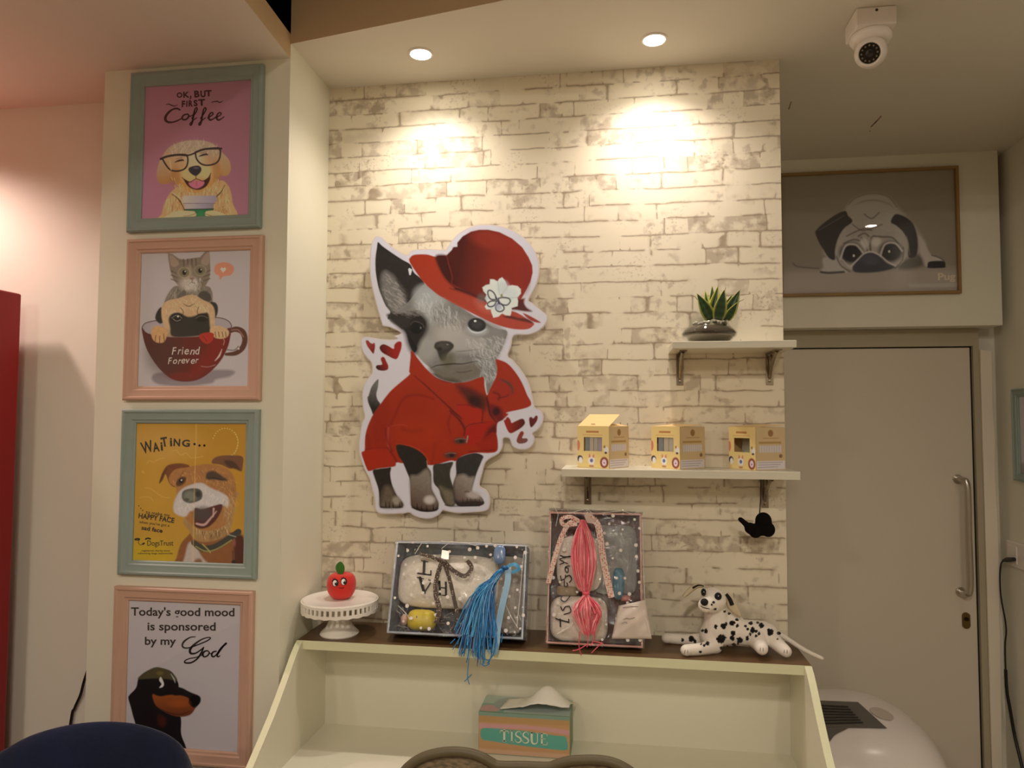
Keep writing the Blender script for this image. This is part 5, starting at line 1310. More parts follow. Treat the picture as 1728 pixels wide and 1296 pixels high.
# ---------------------------------------------------------------- the pug drawing over the door
O5, SC5 = (1300, 240), 4.0374
YB = 0.782
def paint5(XY, il):
    p = Paint(XY, (92, 78, 56), il)
    p.poly([(40, 150), (1320, 150), (1320, 1080), (40, 1080)], (88, 74, 52), 5, False, grad=((600, 880), (600, 300), (88, 74, 50)))
    p.poly([(40, 880), (700, 860), (1320, 860), (1320, 1080), (40, 1080)], (104, 88, 66), 30, False)
    # back and flanks
    p.poly([(520, 440), (560, 390), (640, 356), (720, 350), (800, 370), (860, 430), (940, 520), (1020, 620), (1060, 720), (1000, 800), (400, 800), (420, 600)], (106, 92, 68), 14)
    p.line([(530, 430), (570, 385), (650, 354), (730, 350), (810, 376), (860, 440)], 6, (66, 54, 38), 5, .7); p.line([(545, 440), (640, 402), (720, 396), (800, 418), (840, 450)], 6, (60, 50, 36), 5, .7)
    # legs
    p.poly([(150, 822), (190, 815), (300, 790), (360, 770), (420, 840), (340, 860), (190, 852)], (88, 74, 54), 8); p.line([(155, 824), (190, 848), (330, 860)], 8, (52, 42, 32), 5, .8)
    p.poly([(340, 885), (360, 850), (360, 790), (440, 780), (500, 850), (520, 890), (360, 896)], (116, 102, 80), 8); p.line([(345, 885), (400, 890), (500, 884)], 16, (28, 24, 20), 5, .9)
    p.poly([(1010, 640), (1050, 680), (1090, 760), (1150, 790), (1190, 820), (1180, 850), (1080, 855), (1030, 800)], (118, 102, 78), 8); p.poly([(1070, 840), (1080, 815), (1130, 808), (1185, 812), (1194, 840), (1180, 856), (1080, 858)], (22, 18, 16), 4); p.line([(1100, 770), (1160, 790), (1186, 815)], 8, (44, 36, 28), 4, .8)
    p.poly([(880, 830), (1000, 760), (1040, 840), (900, 870)], (46, 38, 28), 14, a=.8)
    # head
    p.poly([(440, 760), (450, 680), (480, 600), (540, 520), (600, 480), (700, 470), (800, 500), (870, 570), (920, 660), (925, 760), (890, 830), (800, 870), (700, 884), (580, 880), (490, 840)], (110, 96, 74), 6, nz=.08, ns=30)
    p.poly([(520, 440), (600, 420), (720, 410), (830, 440), (850, 480), (780, 560), (700, 520), (600, 560), (560, 500)], (108, 95, 72), 12)
    # ears
    p.poly([(306, 620), (320, 590), (370, 545), (450, 490), (510, 468), (530, 500), (560, 540), (500, 590), (460, 660), (440, 740), (440, 800), (400, 790), (360, 730), (330, 680)], (34, 28, 22), 5); p.line([(330, 600), (400, 560), (500, 500)], 4, (80, 68, 50), 3, .5)
    p.poly([(840, 500), (870, 490), (930, 515), (975, 560), (1000, 640), (1004, 730), (985, 780), (940, 780), (940, 690), (910, 620), (860, 570), (820, 545)], (32, 26, 22), 5); p.line([(930, 640), (945, 720), (950, 770)], 4, (90, 78, 58), 3, .6)
    # wrinkles
    for pts, w in (([(520, 640), (580, 610), (640, 590), (690, 600)], 8), ([(500, 690), (560, 665), (610, 670)], 10), ([(620, 650), (650, 700), (660, 740)], 14), ([(690, 650), (680, 700), (682, 740)], 14), ([(700, 640), (760, 645), (830, 650), (870, 690)], 12), ([(600, 640), (640, 620), (670, 640)], 10), ([(560, 560), (620, 600), (680, 590), (760, 560)], 7), ([(450, 780), (480, 840), (540, 880)], 9), ([(905, 720), (900, 800), (850, 860)], 9), ([(640, 490), (690, 520), (740, 480)], 8)):
        p.line(pts, w, (52, 42, 32), 5, .85)
    p.blob((640, 690), (26, 40), (136, 120, 94), .8, rot=-15); p.blob((720, 680), (36, 30), (136, 120, 94), .8)
    for ex, ey, gx in ((552, 755, 16), (820, 745, -10)):
        p.blob((ex, ey), (84, 74), (50, 42, 34), 1, soft=.5); p.blob((ex, ey), (66, 58), (24, 20, 18), 1, soft=.3)
        p.line([(ex - 74, ey + 40), (ex - 40, ey - 48), (ex + 30, ey - 56), (ex + 78, ey - 4)], 12, (132, 116, 92), 5, .9); p.blob((ex + gx, ey + 18 if gx > 0 else ey), (7, 9), (180, 170, 150), 1, soft=.4)
    p.line([(490, 800), (540, 850), (600, 870)], 8, (130, 114, 90), 5, .8)
    # muzzle
    p.poly([(560, 850), (600, 800), (640, 762), (690, 752), (740, 775), (790, 820), (850, 850), (800, 872), (700, 888), (580, 886)], (36, 32, 30), 6); p.line([(548, 846), (600, 795), (640, 758), (690, 746), (745, 770), (800, 815), (850, 840)], 9, (132, 116, 92), 4, .9); p.blob((680, 800), (60, 34), (48, 44, 42), .8)
    # small mark in the corner
    p.poly([(940, 966), (1270, 958), (1270, 986), (950, 992)], (112, 98, 74), 4, False)
    return p.ink()
L5 = Letters(O5, SC5); L5.text('Pug', 1142, 938, 1262, 46, -1, .03)
FR5 = [(1318, 293), (1617, 278.5), (1624.5, 494), (1320, 500.6)]
thin = [(0, 0), (0, 0.016), (0.001, 0.017), (0.009, 0.017), (0.010, 0.016), (0.010, 0.0)]
picture('framed_picture', 'thin oak frame with a grey drawing of a lying pug above the door', [(1314, 293), (1617, 278.5), (1624.5, 494), (1318, 500.6)], YB, OAK, paint5, O5, SC5, prof=thin, illum=(0.26, 0.20, 0.115), letters=[('lettering', L5, pmat('faint_ink', (232, 222, 204), 0.55))], front=0.017, res=1.35)

# ---------------------------------------------------------------- teal frame on the right wall (seen at a slant)
a_ = onX(1705, 657, XR - .014); b_2 = onX(1712, 811, XR - .014)
ty1, tz1, tz0 = (a_[1] + b_2[1]) / 2, a_[2], b_2[2]; ty0 = ty1 - 0.25
t = thing('framed_picture', 'sage green frame on the right wall, cut off by the photo edge', 'picture', (XR, (ty0 + ty1) / 2, tz0))
fm = frame_mesh(0, ty1 - ty0, tz0, tz1, 0, [(d * .75, h) for d, h in MOULD])
fm.v = [(XR + y, ty1 - x, z) for x, y, z in fm.v]
obj('frame', fm, TEAL, t, smooth=28)
P, Fq = print_grid([(XR - .003, ty1 - .026, tz1 - .026), (XR - .003, ty0 + .026, tz1 - .026), (XR - .003, ty0 + .026, tz0 + .026), (XR - .003, ty1 - .026, tz0 + .026)], 90, 120)
U = np.stack([(ty1 - P[:, 1]) / (ty1 - ty0) * 300, (tz1 - P[:, 2]) / (tz1 - tz0) * 370], 1)
pt = Paint(U, (128, 112, 98), (0.30, 0.23, 0.15)); pt.poly([(20, 300), (280, 300), (280, 360), (20, 360)], (100, 86, 70), 8)
pt.poly([(60, 330), (70, 250), (78, 190), (84, 150), (92, 190), (110, 230), (150, 260), (190, 330)], (44, 36, 32), 4); pt.blob((88, 150), (12, 14), (40, 32, 28), 1, soft=.4)
print_obj('print', P, Fq, pt.ink(), PRINT, t)
obj('glass', MB().add([(XR - .0055, ty1 - .025, tz0 + .025), (XR - .0055, ty0 + .025, tz0 + .025), (XR - .0055, ty0 + .025, tz1 - .025), (XR - .0055, ty1 - .025, tz1 - .025)], [(0, 1, 2, 3)]), PANE, t)

# ---------------------------------------------------------------- the chihuahua cut-out on the brick wall
def c5(*q): return [(590 + x / 4.937, 370 + y / 4.937) for x, y in q]
def c6(*q): return [(590 + x / 4.0514, 560 + y / 4.0514) for x, y in q]
def cA(*q): return [(600 + x / 6.478, 380 + y / 6.478) for x, y in q]
def cB(*q): return [(750 + x / 6.478, 380 + y / 6.478) for x, y in q]
def cC(*q): return [(600 + x / 6.478, 560 + y / 6.478) for x, y in q]
def cD(*q): return [(750 + x / 6.478, 560 + y / 6.478) for x, y in q]
def cE(*q): return [(600 + x / 8.1, 720 + y / 8.1) for x, y in q]
def cG(*q): return [(740 + x / 8.1, 720 + y / 8.1) for x, y in q]
out = (c5((205, 152), (245, 140), (282, 160), (345, 222), (430, 278), (478, 298), (512, 264), (565, 250), (680, 248), (790, 255), (815, 232), (850, 180), (900, 125), (980, 75), (1080, 46), (1200, 48), (1330, 80), (1450, 150), (1530, 240), (1575, 345), (1582, 430), (1565, 525), (1530, 600), (1492, 672), (1520, 695), (1600, 760), (1640, 795), (1648, 835), (1620, 892), (1560, 940), (1480, 965), (1368, 970), (1345, 1060), (1318, 1135), (1352, 1165))
       + c6((1130, 210), (1165, 250), (1215, 330), (1245, 420), (1262, 512), (1300, 530), (1325, 570), (1320, 620), (1290, 668), (1252, 694), (1264, 722), (1255, 770), (1215, 803), (1160, 805), (1115, 785), (1100, 748), (1085, 727), (1050, 730), (1047, 780), (1020, 832), (960, 866), (925, 902), (908, 965), (888, 1050), (930, 1080), (958, 1130), (958, 1190), (930, 1225), (850, 1234), (740, 1240), (660, 1226), (636, 1222), (612, 1250), (560, 1275), (500, 1276), (440, 1257), (408, 1236), (370, 1242), (240, 1246), (190, 1235), (174, 1200), (170, 1140), (150, 1065), (135, 1005), (112, 960), (85, 900), (65, 835), (60, 790), (70, 700), (85, 620), (102, 580), (90, 520), (85, 430), (100, 355), (130, 310), (150, 285), (152, 250), (146, 210), (120, 182), (90, 140), (75, 90), (82, 45), (120, 32), (200, 46), (290, 52), (322, 44))
       + c5((372, 972), (425, 948), (340, 903), (278, 890), (266, 865), (240, 780), (197, 620), (170, 480), (166, 340), (176, 225)))
def paint6(XY, il):
    p = Paint(XY, (178, 160, 154), il)
    # tail
    p.poly(cC((250, 520), (215, 545), (170, 610), (145, 690), (130, 720), (140, 780), (170, 850), (200, 905), (270, 800), (240, 740), (228, 680), (245, 600)), (92, 82, 72), 1, grad=(cC((230, 560))[0], cC((180, 820))[0], (32, 25, 20)), nz=.2, ns=3)
    # ear
    p.poly(cA((245, 185), (232, 250), (220, 330), (216, 420), (222, 530), (250, 680), (290, 790), (330, 880), (380, 950), (350, 1020), (420, 1050), (540, 1140), (760, 980), (760, 650), (640, 520), (600, 430), (500, 370), (380, 290), (290, 225)), (34, 27, 24), .8, nz=.15, ns=4)
    p.poly(cA((330, 500), (420, 560), (480, 650), (540, 740), (560, 850), (560, 940), (420, 960), (350, 880), (295, 760), (275, 640), (285, 540)), (98, 86, 76), 4, nz=.2, ns=4)
    p.fur(cA((330, 520), (460, 640), (540, 820), (500, 940), (380, 920), (290, 720)), 160, 8, 40, (128, 112, 100), 1.0, 20, .5, 41); p.fur(cA((420, 560), (560, 700), (600, 860), (500, 760)), 80, 8, 35, (44, 36, 32), 1.2, 18, .6, 42)
    # face fur
    p.poly(c5((330, 830), (460, 930), (520, 1085), (550, 1110), (600, 1175), (660, 1230), (720, 1284)) + c6((560, 285), (640, 325), (720, 347), (820, 345), (900, 318), (925, 312), (933, 360), (943, 425), (965, 380), (1000, 320), (1012, 255), (1005, 190)) + c5((1260, 1100), (1292, 1020), (1310, 930), (1200, 900), (1000, 780), (800, 640), (640, 545), (560, 600), (480, 700)), (120, 107, 95), .9, nz=.12, ns=7)
    p.blob(cA((820, 880))[0], (26, 30), (166, 154, 140), .9); p.blob(cA((760, 760))[0], (18, 16), (158, 148, 138), .7); p.blob(cA((930, 960))[0], (16, 16), (112, 98, 84), .7)
    p.blob(c5((880, 960))[0], (38, 26), (172, 152, 136), .9); p.blob(c5((640, 1080))[0], (18, 22), (158, 142, 128), .8); p.blob(c5((1010, 1040))[0], (32, 16), (160, 144, 130), .8); p.blob(c5((1200, 1000))[0], (16, 26), (132, 118, 106), .7)
    p.fur(c5((520, 700), (640, 580), (900, 760), (860, 900), (640, 860)), 240, 10, 80, (176, 164, 150), .9, 35, .45, 43); p.fur(c5((700, 800), (960, 820), (960, 900), (720, 880)), 80, 9, 70, (104, 92, 80), .8, 35, .4, 44)
    p.fur(c5((960, 1000), (1290, 960), (1220, 1150), (1000, 1120)), 200, 9, 60, (180, 164, 150), .8, 40, .45, 45); p.fur(c6((830, 180), (1000, 180), (1000, 330), (930, 330)), 140, 9, 65, (176, 164, 152), .8, 40, .5, 46)
    # dark left eye patch
    p.poly(cA((370, 1000), (470, 985), (560, 960), (650, 940), (730, 975), (785, 1040), (790, 1120), (760, 1200), (720, 1260), (690, 1330), (650, 1420), (600, 1380), (560, 1290), (530, 1180), (440, 1090)), (32, 25, 22), 4.5, nz=.15, ns=4); p.poly(cA((340, 985), (420, 960), (560, 975), (600, 1060), (540, 1130), (440, 1075)), (44, 36, 31), 2.5); p.poly(c5((480, 960), (560, 1060), (548, 1105), (520, 1085)), (20, 15, 14), 1.2)
    p.fur(cA((400, 960), (620, 900), (740, 960), (560, 1020)), 70, 8, 10, (120, 104, 92), .9, 25, .5, 47)
    p.blob(c5((556, 905))[0], (10.5, 9.5), (12, 10, 10), 1, soft=.4); p.blob(c5((592, 905))[0], (1.3, 2), (120, 108, 100), .8); p.line(c5((505, 880), (540, 850), (600, 870), (622, 900)), [.6, 1.6, .8], (84, 72, 64), .8, .7)
    # right eye
    p.blob(c5((1060, 900))[0], (21, 15), (104, 92, 82), .8); p.blob(c5((1065, 920))[0], (17, 9), (184, 170, 158), .8, rot=6); p.blob(c5((1060, 880))[0], (15.5, 11.5), (36, 32, 30), 1, rot=10, soft=.25); p.blob(c5((1062, 875))[0], (9, 7), (62, 56, 52), .7); p.blob(c5((1046, 848))[0], (2.2, 1.8), (214, 206, 198), 1, soft=.4)
    p.line(c5((985, 900), (1020, 936), (1080, 944), (1136, 918)), [1, 2.2, 1], (196, 184, 172), .7)
    # nose and mouth
    p.poly(cC((860, 170), (870, 125), (910, 104), (970, 98), (1030, 106), (1072, 140), (1066, 180), (1030, 215), (1000, 250), (980, 310), (935, 310), (905, 250), (890, 205)), (52, 44, 36), 1.4); p.blob(cC((960, 150))[0], (11, 6), (72, 62, 52), .8); p.blob(cC((1005, 138))[0], (2, 1), (130, 118, 106), .8); p.blob(cC((920, 185))[0], (4, 3), (24, 20, 17), .8)
    p.poly(cC((935, 300), (990, 250), (1060, 240), (1080, 340), (1020, 400), (960, 380)), (92, 80, 56), 5, a=.8)
    p.line(cC((820, 400), (880, 370), (960, 360), (1060, 350)) + cD((200, 350), (300, 330), (370, 320)), [.6, 1.6, 2.2, 2, 1.5, .7], (48, 36, 28), .9); p.line(cD((120, 215), (200, 210), (300, 200), (420, 185)), [.5, 1.6, 1, .5], (92, 78, 66), 1, .7)
    p.poly(cC((800, 400), (900, 400), (1060, 380)) + cD((220, 360), (330, 350), (400, 400), (380, 480), (250, 530), (100, 555)) + cC((1100, 560), (1000, 545), (900, 500)), (104, 88, 70), 4, a=.75, nz=.15, ns=5); p.line(cD((130, 440), (220, 440), (300, 420)), 1.6, (72, 50, 42), 1, .7); p.poly(cC((860, 450), (960, 500), (1100, 520), (1160, 560), (1000, 545), (900, 510)), (60, 48, 34), 3, a=.8)
    for pts in (cD((380, 180), (500, 200), (600, 260)), cD((360, 260), (460, 290), (560, 260)), cD((440, 330), (420, 400), (460, 480))): p.line(pts, .8, (190, 178, 164), .6, .7)
    fm_ = p.mask(c5((330, 830), (460, 930), (550, 1110), (660, 1230)) + c6((560, 285), (720, 347), (900, 318), (943, 425), (1000, 320)) + c5((1260, 1100), (1310, 930), (1000, 780), (640, 545), (480, 700)), 3); p.c *= (1 - .24 * fm_)[:, None]
    # coat
    RED = (134, 30, 8)
    coat = cC((610, 205), (600, 290), (585, 430), (590, 465), (480, 560), (380, 650), (280, 780), (190, 910), (130, 1040), (105, 1150), (98, 1290)) + cE((125, 220), (125, 320), (82, 355), (110, 460), (160, 590), (200, 605), (300, 575), (430, 560), (540, 540), (560, 490), (640, 500), (700, 470), (860, 500), (1000, 525), (1100, 520), (1300, 465)) + cG((240, 470), (330, 400), (500, 360), (700, 360), (800, 330), (810, 200), (790, 90)) + cD((570, 1110), (580, 1000), (640, 960), (700, 900), (690, 880), (940, 810), (900, 680), (840, 540), (760, 420), (680, 340), (580, 300), (560, 310), (575, 400), (560, 500), (500, 620), (465, 690), (440, 600), (430, 500), (380, 500), (250, 545), (100, 560)) + cC((1050, 555), (900, 510), (780, 410), (680, 290))
    p.poly(coat, RED, .9, nz=.05, ns=12); p.clip = p.mask(coat, 1.2)
    p.blob(cC((280, 1000))[0], (20, 50), (116, 22, 6), .7); p.blob(cC((600, 900))[0], (40, 40), (128, 26, 4), .7); p.blob(cC((700, 1080))[0], (40, 24), (140, 34, 6), .6); p.blob(cE((280, 420))[0], (26, 16), (142, 26, 10), .6)
    # collar and folds
    p.line(cC((640, 480), (760, 580), (900, 710), (1040, 840), (1160, 950)), [1, 2.2, 2.2, 2.6, 2], (76, 14, 6), 1.2); p.line(cC((780, 410), (900, 510), (1000, 548), (1100, 560)), [1, 2, 2], (92, 18, 8), 1.2)
    p.line(cC((360, 1060), (420, 940), (500, 760), (580, 700), (700, 690), (820, 720), (860, 740)), [1.5, 2.4, 3, 2.4, 1.5], (96, 16, 6), 2, .8); p.line(cC((360, 1050), (350, 1180), (370, 1296)), 3, (170, 56, 40), 2, .6); p.line(cC((380, 1030), (500, 1015), (560, 1030)), 1.6, (152, 44, 26), 1.2, .7); p.line(cC((330, 1060), (345, 1180), (400, 1300)), 3, (84, 12, 6), 2, .7)
    p.line(cC((1160, 940)) + cD((60, 860), (160, 960), (220, 1060), (215, 1130)), [1, 3, 4, 3], (70, 12, 6), 1.5, .9)
    p.line(cE((130, 320), (200, 300), (300, 290), (420, 290)), 1.6, (104, 16, 8), 1.5, .8); p.line(cE((440, 290), (520, 400), (560, 480)), 3, (80, 12, 8), 2, .8); p.line(cE((1090, 230), (1060, 380), (1040, 510)), 2, (100, 24, 10), 2, .6)
    p.line(cE((560, 240), (680, 250), (820, 290), (940, 380), (1010, 500)), 1.2, (164, 60, 30), 1, .6)
    # bow and dark folds
    p.poly(cD((130, 590), (250, 600), (380, 660), (460, 720), (450, 860), (340, 840), (250, 760)), (52, 16, 10), 5, a=.85); p.poly(cD((140, 800), (300, 810), (420, 880), (400, 1000), (280, 1010), (230, 1000)), (142, 26, 8), 2.5); p.line(cD((140, 800), (260, 800), (330, 830)), 1.2, (80, 14, 8), 1); p.line(cD((230, 1050), (280, 1015), (400, 995), (520, 985)), [1, 2, 1], (70, 12, 8), 1.2)
    p.poly(cD((500, 620), (560, 520), (640, 515), (720, 570), (760, 640), (740, 690), (640, 730), (540, 760), (480, 740)), (132, 28, 12), 2); p.line(cD((610, 520), (700, 560), (740, 620), (740, 670)), [2, 5, 4, 2], (64, 40, 28), 2, .9); p.line(cD((540, 660), (600, 690), (590, 740)), 3, (84, 16, 10), 2)
    p.poly(cD((500, 790), (560, 800), (620, 830), (650, 900), (620, 960), (560, 960), (500, 900)), (96, 14, 14), 3); p.blob(cD((565, 870))[0], (6, 7), (34, 8, 10), .9); p.line(cD((460, 720), (480, 800), (500, 900), (560, 980)), [3, 4, 3, 2], (44, 8, 8), 1.6, .9); p.line(cD((600, 720), (660, 710), (700, 690)), 1.4, (60, 12, 8), 1)
    p.poly(cD((250, 1050), (420, 1000), (520, 980), (480, 1060), (390, 1170), (330, 1220), (250, 1230)), (140, 20, 8), 3); p.poly(cD((480, 1060), (560, 1000), (620, 940), (640, 970), (575, 1000), (570, 1110), (500, 1150), (430, 1180)), (56, 8, 10), 4, a=.85)
    p.poly(cG((500, 240), (620, 160), (720, 80), (790, 90), (805, 210), (800, 320), (640, 340)), (128, 22, 8), 2, a=.8); p.line(cG((420, 340), (600, 330), (760, 320)), 1.2, (70, 10, 8), 1)
    p.blob(cD((330, 760))[0], (12, 9), (30, 10, 8), .8, rot=30); p.line(cD((420, 870), (410, 990)), 2, (70, 12, 8), 1.2, .9); p.line(cC((1060, 850)) + cD((40, 1000), (70, 1120)), [1, 3, 1], (92, 18, 8), 2.2, .7); p.line(cE((640, 30), (760, 60), (900, 50)), 4, (98, 18, 6), 4, .5); p.line(cE((150, 120), (180, 200), (170, 290)), 5, (92, 14, 8), 4, .6)
    p.clip = None
    # buttons
    for q in (cG((300, 195)), cG((165, 390))):
        p.blob(q[0], (11, 5.5), (58, 34, 26), .95); p.blob((q[0][0] + 2, q[0][1] + .6), (4, 2.6), (30, 16, 14), 1); p.line([(q[0][0] - 9, q[0][1] - 2), (q[0][0], q[0][1] - 4), (q[0][0] + 9, q[0][1] - 3)], 1, (112, 80, 62), .7)
    p.line(cG((400, 130), (385, 210)), 1.6, (140, 112, 96), 1)
    # legs
    p.poly(cE((235, 600), (300, 578), (430, 562), (485, 560), (475, 650), (500, 790), (560, 930), (640, 1030), (655, 1080), (620, 1110), (560, 1115), (500, 1105), (440, 1112), (370, 1112), (330, 1090), (322, 980), (310, 850), (260, 700)), (34, 26, 20), 1, nz=.2, ns=5)
    p.poly(cE((400, 820), (480, 830), (560, 960), (640, 1060), (600, 1100), (360, 1100), (350, 980)), (84, 66, 50), 5, nz=.2, ns=4); p.blob(cE((560, 1010))[0], (7, 7), (136, 116, 96), .8)
    p.poly(cE((560, 250), (700, 260), (850, 320), (960, 420), (985, 540), (1030, 620), (1035, 720), (1040, 850), (1100, 970), (1135, 1060), (1120, 1140), (1040, 1160), (960, 1165), (860, 1150), (770, 1100), (755, 1000), (745, 750), (700, 620), (640, 480), (580, 380)), (30, 23, 18), 1, nz=.15, ns=5)
    p.poly(cE((745, 690), (850, 660), (960, 580), (1010, 600), (1035, 720), (1040, 850), (1100, 970), (1130, 1060), (1060, 1130), (860, 1110), (770, 1080), (755, 980)), (112, 94, 78), 3, nz=.12, ns=5, grad=(cE((960, 700))[0], cE((780, 1080))[0], (76, 52, 40))); p.blob(cE((1010, 1000))[0], (9, 7), (170, 148, 132), .95); p.line(cE((975, 470), (985, 560)), .8, (140, 116, 80), .8)
    p.poly(cE((1070, 520), (1200, 500), (1310, 480)) + cG((200, 500), (165, 590), (160, 680), (190, 790), (230, 900), (230, 1060), (150, 1085), (90, 1060), (30, 950)) + cE((1140, 860), (1070, 770), (1060, 640)), (46, 40, 30), 1, nz=.2, ns=5); p.poly(cE((1150, 820), (1230, 850), (1330, 900), (1350, 1060), (1260, 1070), (1200, 960)), (94, 78, 58), 4, nz=.2, ns=4)
    p.poly(cG((240, 470), (330, 400), (500, 360), (610, 400), (590, 470), (540, 590), (500, 700), (470, 800), (460, 890), (570, 950), (610, 1000), (625, 1050), (560, 1085), (400, 1090), (270, 1085), (220, 1020), (200, 880), (200, 780), (240, 650)), (40, 34, 30), 1, nz=.2, ns=5); p.poly(cG((340, 650), (420, 690), (490, 690), (470, 800), (465, 890), (560, 950), (600, 1010), (480, 1000), (260, 1010), (215, 900), (230, 700)), (124, 104, 88), 3, nz=.12, ns=5, grad=(cG((430, 760))[0], cG((240, 960))[0], (88, 66, 56)))
    p.blob(cG((480, 930))[0], (12, 6), (160, 138, 122), .8); p.line(cG((360, 890), (420, 890)), 1.2, (70, 40, 34), 1)
    for x, y in ((410, 1060), (460, 1070), (510, 1072), (600, 1070)): p.line(cE((x, y - 40), (x + 4, y + 30)), [.5, 2], (20, 14, 12), .8)
    for x, y in ((840, 1080), (900, 1100), (970, 1110), (1060, 1090)): p.line(cE((x, y - 30), (x + 4, y + 40)), [.5, 2.2], (24, 16, 14), .8)
    for x, y in ((330, 1010), (390, 1000), (440, 1010), (500, 1020), (560, 1020)): p.line(cG((x, y - 30), (x + 6, y + 50)), [.5, 2.2], (52, 26, 20), .8)
    p.line(cE((770, 1105), (900, 1150), (1050, 1155), (1125, 1120)), 2, (18, 12, 10), 1, .8); p.line(cE((340, 1100), (480, 1110), (640, 1100)), 2, (18, 12, 10), 1, .8); p.line(cG((90, 1070), (160, 1085), (300, 1085), (560, 1080)), 2, (18, 12, 10), 1, .8)
    # hat
    p.poly(cB((-40, 420), (60, 330), (500, 700), (800, 800), (880, 800), (860, 900), (500, 880), (200, 740), (20, 640)), (92, 20, 10), 2, False)
    p.poly(cB((140, 235), (140, 190), (200, 120), (290, 70), (380, 50), (480, 50), (600, 75), (740, 145), (850, 240), (920, 350), (960, 440), (965, 520), (940, 620), (900, 700), (850, 790), (800, 840), (500, 760), (200, 700), (90, 640), (-20, 540), (-60, 400), (20, 330), (80, 270), (95, 240)), (120, 28, 12), .9, False, grad=(cB((700, 400))[0], cB((180, 300))[0], (60, 12, 6)), nz=.05, ns=10)
    p.blob(cB((480, 160))[0], (30, 14), (128, 36, 18), .5, rot=15); p.blob(cB((880, 560))[0], (9, 26), (112, 28, 18), .6); p.blob(cB((640, 480))[0], (22, 34), (112, 24, 10), .5)
    p.poly(cA((590, 400), (600, 350), (650, 322), (780, 320), (880, 345), (990, 330), (1020, 420), (1060, 560)) + cB((90, 650), (200, 700), (330, 780), (450, 840), (520, 880)) + cB((700, 930), (800, 960), (960, 1060), (980, 1085), (930, 1130), (840, 1142), (700, 1125), (540, 1075), (380, 1000), (200, 910), (0, 800)) + cA((900, 760), (770, 650), (680, 540)), (132, 36, 14), .9, grad=(cA((640, 420))[0], cB((600, 1060))[0], (146, 50, 34)))
    p.poly(cA((870, 345), (990, 330), (1020, 420), (1060, 560)) + cB((90, 650), (200, 700), (420, 800), (380, 800), (180, 730), (60, 690)) + cA((1080, 690), (960, 560)), (52, 12, 8), 2.4); p.line(cB((190, 700), (330, 770), (480, 850)), [2, 3, 1], (70, 14, 10), 1.5, .8)
    p.line(cB((0, 790), (200, 895), (400, 990), (560, 1060)), 1.2, (152, 60, 40), 1, .6); p.poly(cB((330, 820), (420, 850), (520, 900), (500, 960), (380, 920)), (170, 84, 66), 5, a=.5)
    p.poly(cB((640, 1000), (720, 990), (800, 1010), (880, 1020), (940, 1040), (970, 1070), (900, 1060), (760, 1030)), (60, 20, 14), 1.6, a=.9)
    p.poly(cB((800, 820), (850, 830), (900, 900), (960, 942), (900, 945), (800, 930), (700, 910)), (70, 24, 20), 1.6); p.poly(cB((860, 960), (950, 1000), (1050, 1060), (1020, 1066), (960, 1050), (900, 1010)), (128, 40, 28), 1)
    # flower
    fl = cB((425, 720), (415, 680), (450, 655), (495, 645), (500, 590), (540, 592), (580, 615), (600, 585), (632, 570), (665, 610), (685, 665), (740, 655), (800, 665), (835, 700), (835, 750), (795, 790), (805, 830), (800, 885), (735, 905), (730, 960), (720, 990), (670, 985), (630, 965), (590, 1000), (535, 1012), (515, 960), (505, 920), (460, 920), (440, 890), (470, 850), (440, 800), (460, 760))
    p.poly(fl, (186, 176, 164), .8, False); p.blob(cB((640, 690))[0], (10, 12), (168, 160, 146), .7); p.blob(cB((740, 760))[0], (10, 9), (172, 164, 152), .6)
    for a_, b__ in (((620, 770), (690, 670)), ((600, 760), (585, 620)), ((640, 800), (790, 790)), ((620, 900), (640, 960)), ((530, 900), (500, 920))): p.line(cB(a_, b__), .7, (140, 130, 118), .8, .7)
    # butterfly
    for pts in (cB((570, 800), (540, 740), (500, 712), (475, 725), (480, 770), (510, 810), (570, 810)), cB((590, 800), (640, 790), (700, 800), (720, 830), (690, 870), (640, 870), (600, 840)), cB((570, 830), (510, 830), (470, 860), (490, 890), (540, 880)), cB((590, 850), (560, 890), (570, 930), (610, 945), (650, 920), (640, 880))):
        p.line(pts + [pts[0]], 2.3, (50, 44, 42), .8)
    p.blob(cB((590, 890))[0], (5, 6), (130, 122, 132), .7); p.line(cB((560, 790), (600, 860)), 2.4, (52, 46, 60), .8); p.blob(cB((625, 770))[0], (2, 3), (110, 96, 50), .9); p.blob(cB((410, 800))[0], (8, 8), (96, 84, 76), .5)
    # hearts
    def heart(pts, c1, c2, g0, g1): p.poly(pts, c1, .8, grad=(g0, g1, c2))
    heart(cC((112, 100), (135, 92), (160, 118), (185, 128), (205, 120), (214, 150), (208, 200), (195, 240), (160, 200), (125, 150)), (124, 42, 34), (104, 16, 12), *cC((150, 110), (200, 220)))
    heart(cC((262, 180), (275, 148), (310, 135), (360, 155), (415, 185), (425, 140), (460, 108), (500, 112), (502, 170), (480, 240), (455, 292), (420, 296), (350, 260), (290, 225)), (130, 22, 16), (72, 14, 10), *cC((420, 180), (290, 210)))
    heart(cC((222, 390), (235, 365), (280, 360), (290, 345), (275, 300), (290, 275), (315, 280), (335, 320), (358, 370), (352, 410), (310, 425), (250, 418)), (124, 20, 16), (52, 14, 12), *cC((330, 340), (250, 400)))
    heart(cD((650, 980), (665, 960), (690, 930), (720, 960), (735, 995), (780, 975), (840, 950), (870, 960), (880, 1000), (850, 1040), (790, 1080), (710, 1105)), (128, 26, 14), (72, 16, 12), *cD((690, 1000), (850, 1010)))
    heart(cD((925, 950), (950, 930), (970, 945), (1000, 915), (1020, 930), (1005, 985), (945, 1045)), (88, 26, 26), (74, 14, 12), *cD((980, 920), (950, 1030)))
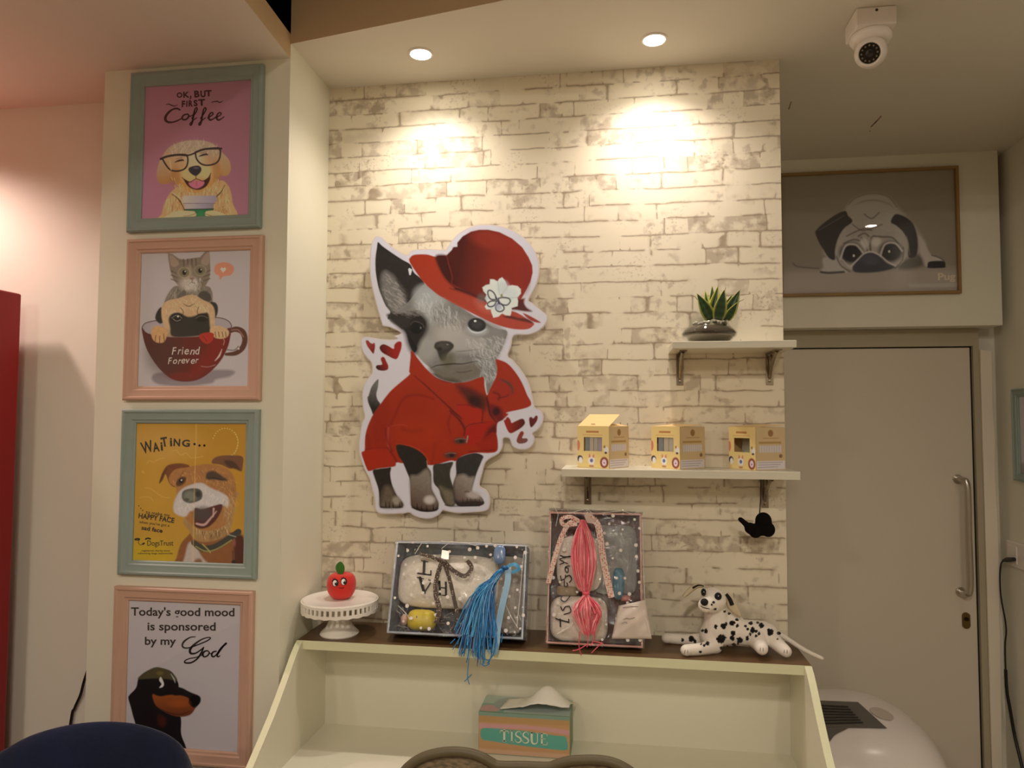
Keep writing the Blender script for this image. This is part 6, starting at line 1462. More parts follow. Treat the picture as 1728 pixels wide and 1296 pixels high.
    heart(cD((790, 1200), (795, 1160), (825, 1100), (850, 1085), (868, 1110), (850, 1160), (900, 1165), (910, 1190), (880, 1215), (820, 1222)), (120, 36, 24), (96, 56, 46), *cD((830, 1110), (880, 1200)))
    p.poly(cA((575, 480), (590, 468), (618, 486), (602, 545), (588, 545)), (180, 166, 158), .6, False)
    return p.ink()
STAND = 0.026; TH = 0.005
yf = -STAND - TH
bo = smooth_path(out, 3, True)
wp = [onY(x, y, yf)[[0, 2]] for x, y in bo]
t = thing('wall_cutout', 'cut-out picture of a chihuahua in red hat and coat on the brick wall', 'wall decoration', (float(np.mean([p[0] for p in wp])), -STAND, float(min(p[1] for p in wp))))
CUTB = pmat('white_foam_board', (226, 214, 212), 0.4, spec=0.4, var=0.01)
obj('board', MB().prism([tuple(p) for p in wp], 'y', yf, -STAND), CUTB, t)
for x, y in ((700, 480), (840, 440), (700, 690), (800, 690), (720, 800)):
    c = onY(x, y, 0); obj('spacer', MB().lathe([(0.009, 0), (0.009, STAND), (0, STAND)], (c[0], 0, c[2]), 16, (0, -1, 0)), CUTB, t)
wx = [p[0] for p in wp]; wz = [p[1] for p in wp]
x0, x1, z0, z1 = min(wx), max(wx), min(wz), max(wz)
yp = yf - 0.0008
P, Fq = print_grid([(x0, yp, z1), (x1, yp, z1), (x1, yp, z0), (x0, yp, z0)], 470, 720)
XY = proj(P)
cen = XY[Fq].mean(1)
ins = inside(cen[:, 0], cen[:, 1], bo); dd, _, _ = seg_dist(cen[:, 0], cen[:, 1], bo, np.roll(bo, -1, 0))
keep = ins & (dd > 1.6)
ink = paint6(XY, (0.60, 0.46, 0.36))
print_obj('printed_face', P, Fq[keep], ink, printmat('satin_print', 0.24, 0.30, bump=0.5, bscale=900), t)
# ================================================================== soft toys, boxes, hampers
def fuse(mb, voxel, iters=6, factor=0.5):
    """grow overlapping shapes together into one continuous skin"""
    me = bpy.data.meshes.new('f'); me.from_pydata(mb.v, [], mb.f)
    o = bpy.data.objects.new('f', me); COL.objects.link(o)
    bm = bmesh.new(); bm.from_mesh(me); bmesh.ops.recalc_face_normals(bm, faces=bm.faces); bm.to_mesh(me); bm.free()
    r = o.modifiers.new('r', 'REMESH'); r.mode = 'VOXEL'; r.voxel_size = voxel
    s = o.modifiers.new('s', 'SMOOTH'); s.iterations = iters; s.factor = factor
    dg = bpy.context.evaluated_depsgraph_get(); e = o.evaluated_get(dg); m2 = e.to_mesh()
    out = MB(); out.v = [tuple(v.co) for v in m2.vertices]; out.f = [tuple(p.vertices) for p in m2.polygons]
    e.to_mesh_clear(); bpy.data.objects.remove(o); bpy.data.meshes.remove(me)
    return out
def limb(mb, pts, rads, n=14):
    """tapered limb with round ends"""
    P = smooth_path(pts, 5); rr = np.interp(np.linspace(0, 1, len(P)), np.linspace(0, 1, len(rads)), rads)
    mb.tube([tuple(p) for p in P], rr, n)
    mb.ellipsoid(P[0], (rr[0],) * 3, 14, 9); mb.ellipsoid(P[-1], (rr[-1],) * 3, 14, 9)

# ------------------------------------------------------------------ dalmatian
def cd(x, y, yy): return onY(1080 + x / 5.082, 960 + y / 5.082, yy)
m = MB(); zf = CT
def fl(p, r): p = np.array(p, float); p[2] = max(p[2], zf + r); return p
hd_ = cd(628, 262, -0.118)
m.ellipsoid(hd_, (0.031, 0.030, 0.0295), 24, 16)
mz = cd(556, 312, -0.150); limb(m, [hd_ + np.array([-.004, -.012, -.006]), mz], [0.023, 0.0165])
m.ellipsoid(cd(566, 326, -0.150), (0.018, 0.016, 0.0125), 16, 10)
limb(m, [cd(640, 320, -0.104), cd(655, 420, -0.100), cd(660, 510, -0.10)], [0.025, 0.030, 0.035]); limb(m, [cd(700, 430, -.098), cd(820, 490, -.095)], [.022, .026])
ch = fl(cd(620, 570, -0.10), 0.031)
m.ellipsoid(ch, (0.031, 0.033, 0.034), 20, 14)
limb(m, [ch + np.array([0.012, 0.002, 0.006]), fl(cd(820, 545, -0.095), 0.03), fl(cd(960, 555, -0.092), 0.031), fl(cd(1060, 560, -0.09), 0.03)], [0.033, 0.0315, 0.0325, 0.031])
limb(m, [fl(cd(520, 610, -0.078), 0.014), fl(cd(380, 610, -0.070), 0.012), fl(cd(240, 615, -0.066), 0.0125)], [0.017, 0.0125, 0.0125]); m.ellipsoid(fl(cd(232, 618, -0.068), 0.013), (0.0145, 0.0145, 0.0125), 14, 9)
limb(m, [fl(cd(640, 660, -0.122), 0.017), fl(cd(540, 690, -0.142), 0.0135), fl(cd(410, 708, -0.158), 0.0135)], [0.020, 0.0145, 0.0135]); m.ellipsoid(fl(cd(398, 710, -0.160), 0.0135), (0.0145, 0.015, 0.0135), 14, 9)
limb(m, [fl(cd(1010, 610, -0.115), 0.022), fl(cd(1035, 665, -0.140), 0.0145), fl(cd(1045, 685, -0.160), 0.0145)], [0.024, 0.0165, 0.0145])
limb(m, [fl(cd(1090, 560, -0.098), 0.026), fl(cd(1165, 635, -0.125), 0.018), fl(cd(1250, 708, -0.148), 0.0140)], [0.027, 0.018, 0.0140])
limb(m, [cd(1150, 540, -0.075), cd(1260, 600, -0.085), cd(1400, 690, -0.105), cd(1560, 766, -0.120)], [0.0075, 0.0066, 0.0058, 0.0048], 10)
dal = fuse(m, 0.0022, 6)
SPOT = bpy.data.materials.new('dalmatian_plush'); SPOT.use_nodes = True
nt = SPOT.node_tree; LL = nt.links.new; bs = nt.nodes['Principled BSDF']; bs.inputs['Roughness'].default_value = 0.9; bs.inputs['Sheen Weight'].default_value = 0.2; bs.inputs['Specular IOR Level'].default_value = 0.2
at = nt.nodes.new('ShaderNodeAttribute'); at.attribute_name = 'ink'; LL(at.outputs['Color'], bs.inputs['Base Color'])
n2 = nt.nodes.new('ShaderNodeTexNoise'); n2.inputs['Scale'].default_value = 420; bp = nt.nodes.new('ShaderNodeBump'); bp.inputs['Strength'].default_value = 0.5; bp.inputs['Distance'].default_value = 0.002
tc = nt.nodes.new('ShaderNodeTexCoord'); LL(tc.outputs['Object'], n2.inputs['Vector']); LL(n2.outputs['Fac'], bp.inputs['Height']); LL(bp.outputs['Normal'], bs.inputs['Normal'])
V = np.array(dal.v)
spots = [(530, 460, 10), (535, 530, 13), (565, 535, 18), (650, 495, 17), (715, 492, 24), (740, 470, 12), (790, 465, 24), (835, 488, 14), (830, 436, 14), (800, 550, 22), (790, 595, 22), (695, 600, 38), (735, 590, 10), (855, 610, 26), (840, 640, 12), (905, 490, 12), (925, 515, 12), (950, 465, 18), (965, 525, 24), (995, 535, 14), (945, 560, 12), (1020, 555, 14), (995, 575, 12), (1040, 485, 22), (1010, 462, 12), (920, 595, 18), (805, 650, 16), (750, 665, 12), (700, 680, 16), (830, 680, 20), (580, 640, 18), (550, 655, 11), (525, 645, 9), (1120, 545, 28), (1190, 552, 16), (1100, 525, 12), (365, 610, 14), (440, 600, 26), (470, 620, 18), (518, 712, 11), (765, 380, 14), (725, 365, 12), (630, 285, 12), (615, 305, 10), (645, 345, 12), (1180, 600, 8)]
ink = np.tile(S(238, 230, 218), (len(V), 1)); r_ = random.Random(9)
pxy = proj(V); sx = (pxy[:, 0] - 1080) * 5.082; sy = (pxy[:, 1] - 960) * 5.082
front = V[:, 1] < -0.055
for (x, y, r) in spots:                                   # spots facing the room
    el = r_.uniform(.8, 1.25); a = r_.uniform(0, PI)
    u = (sx - x) * math.cos(a) + (sy - y) * math.sin(a); w_ = -(sx - x) * math.sin(a) + (sy - y) * math.cos(a)
    q = np.hypot(u * el, w_ / el) / r + 0.25 * (vnoise(sx / 9 + 40, sy / 9 + 40) - .5)
    ink[front & (q < 1)] = S(22, 19, 20)
for k in range(40):                                       # spots on the far side
    c = V[r_.randrange(len(V))]
    if c[1] > -0.07: ink[np.linalg.norm(V - c, axis=1) < r_.uniform(.003, .006)] = S(22, 19, 20)
t = thing('dalmatian_toy', 'lying dalmatian plush dog with long tail at the right end of the counter', 'toy', (float(cd(800, 560, -.1)[0]), -0.1, CT))
body = obj('body', dal, SPOT, t, smooth=180, ink=ink)
BP = pmat('black_plush', (20, 18, 19), 0.85)
def on_head(x, y, rx, ry, dz, lift):
    c = cd(x, y, dz); return c
obj('nose', MB().ellipsoid(cd(552, 284, -0.166), (0.0092, 0.007, 0.0085), 16, 10), BP, t, smooth=180)
for x, y, dz in ((545, 200, -0.140), (670, 235, -0.146)):
    e = obj('eye_patch', MB().ellipsoid(cd(x, y, dz), (0.0062, 0.0036, 0.0090) if x < 600 else (0.0085, 0.0035, 0.0092), 16, 10), BP, t, smooth=180)
    obj('eye', MB().ellipsoid(cd(x + 6, y + 6, dz - 0.003), (0.0036, 0.003, 0.004), 12, 8), pmat('shiny_black_bead', (12, 10, 10), 0.3), e, smooth=180)
    obj('eye_glint', MB().ellipsoid(cd(x + 2, y - 2, dz - 0.0062), (0.0009, 0.0006, 0.0009), 8, 6), WHF, e, smooth=180)
obj('mouth', MB().tube([cd(520, 316, -0.1655), cd(540, 330, -0.169), cd(575, 338, -0.1685), cd(610, 345, -0.160), cd(640, 350, -0.150)], 0.0009, 6), BP, t)
EARW = pmat('ear_plush', (206, 192, 160), 0.9)
def ear(pts, name='ear'):
    """soft flap: centre line points with half widths"""
    P = smooth_path([p for p, w in pts], 4); W = np.interp(np.linspace(0, 1, len(P)), np.linspace(0, 1, len(pts)), [w for p, w in pts]); v = []; f = []
    for i, (p, w) in enumerate(zip(P, W)):
        tdir = P[min(i + 1, len(P) - 1)] - P[max(i - 1, 0)]; s_ = np.cross(tdir, [0.25, 1, 0.1]); s_ /= np.linalg.norm(s_)
        for q in (-1, -.5, 0, .5, 1): v.append(p + s_ * w * q + np.array([0, -.003 * (1 - q * q), 0]))
    for i in range(len(P) - 1):
        for k in range(4): a = i * 5 + k; f.append((a, a + 1, a + 6, a + 5))
    return MB().add(v, f)
for pts in ([(cd(545, 150, -.108), .003), (cd(500, 142, -.106), .0045), (cd(450, 166, -.104), .0055), (cd(405, 205, -.104), .005), (cd(372, 238, -.106), .0015)], [(cd(735, 215, -.108), .008), (cd(768, 262, -.112), .011), (cd(788, 312, -.116), .012), (cd(822, 360, -.120), .009), (cd(862, 405, -.122), .002)]):
    o = obj('ear', ear(pts), EARW, t, smooth=180); s_ = o.modifiers.new('thick', 'SOLIDIFY'); s_.thickness = 0.003; s_.offset = 0
    o2 = obj('ear_spot', ear([(p + np.array([0, -.0042, .0015]), w * .45) for p, w in pts[:3]]), BP, o, smooth=180)
for x, y, dz in ((398, 710, -.1755), (1045, 690, -.175), (1250, 710, -.163)):     # stitched pads
    c = cd(x, y, dz); c[2] = max(c[2], CT + .006)
    obj('toe_stitch', MB().tube([c + np.array([-.004, 0, -.004]), c + np.array([-.003, 0, .004])], .0006, 5).tube([c + np.array([.003, 0, -.004]), c + np.array([.003, 0, .004])], .0006, 5), pmat('grey_thread', (96, 84, 76), .8), t)

# ------------------------------------------------------------------ small black plush dog hanging from the shelf bracket
def ck(x, y, yy): return onY(930 + x / 4.0186, 680 + y / 4.0186, yy)
m = MB(); yk = -0.075
m.ellipsoid(ck(1440, 800, yk), (0.0200, 0.018, 0.0215), 20, 12)
m.ellipsoid(ck(1470, 858, yk - .004), (0.0175, 0.016, 0.0185), 20, 12)
m.ellipsoid(ck(1385, 868, yk), (0.0165, 0.016, 0.0175), 20, 12); m.ellipsoid(ck(1350, 850, yk), (0.014, 0.014, 0.0145), 16, 10)
limb(m, [ck(1345, 845, yk), ck(1310, 812, yk), ck(1284, 790, yk)], [0.0095, 0.0068, 0.0062]); m.ellipsoid(ck(1425, 855, yk), (.015, .015, .017), 14, 9)
kp_ = onY(1284, 812, -.075)
t = thing('black_toy_dog', 'small black plush dog hanging on a cord under the lower shelf', 'toy', (kp_[0], yk, ck(1400, 910, yk)[2]))
obj('body', fuse(m, 0.0022, 4), pmat('black_fleece', (14, 12, 13), 0.95, spec=.15, bump=.6, bscale=350), t, smooth=180)
obj('cord', MB().tube([(kp_[0], yk, LZ0 - .004), (kp_[0] - .001, yk, LZ0 - .05), ck(1412, 770, yk)], .0014, 6), BLACK, t)

# ------------------------------------------------------------------ three yellow boxes
YEL = pmat('yellow_card', (238, 202, 142), 0.55, var=0.04, scale=20)
WB = 0.094
def treat_box(cpx, cpy, theta, label, flap, fill, seed):
    c0 = onZ(cpx, cpy, LZ)                       # nearest bottom corner
    a = math.radians(theta)
    ux = np.array([-math.cos(a), math.sin(a), 0]); uy = np.array([math.sin(a), math.cos(a), 0])     # along the front (to the left), along the side (to the right/back)
    H_ = 0.105
    def W(u, v, h, out=0.0, side=0.0): return c0 + ux * (u - side) + uy * (v - out) + np.array([0, 0, h])
    ctr = c0 + ux * WB / 2 + uy * WB / 2
    t = thing('treat_box', label, 'box', (ctr[0], ctr[1], LZ), 'yellow treat boxes on the lower shelf')
    def slab(u0, u1, v0, v1, h0, h1):
        v = [W(u0, v0, h0), W(u1, v0, h0), W(u1, v1, h0), W(u0, v1, h0), W(u0, v0, h1), W(u1, v0, h1), W(u1, v1, h1), W(u0, v1, h1)]
        return MB().add(v, [(0, 3, 2, 1), (4, 5, 6, 7), (0, 1, 5, 4), (1, 2, 6, 5), (2, 3, 7, 6), (3, 0, 4, 7)])
    T_ = 0.0008
    # carton walls with a cut-out window in the front
    wu0, wu1, wh0, wh1 = WB * .22, WB * .80, H_ * .40, H_ * .74
    m = slab(0, WB, 0, WB, 0, T_)
    for q in (slab(0, T_, 0, WB, T_, H_), slab(WB - T_, WB, 0, WB, T_, H_), slab(0, WB, WB - T_, WB, T_, H_), slab(0, WB, 0, T_, T_, wh0), slab(0, WB, 0, T_, wh1, H_), slab(0, wu0, 0, T_, wh0, wh1), slab(wu1, WB, 0, T_, wh0, wh1)):
        m.add(q.v, q.f)
    ct = obj('carton', m, YEL, t)
    # printed front and side
    def panel(kind):
        nu, nv = 84, 96
        if kind == 'front': q = [W(WB, 0, H_, .0005), W(0, 0, H_, .0005), W(0, 0, 0.0005, .0005), W(WB, 0, 0.0005, .0005)]
        else: q = [W(0, 0, H_, 0, .0005), W(0, WB, H_, 0, .0005), W(0, WB, 0.0005, 0, .0005), W(0, 0, 0.0005, 0, .0005)]
        P, Fq = print_grid(q, nu, nv)
        u, v = np.meshgrid(np.linspace(0, 100, nu + 1), np.linspace(0, 112, nv + 1)); XY = np.stack([u.ravel(), v.ravel()], 1)
        il = (0.78, 0.60, 0.355)
        p = Paint(XY, (232, 178, 96), il)
        if kind == 'front':
            p.poly([(28, 12), (68, 12), (68, 17), (28, 17)], (176, 108, 50), 1, False).poly([(16, 22), (80, 22), (80, 24), (16, 24)], (204, 144, 74), 1, False)
            p.blob((2, 52), (6, 14), (206, 112, 70), 1, soft=.3); p.blob((8, 88), (9, 9), (60, 50, 48), 1, soft=.3); p.blob((10, 92), (6, 8), (226, 214, 200), 1, soft=.3)
            p.blob((45, 92), (10, 11), (226, 204, 176), 1, soft=.3); p.blob((45, 92), (5, 5), (96, 96, 112), 1, soft=.4); p.blob((45, 107), (8, 3), (176, 120, 76), 1, soft=.5); p.poly([(36, 84), (38, 74), (43, 82)], (200, 120, 80), .8); p.poly([(47, 82), (53, 74), (54, 84)], (200, 120, 80), .8)
            p.blob((85, 96), (13, 15), (140, 70, 48), 1, soft=.25); p.blob((85, 96), (7, 9), (226, 180, 152), 1, soft=.3); p.blob((85, 97), (2, 2), (90, 50, 50), 1, soft=.4)
            p.blob((91, 62), (7, 8), (226, 206, 186), 1, soft=.3); p.blob((90, 70), (4, 3), (66, 56, 58), 1, soft=.4); p.blob((86, 54), (3, 4), (150, 110, 60), 1, soft=.4)
            cu = (np.abs(XY[Fq].mean(1)[:, 0] - 49) < 29) & (np.abs(XY[Fq].mean(1)[:, 1] - 48) < 19)
            Fq = Fq[~cu]
        else:
            p = Paint(XY, (188, 147, 88), il)
            p.blob((50, 16), (9, 9), (140, 92, 44), 1, soft=.3); p.poly([(24, 28), (78, 28), (78, 30), (24, 30)], (160, 110, 56), 1, False); p.poly([(10, 38), (86, 38), (86, 43), (10, 43)], (158, 112, 50), 1.5, False)
            for k in range(9): p.poly([(12 + k * 8.6, 48), (18 + k * 8.6, 48), (18 + k * 8.6, 66), (12 + k * 8.6, 66)], (190, 168, 140), 1, False)
            p.blob((84, 76), (6, 5), (120, 84, 48), 1, soft=.4); p.poly([(2, 88), (98, 88), (98, 110), (2, 110)], (204, 176, 142), 1.5, False)
            for k in range(3): p.line([(6, 92 + 6 * k), (90 - 8 * k, 92 + 6 * k)], 1.6, (150, 124, 98), .7)
        return print_obj('printed_' + kind, P, Fq, p.ink(), MATS['matte_print'], ct)
    panel('front'); panel('side')
    obj('window_film', slab(wu0 - .002, wu1 + .002, 0.0010, 0.0013, wh0 - .002, wh1 + .002), glassmat('clear_film', (.97, .97, .96), .05, 1.4, .7), ct)
    if flap:
        v = [W(0, 0, H_), W(WB, 0, H_), W(WB * .97, .052, H_ + .030), W(.002, .056, H_ + .030)]
        lid = obj('lid_flap', MB().add(v + [p + np.array([0, 0, T_]) for p in v], [(0, 1, 2, 3), (7, 6, 5, 4), (0, 4, 5, 1), (1, 5, 6, 2), (2, 6, 7, 3), (3, 7, 4, 0)]), YEL, t)
        c = (v[0] + v[1]) / 2 + np.array([0, .006, .006]); 
        obj('tab_slot', MB().tube([c - ux * .006, c + ux * .006], .0007, 5), pmat('slot_shadow', (110, 76, 40), .8), lid)
        v = [W(0, WB, H_), W(0, .002, H_), W(.02, .02, H_ + .006), W(.02, WB - .02, H_ + .006)]
        obj('side_flap', MB().add(v + [p + np.array([0, 0, T_]) for p in v], [(0, 1, 2, 3), (7, 6, 5, 4), (0, 4, 5, 1), (1, 5, 6, 2), (2, 6, 7, 3), (3, 7, 4, 0)]), YEL, t)
    else:
        v = [W(0, 0, H_), W(WB, 0, H_), W(WB, WB, H_ + .006), W(0, WB, H_ + .004)]
        obj('lid_flap', MB().add(v + [p + np.array([0, 0, T_]) for p in v], [(0, 1, 2, 3), (7, 6, 5, 4), (0, 4, 5, 1), (1, 5, 6, 2), (2, 6, 7, 3), (3, 7, 4, 0)]), YEL, t)
    r = random.Random(seed)
    if fill:
        for k in range(fill):
            u = WB * (.24 + .52 * (k + .5) / fill)
            col_ = [(190, 176, 196), (206, 200, 190), (214, 206, 190), (150, 156, 170), (196, 200, 180)][(k + seed) % 5]
            b = slab(u - WB * .29 / fill, u + WB * .29 / fill, .0025, .05, .002, H_ * r.uniform(.74, .84))
            obj('sachet', b, pmat('sachet_%d' % ((k + seed) % 5), col_, .4), t)
    else:
        v = [W(WB * .3, .010, .002), W(WB * .7, .010, .002), W(WB * .82, .03, H_ * .72), W(WB * .45, .03, H_ * .76)]
        obj('sachet', MB().add(v + [p + uy * .003 for p in v], [(0, 1, 2, 3), (7, 6, 5, 4), (0, 4, 5, 1), (1, 5, 6, 2), (2, 6, 7, 3), (3, 7, 4, 0)]), pmat('sachet_pale', (186, 186, 166), .4), t)
    return t
treat_box(1028, 791.5, 31, 'yellow animal-print box with raised open lid, leftmost on the lower shelf', True, 4, 0)
treat_box(1148, 792.5, 45, 'closed yellow animal-print box in the middle of the lower shelf', False, 3, 1)
treat_box(1276, 794.5, 57, 'closed yellow animal-print box at the right end of the lower shelf', False, 0, 2)

# ------------------------------------------------------------------ gift hampers
def film(name, dots=True):
    """clear cellophane: crinkled, glossy, printed with small white dots"""
    if name in MATS: return MATS[name]
    m = bpy.data.materials.new(name); m.use_nodes = True; nt = m.node_tree; L = nt.links.new; nt.nodes.remove(nt.nodes['Principled BSDF'])
    out = nt.nodes['Material Output']; tc = nt.nodes.new('ShaderNodeTexCoord')
    nz = nt.nodes.new('ShaderNodeTexNoise'); nz.inputs['Scale'].default_value = 26; nz.inputs['Detail'].default_value = 5; nz.inputs['Distortion'].default_value = 1.2
    L(tc.outputs['Object'], nz.inputs['Vector'])
    bp = nt.nodes.new('ShaderNodeBump'); bp.inputs['Strength'].default_value = .9; bp.inputs['Distance'].default_value = .012; L(nz.outputs['Fac'], bp.inputs['Height'])
    tr = nt.nodes.new('ShaderNodeBsdfTransparent'); tr.inputs[0].default_value = (.985, .985, .985, 1)
    gl = nt.nodes.new('ShaderNodeBsdfGlossy'); gl.inputs['Roughness'].default_value = .08; L(bp.outputs['Normal'], gl.inputs['Normal'])
    mx = nt.nodes.new('ShaderNodeMixShader'); L(schlick(nt, .10, bp.outputs['Normal']), mx.inputs[0]); L(tr.outputs[0], mx.inputs[1]); L(gl.outputs[0], mx.inputs[2]); L(mx.outputs[0], out.inputs[0])
    MATS[name] = m; return m
FILM = film('cellophane')
DOT = pmat('white_dot_print', (226, 218, 212), .5)
def cello(m, d, t):
    n = len(m.f); m.add(d.v, d.f)
    o = obj('cellophane', m, [FILM, DOT], t, smooth=180)
    o.data.polygons.foreach_set('material_index', [0] * n + [1] * (len(m.f) - n)); return o
class Tray:
    """frame of a leaning gift tray: u across, v up the lean, w out of the open front"""
    def __init__(s, o, a, yaw=0.0):
        s.o = np.array(o, float); a = math.radians(a); y = math.radians(yaw)
        s.U = np.array([math.cos(y), math.sin(y), 0]); back = np.array([-math.sin(y), math.cos(y), 0])
        s.V = back * math.sin(a) + np.array([0, 0, math.cos(a)]); s.Wv = -back * math.cos(a) + np.array([0, 0, math.sin(a)])
    def P(s, u, v, w): return s.o + s.U * u + s.V * v + s.Wv * w
    def px(s, x, y, w):
        """photo pixel -> point on the plane w of the tray"""
        d = ray(x, y); n = s.Wv; t = np.dot(s.o + n * w - CAM, n) / np.dot(d, n); return CAM + t * d
    def uv(s, p): q = np.array(p) - s.o; return q @ s.U, q @ s.V
    def box(s, mb, u0, u1, v0, v1, w0, w1):
        v = [s.P(a, b, c) for c in (w0, w1) for (a, b) in ((u0, v0), (u1, v0), (u1, v1), (u0, v1))]
        return mb.add(v, [(0, 3, 2, 1), (4, 5, 6, 7), (0, 1, 5, 4), (1, 2, 6, 5), (2, 3, 7, 6), (3, 0, 4, 7)])
    def walls(s, u0, u1, v0, v1, d, t):
        m = MB(); s.box(m, u0, u1, v0, v1, 0, t); s.box(m, u0, u0 + t, v0, v1, t, d); s.box(m, u1 - t, u1, v0, v1, t, d); s.box(m, u0 + t, u1 - t, v0, v0 + t, t, d); s.box(m, u0 + t, u1 - t, v1 - t, v1, t, d); return m
    def rim(s, u0, u1, v0, v1, d, t, k=.0012):
        m = MB(); s.box(m, u0 - k, u1 + k, v0 - k, v0 + t, d, d + k); s.box(m, u0 - k, u1 + k, v1 - t, v1 + k, d, d + k); s.box(m, u0 - k, u0 + t, v0 + t, v1 - t, d, d + k); s.box(m, u1 - t, u1 + k, v0 + t, v1 - t, d, d + k); return m
    def dots(s, u0, u1, v0, v1, wf, n, r, seed):
        q = random.Random(seed); m = MB(); R = np.stack([s.U, s.V], 0); pts = []
        for _ in range(n * 6):
            if len(pts) >= n: break
            u, v = q.uniform(u0, u1), q.uniform(v0, v1)
            if any(math.hypot(u - a, v - b) < r * 5 for a, b in pts): continue
            pts.append((u, v)); rr = r * q.uniform(.7, 1.25)
            c = s.P(u, v, wf(u, v)); vv = [c + s.Wv * .0003] + [c + s.Wv * .0003 + (s.U * math.cos(t) + s.V * math.sin(t)) * rr for t in np.linspace(0, 2 * PI, 12, endpoint=False)]
            m.add(vv, [(0, i + 1, (i + 1) % 12 + 1) for i in range(12)])
        return m
    def sheet(s, u0, u1, v0, v1, wf, nu=34, nv=34):
        v = []
        for j in range(nv + 1):
            for i in range(nu + 1):
                u = u0 + (u1 - u0) * i / nu; w = v0 + (v1 - v0) * j / nv; v.append(s.P(u, w, wf(u, w)))
        return MB().add(v, [(j * (nu + 1) + i, j * (nu + 1) + i + 1, (j + 1) * (nu + 1) + i + 1, (j + 1) * (nu + 1) + i) for j in range(nv) for i in range(nu)])
    def pillow(s, u0, u1, v0, v1, w0, th, pw=.45, nz=.0, seed=0):
        """soft cushion lying on the plane w0"""
        n, m_ = 28, 20; v = []; uc, vc, ru, rv = (u0 + u1) / 2, (v0 + v1) / 2, (u1 - u0) / 2, (v1 - v0) / 2
        q = random.Random(seed)
        for i in range(m_ + 1):
            a = PI * i / m_
            for k in range(n):
                t = 2 * PI * k / n; sp = lambda x, e: math.copysign(abs(x) ** e, x)
                x = sp(math.cos(t), pw) * math.sin(a) ** .5 if math.sin(a) > 0 else 0; y = sp(math.sin(t), pw) * math.sin(a) ** .5 if math.sin(a) > 0 else 0
                z = math.cos(a)
                dz = nz * (math.sin(9 * x + 5 * y + seed) + math.sin(13 * y - 4 * x + seed * 2))
                v.append(s.P(uc + ru * x, vc + rv * y, w0 + th / 2 + th / 2 * z * (1 - .25 * (x * x + y * y) / 2) + dz * (z > 0)))
        return MB().add(v, [(i * n + k, (i + 1) * n + k, (i + 1) * n + (k + 1) % n, i * n + (k + 1) % n) for i in range(m_) for k in range(n)])
def strip(pts, w, up, th=.0005):
    """flat ribbon through 3-D points, its width across 'up' x path"""
    P = smooth_path(pts, 6); v = []; up = np.array(up, float)
    for i, p in enumerate(P):
        td = P[min(i + 1, len(P) - 1)] - P[max(i - 1, 0)]; s_ = np.cross(td, up); s_ /= np.linalg.norm(s_) + 1e-9
        for a, b in ((-1, 0), (1, 0), (1, 1), (-1, 1)): v.append(p + s_ * w / 2 * a + up * th * b)
    f = []
    for i in range(len(P) - 1):
        for k in range(4): a, b = 4 * i + k, 4 * i + (k + 1) % 4; f.append((a, b, b + 4, a + 4))
    f += [(0, 1, 2, 3), tuple(range(4 * len(P) - 4, 4 * len(P)))[::-1]]
    return MB().add(v, f)
def dotted(name, base, dotc, scale, thr=.32):
    if name in MATS: return MATS[name]
    m = bpy.data.materials.new(name); m.use_nodes = True; nt = m.node_tree; L = nt.links.new; b = nt.nodes['Principled BSDF']
    tc = nt.nodes.new('ShaderNodeTexCoord'); vo = nt.nodes.new('ShaderNodeTexVoronoi'); vo.inputs['Scale'].default_value = scale; vo.inputs['Randomness'].default_value = .45
    mp = nt.nodes.new('ShaderNodeMapping'); mp.inputs['Scale'].default_value = (1, .001, 1); L(tc.outputs['Object'], mp.inputs[0]); L(mp.outputs[0], vo.inputs['Vector'])
    lt = nt.nodes.new('ShaderNodeMath'); lt.operation = 'LESS_THAN'; lt.inputs[1].default_value = thr; L(vo.outputs['Distance'], lt.inputs[0])
    mx = nt.nodes.new('ShaderNodeMix'); mx.data_type = 'RGBA'; mx.inputs[6].default_value = rgba(S(base)); mx.inputs[7].default_value = rgba(S(dotc)); L(lt.outputs[0], mx.inputs[0]); L(mx.outputs[2], b.inputs['Base Color']); b.inputs['Roughness'].default_value = .45
    MATS[name] = m; return m

# ---- blue hamper
oL = onZ(668, 1083, CT); AL = 19
T = Tray((oL[0], -0.098, CT + .0005), AL)
uR = T.uv(T.px(882, 1076, .07))[0]; uL = T.uv(T.px(654, 1064, .07))[0]
vT = T.uv(T.px(780, 917, .07))[1]; vB = 0.0; D = .07
t = thing('gift_hamper', 'gift hamper in cellophane with blue raffia tassel and white lettered cushion', 'gift hamper', tuple(T.P((uL + uR) / 2, 0, 0)), 'wrapped gift hampers')
NAVY = pmat('navy_card', (44, 52, 76), .5, var=.06)
obj('tray', T.walls(uL, uR, vB, vT, D, .003), NAVY, t)
obj('tray_rim', T.rim(uL, uR, vB, vT, D, .0035), pmat('silver_blue_edge', (168, 178, 192), .4), t)
def puv(x, y, w): return T.uv(T.px(x, y, w))
a = puv(664, 932, .05); b = puv(838, 1030, .05)
CUSH = pmat('cream_fleece', (242, 234, 218), .9, var=.05, bump=.3, bscale=120)
cs = obj('cushion', T.pillow(max(a[0], uL + .004), b[0], b[1], a[1], .006, .052, .42, .0008, 1), CUSH, t, smooth=180)
L_ = Letters((640, 880), 4.63)
def sl(x0, y0, x1, y1, w, L__=L_): L__.stroke([(x0, y0), (x1, y1)], w, 1)
sl(352, 312, 348, 408, 22); sl(330, 306, 378, 316, 9); sl(300, 405, 402, 418, 13); sl(404, 385, 402, 418, 10)            # L
sl(318, 440, 352, 556, 24); sl(352, 556, 412, 462, 11); sl(296, 436, 345, 448, 9); sl(385, 456, 430, 466, 8)              # V
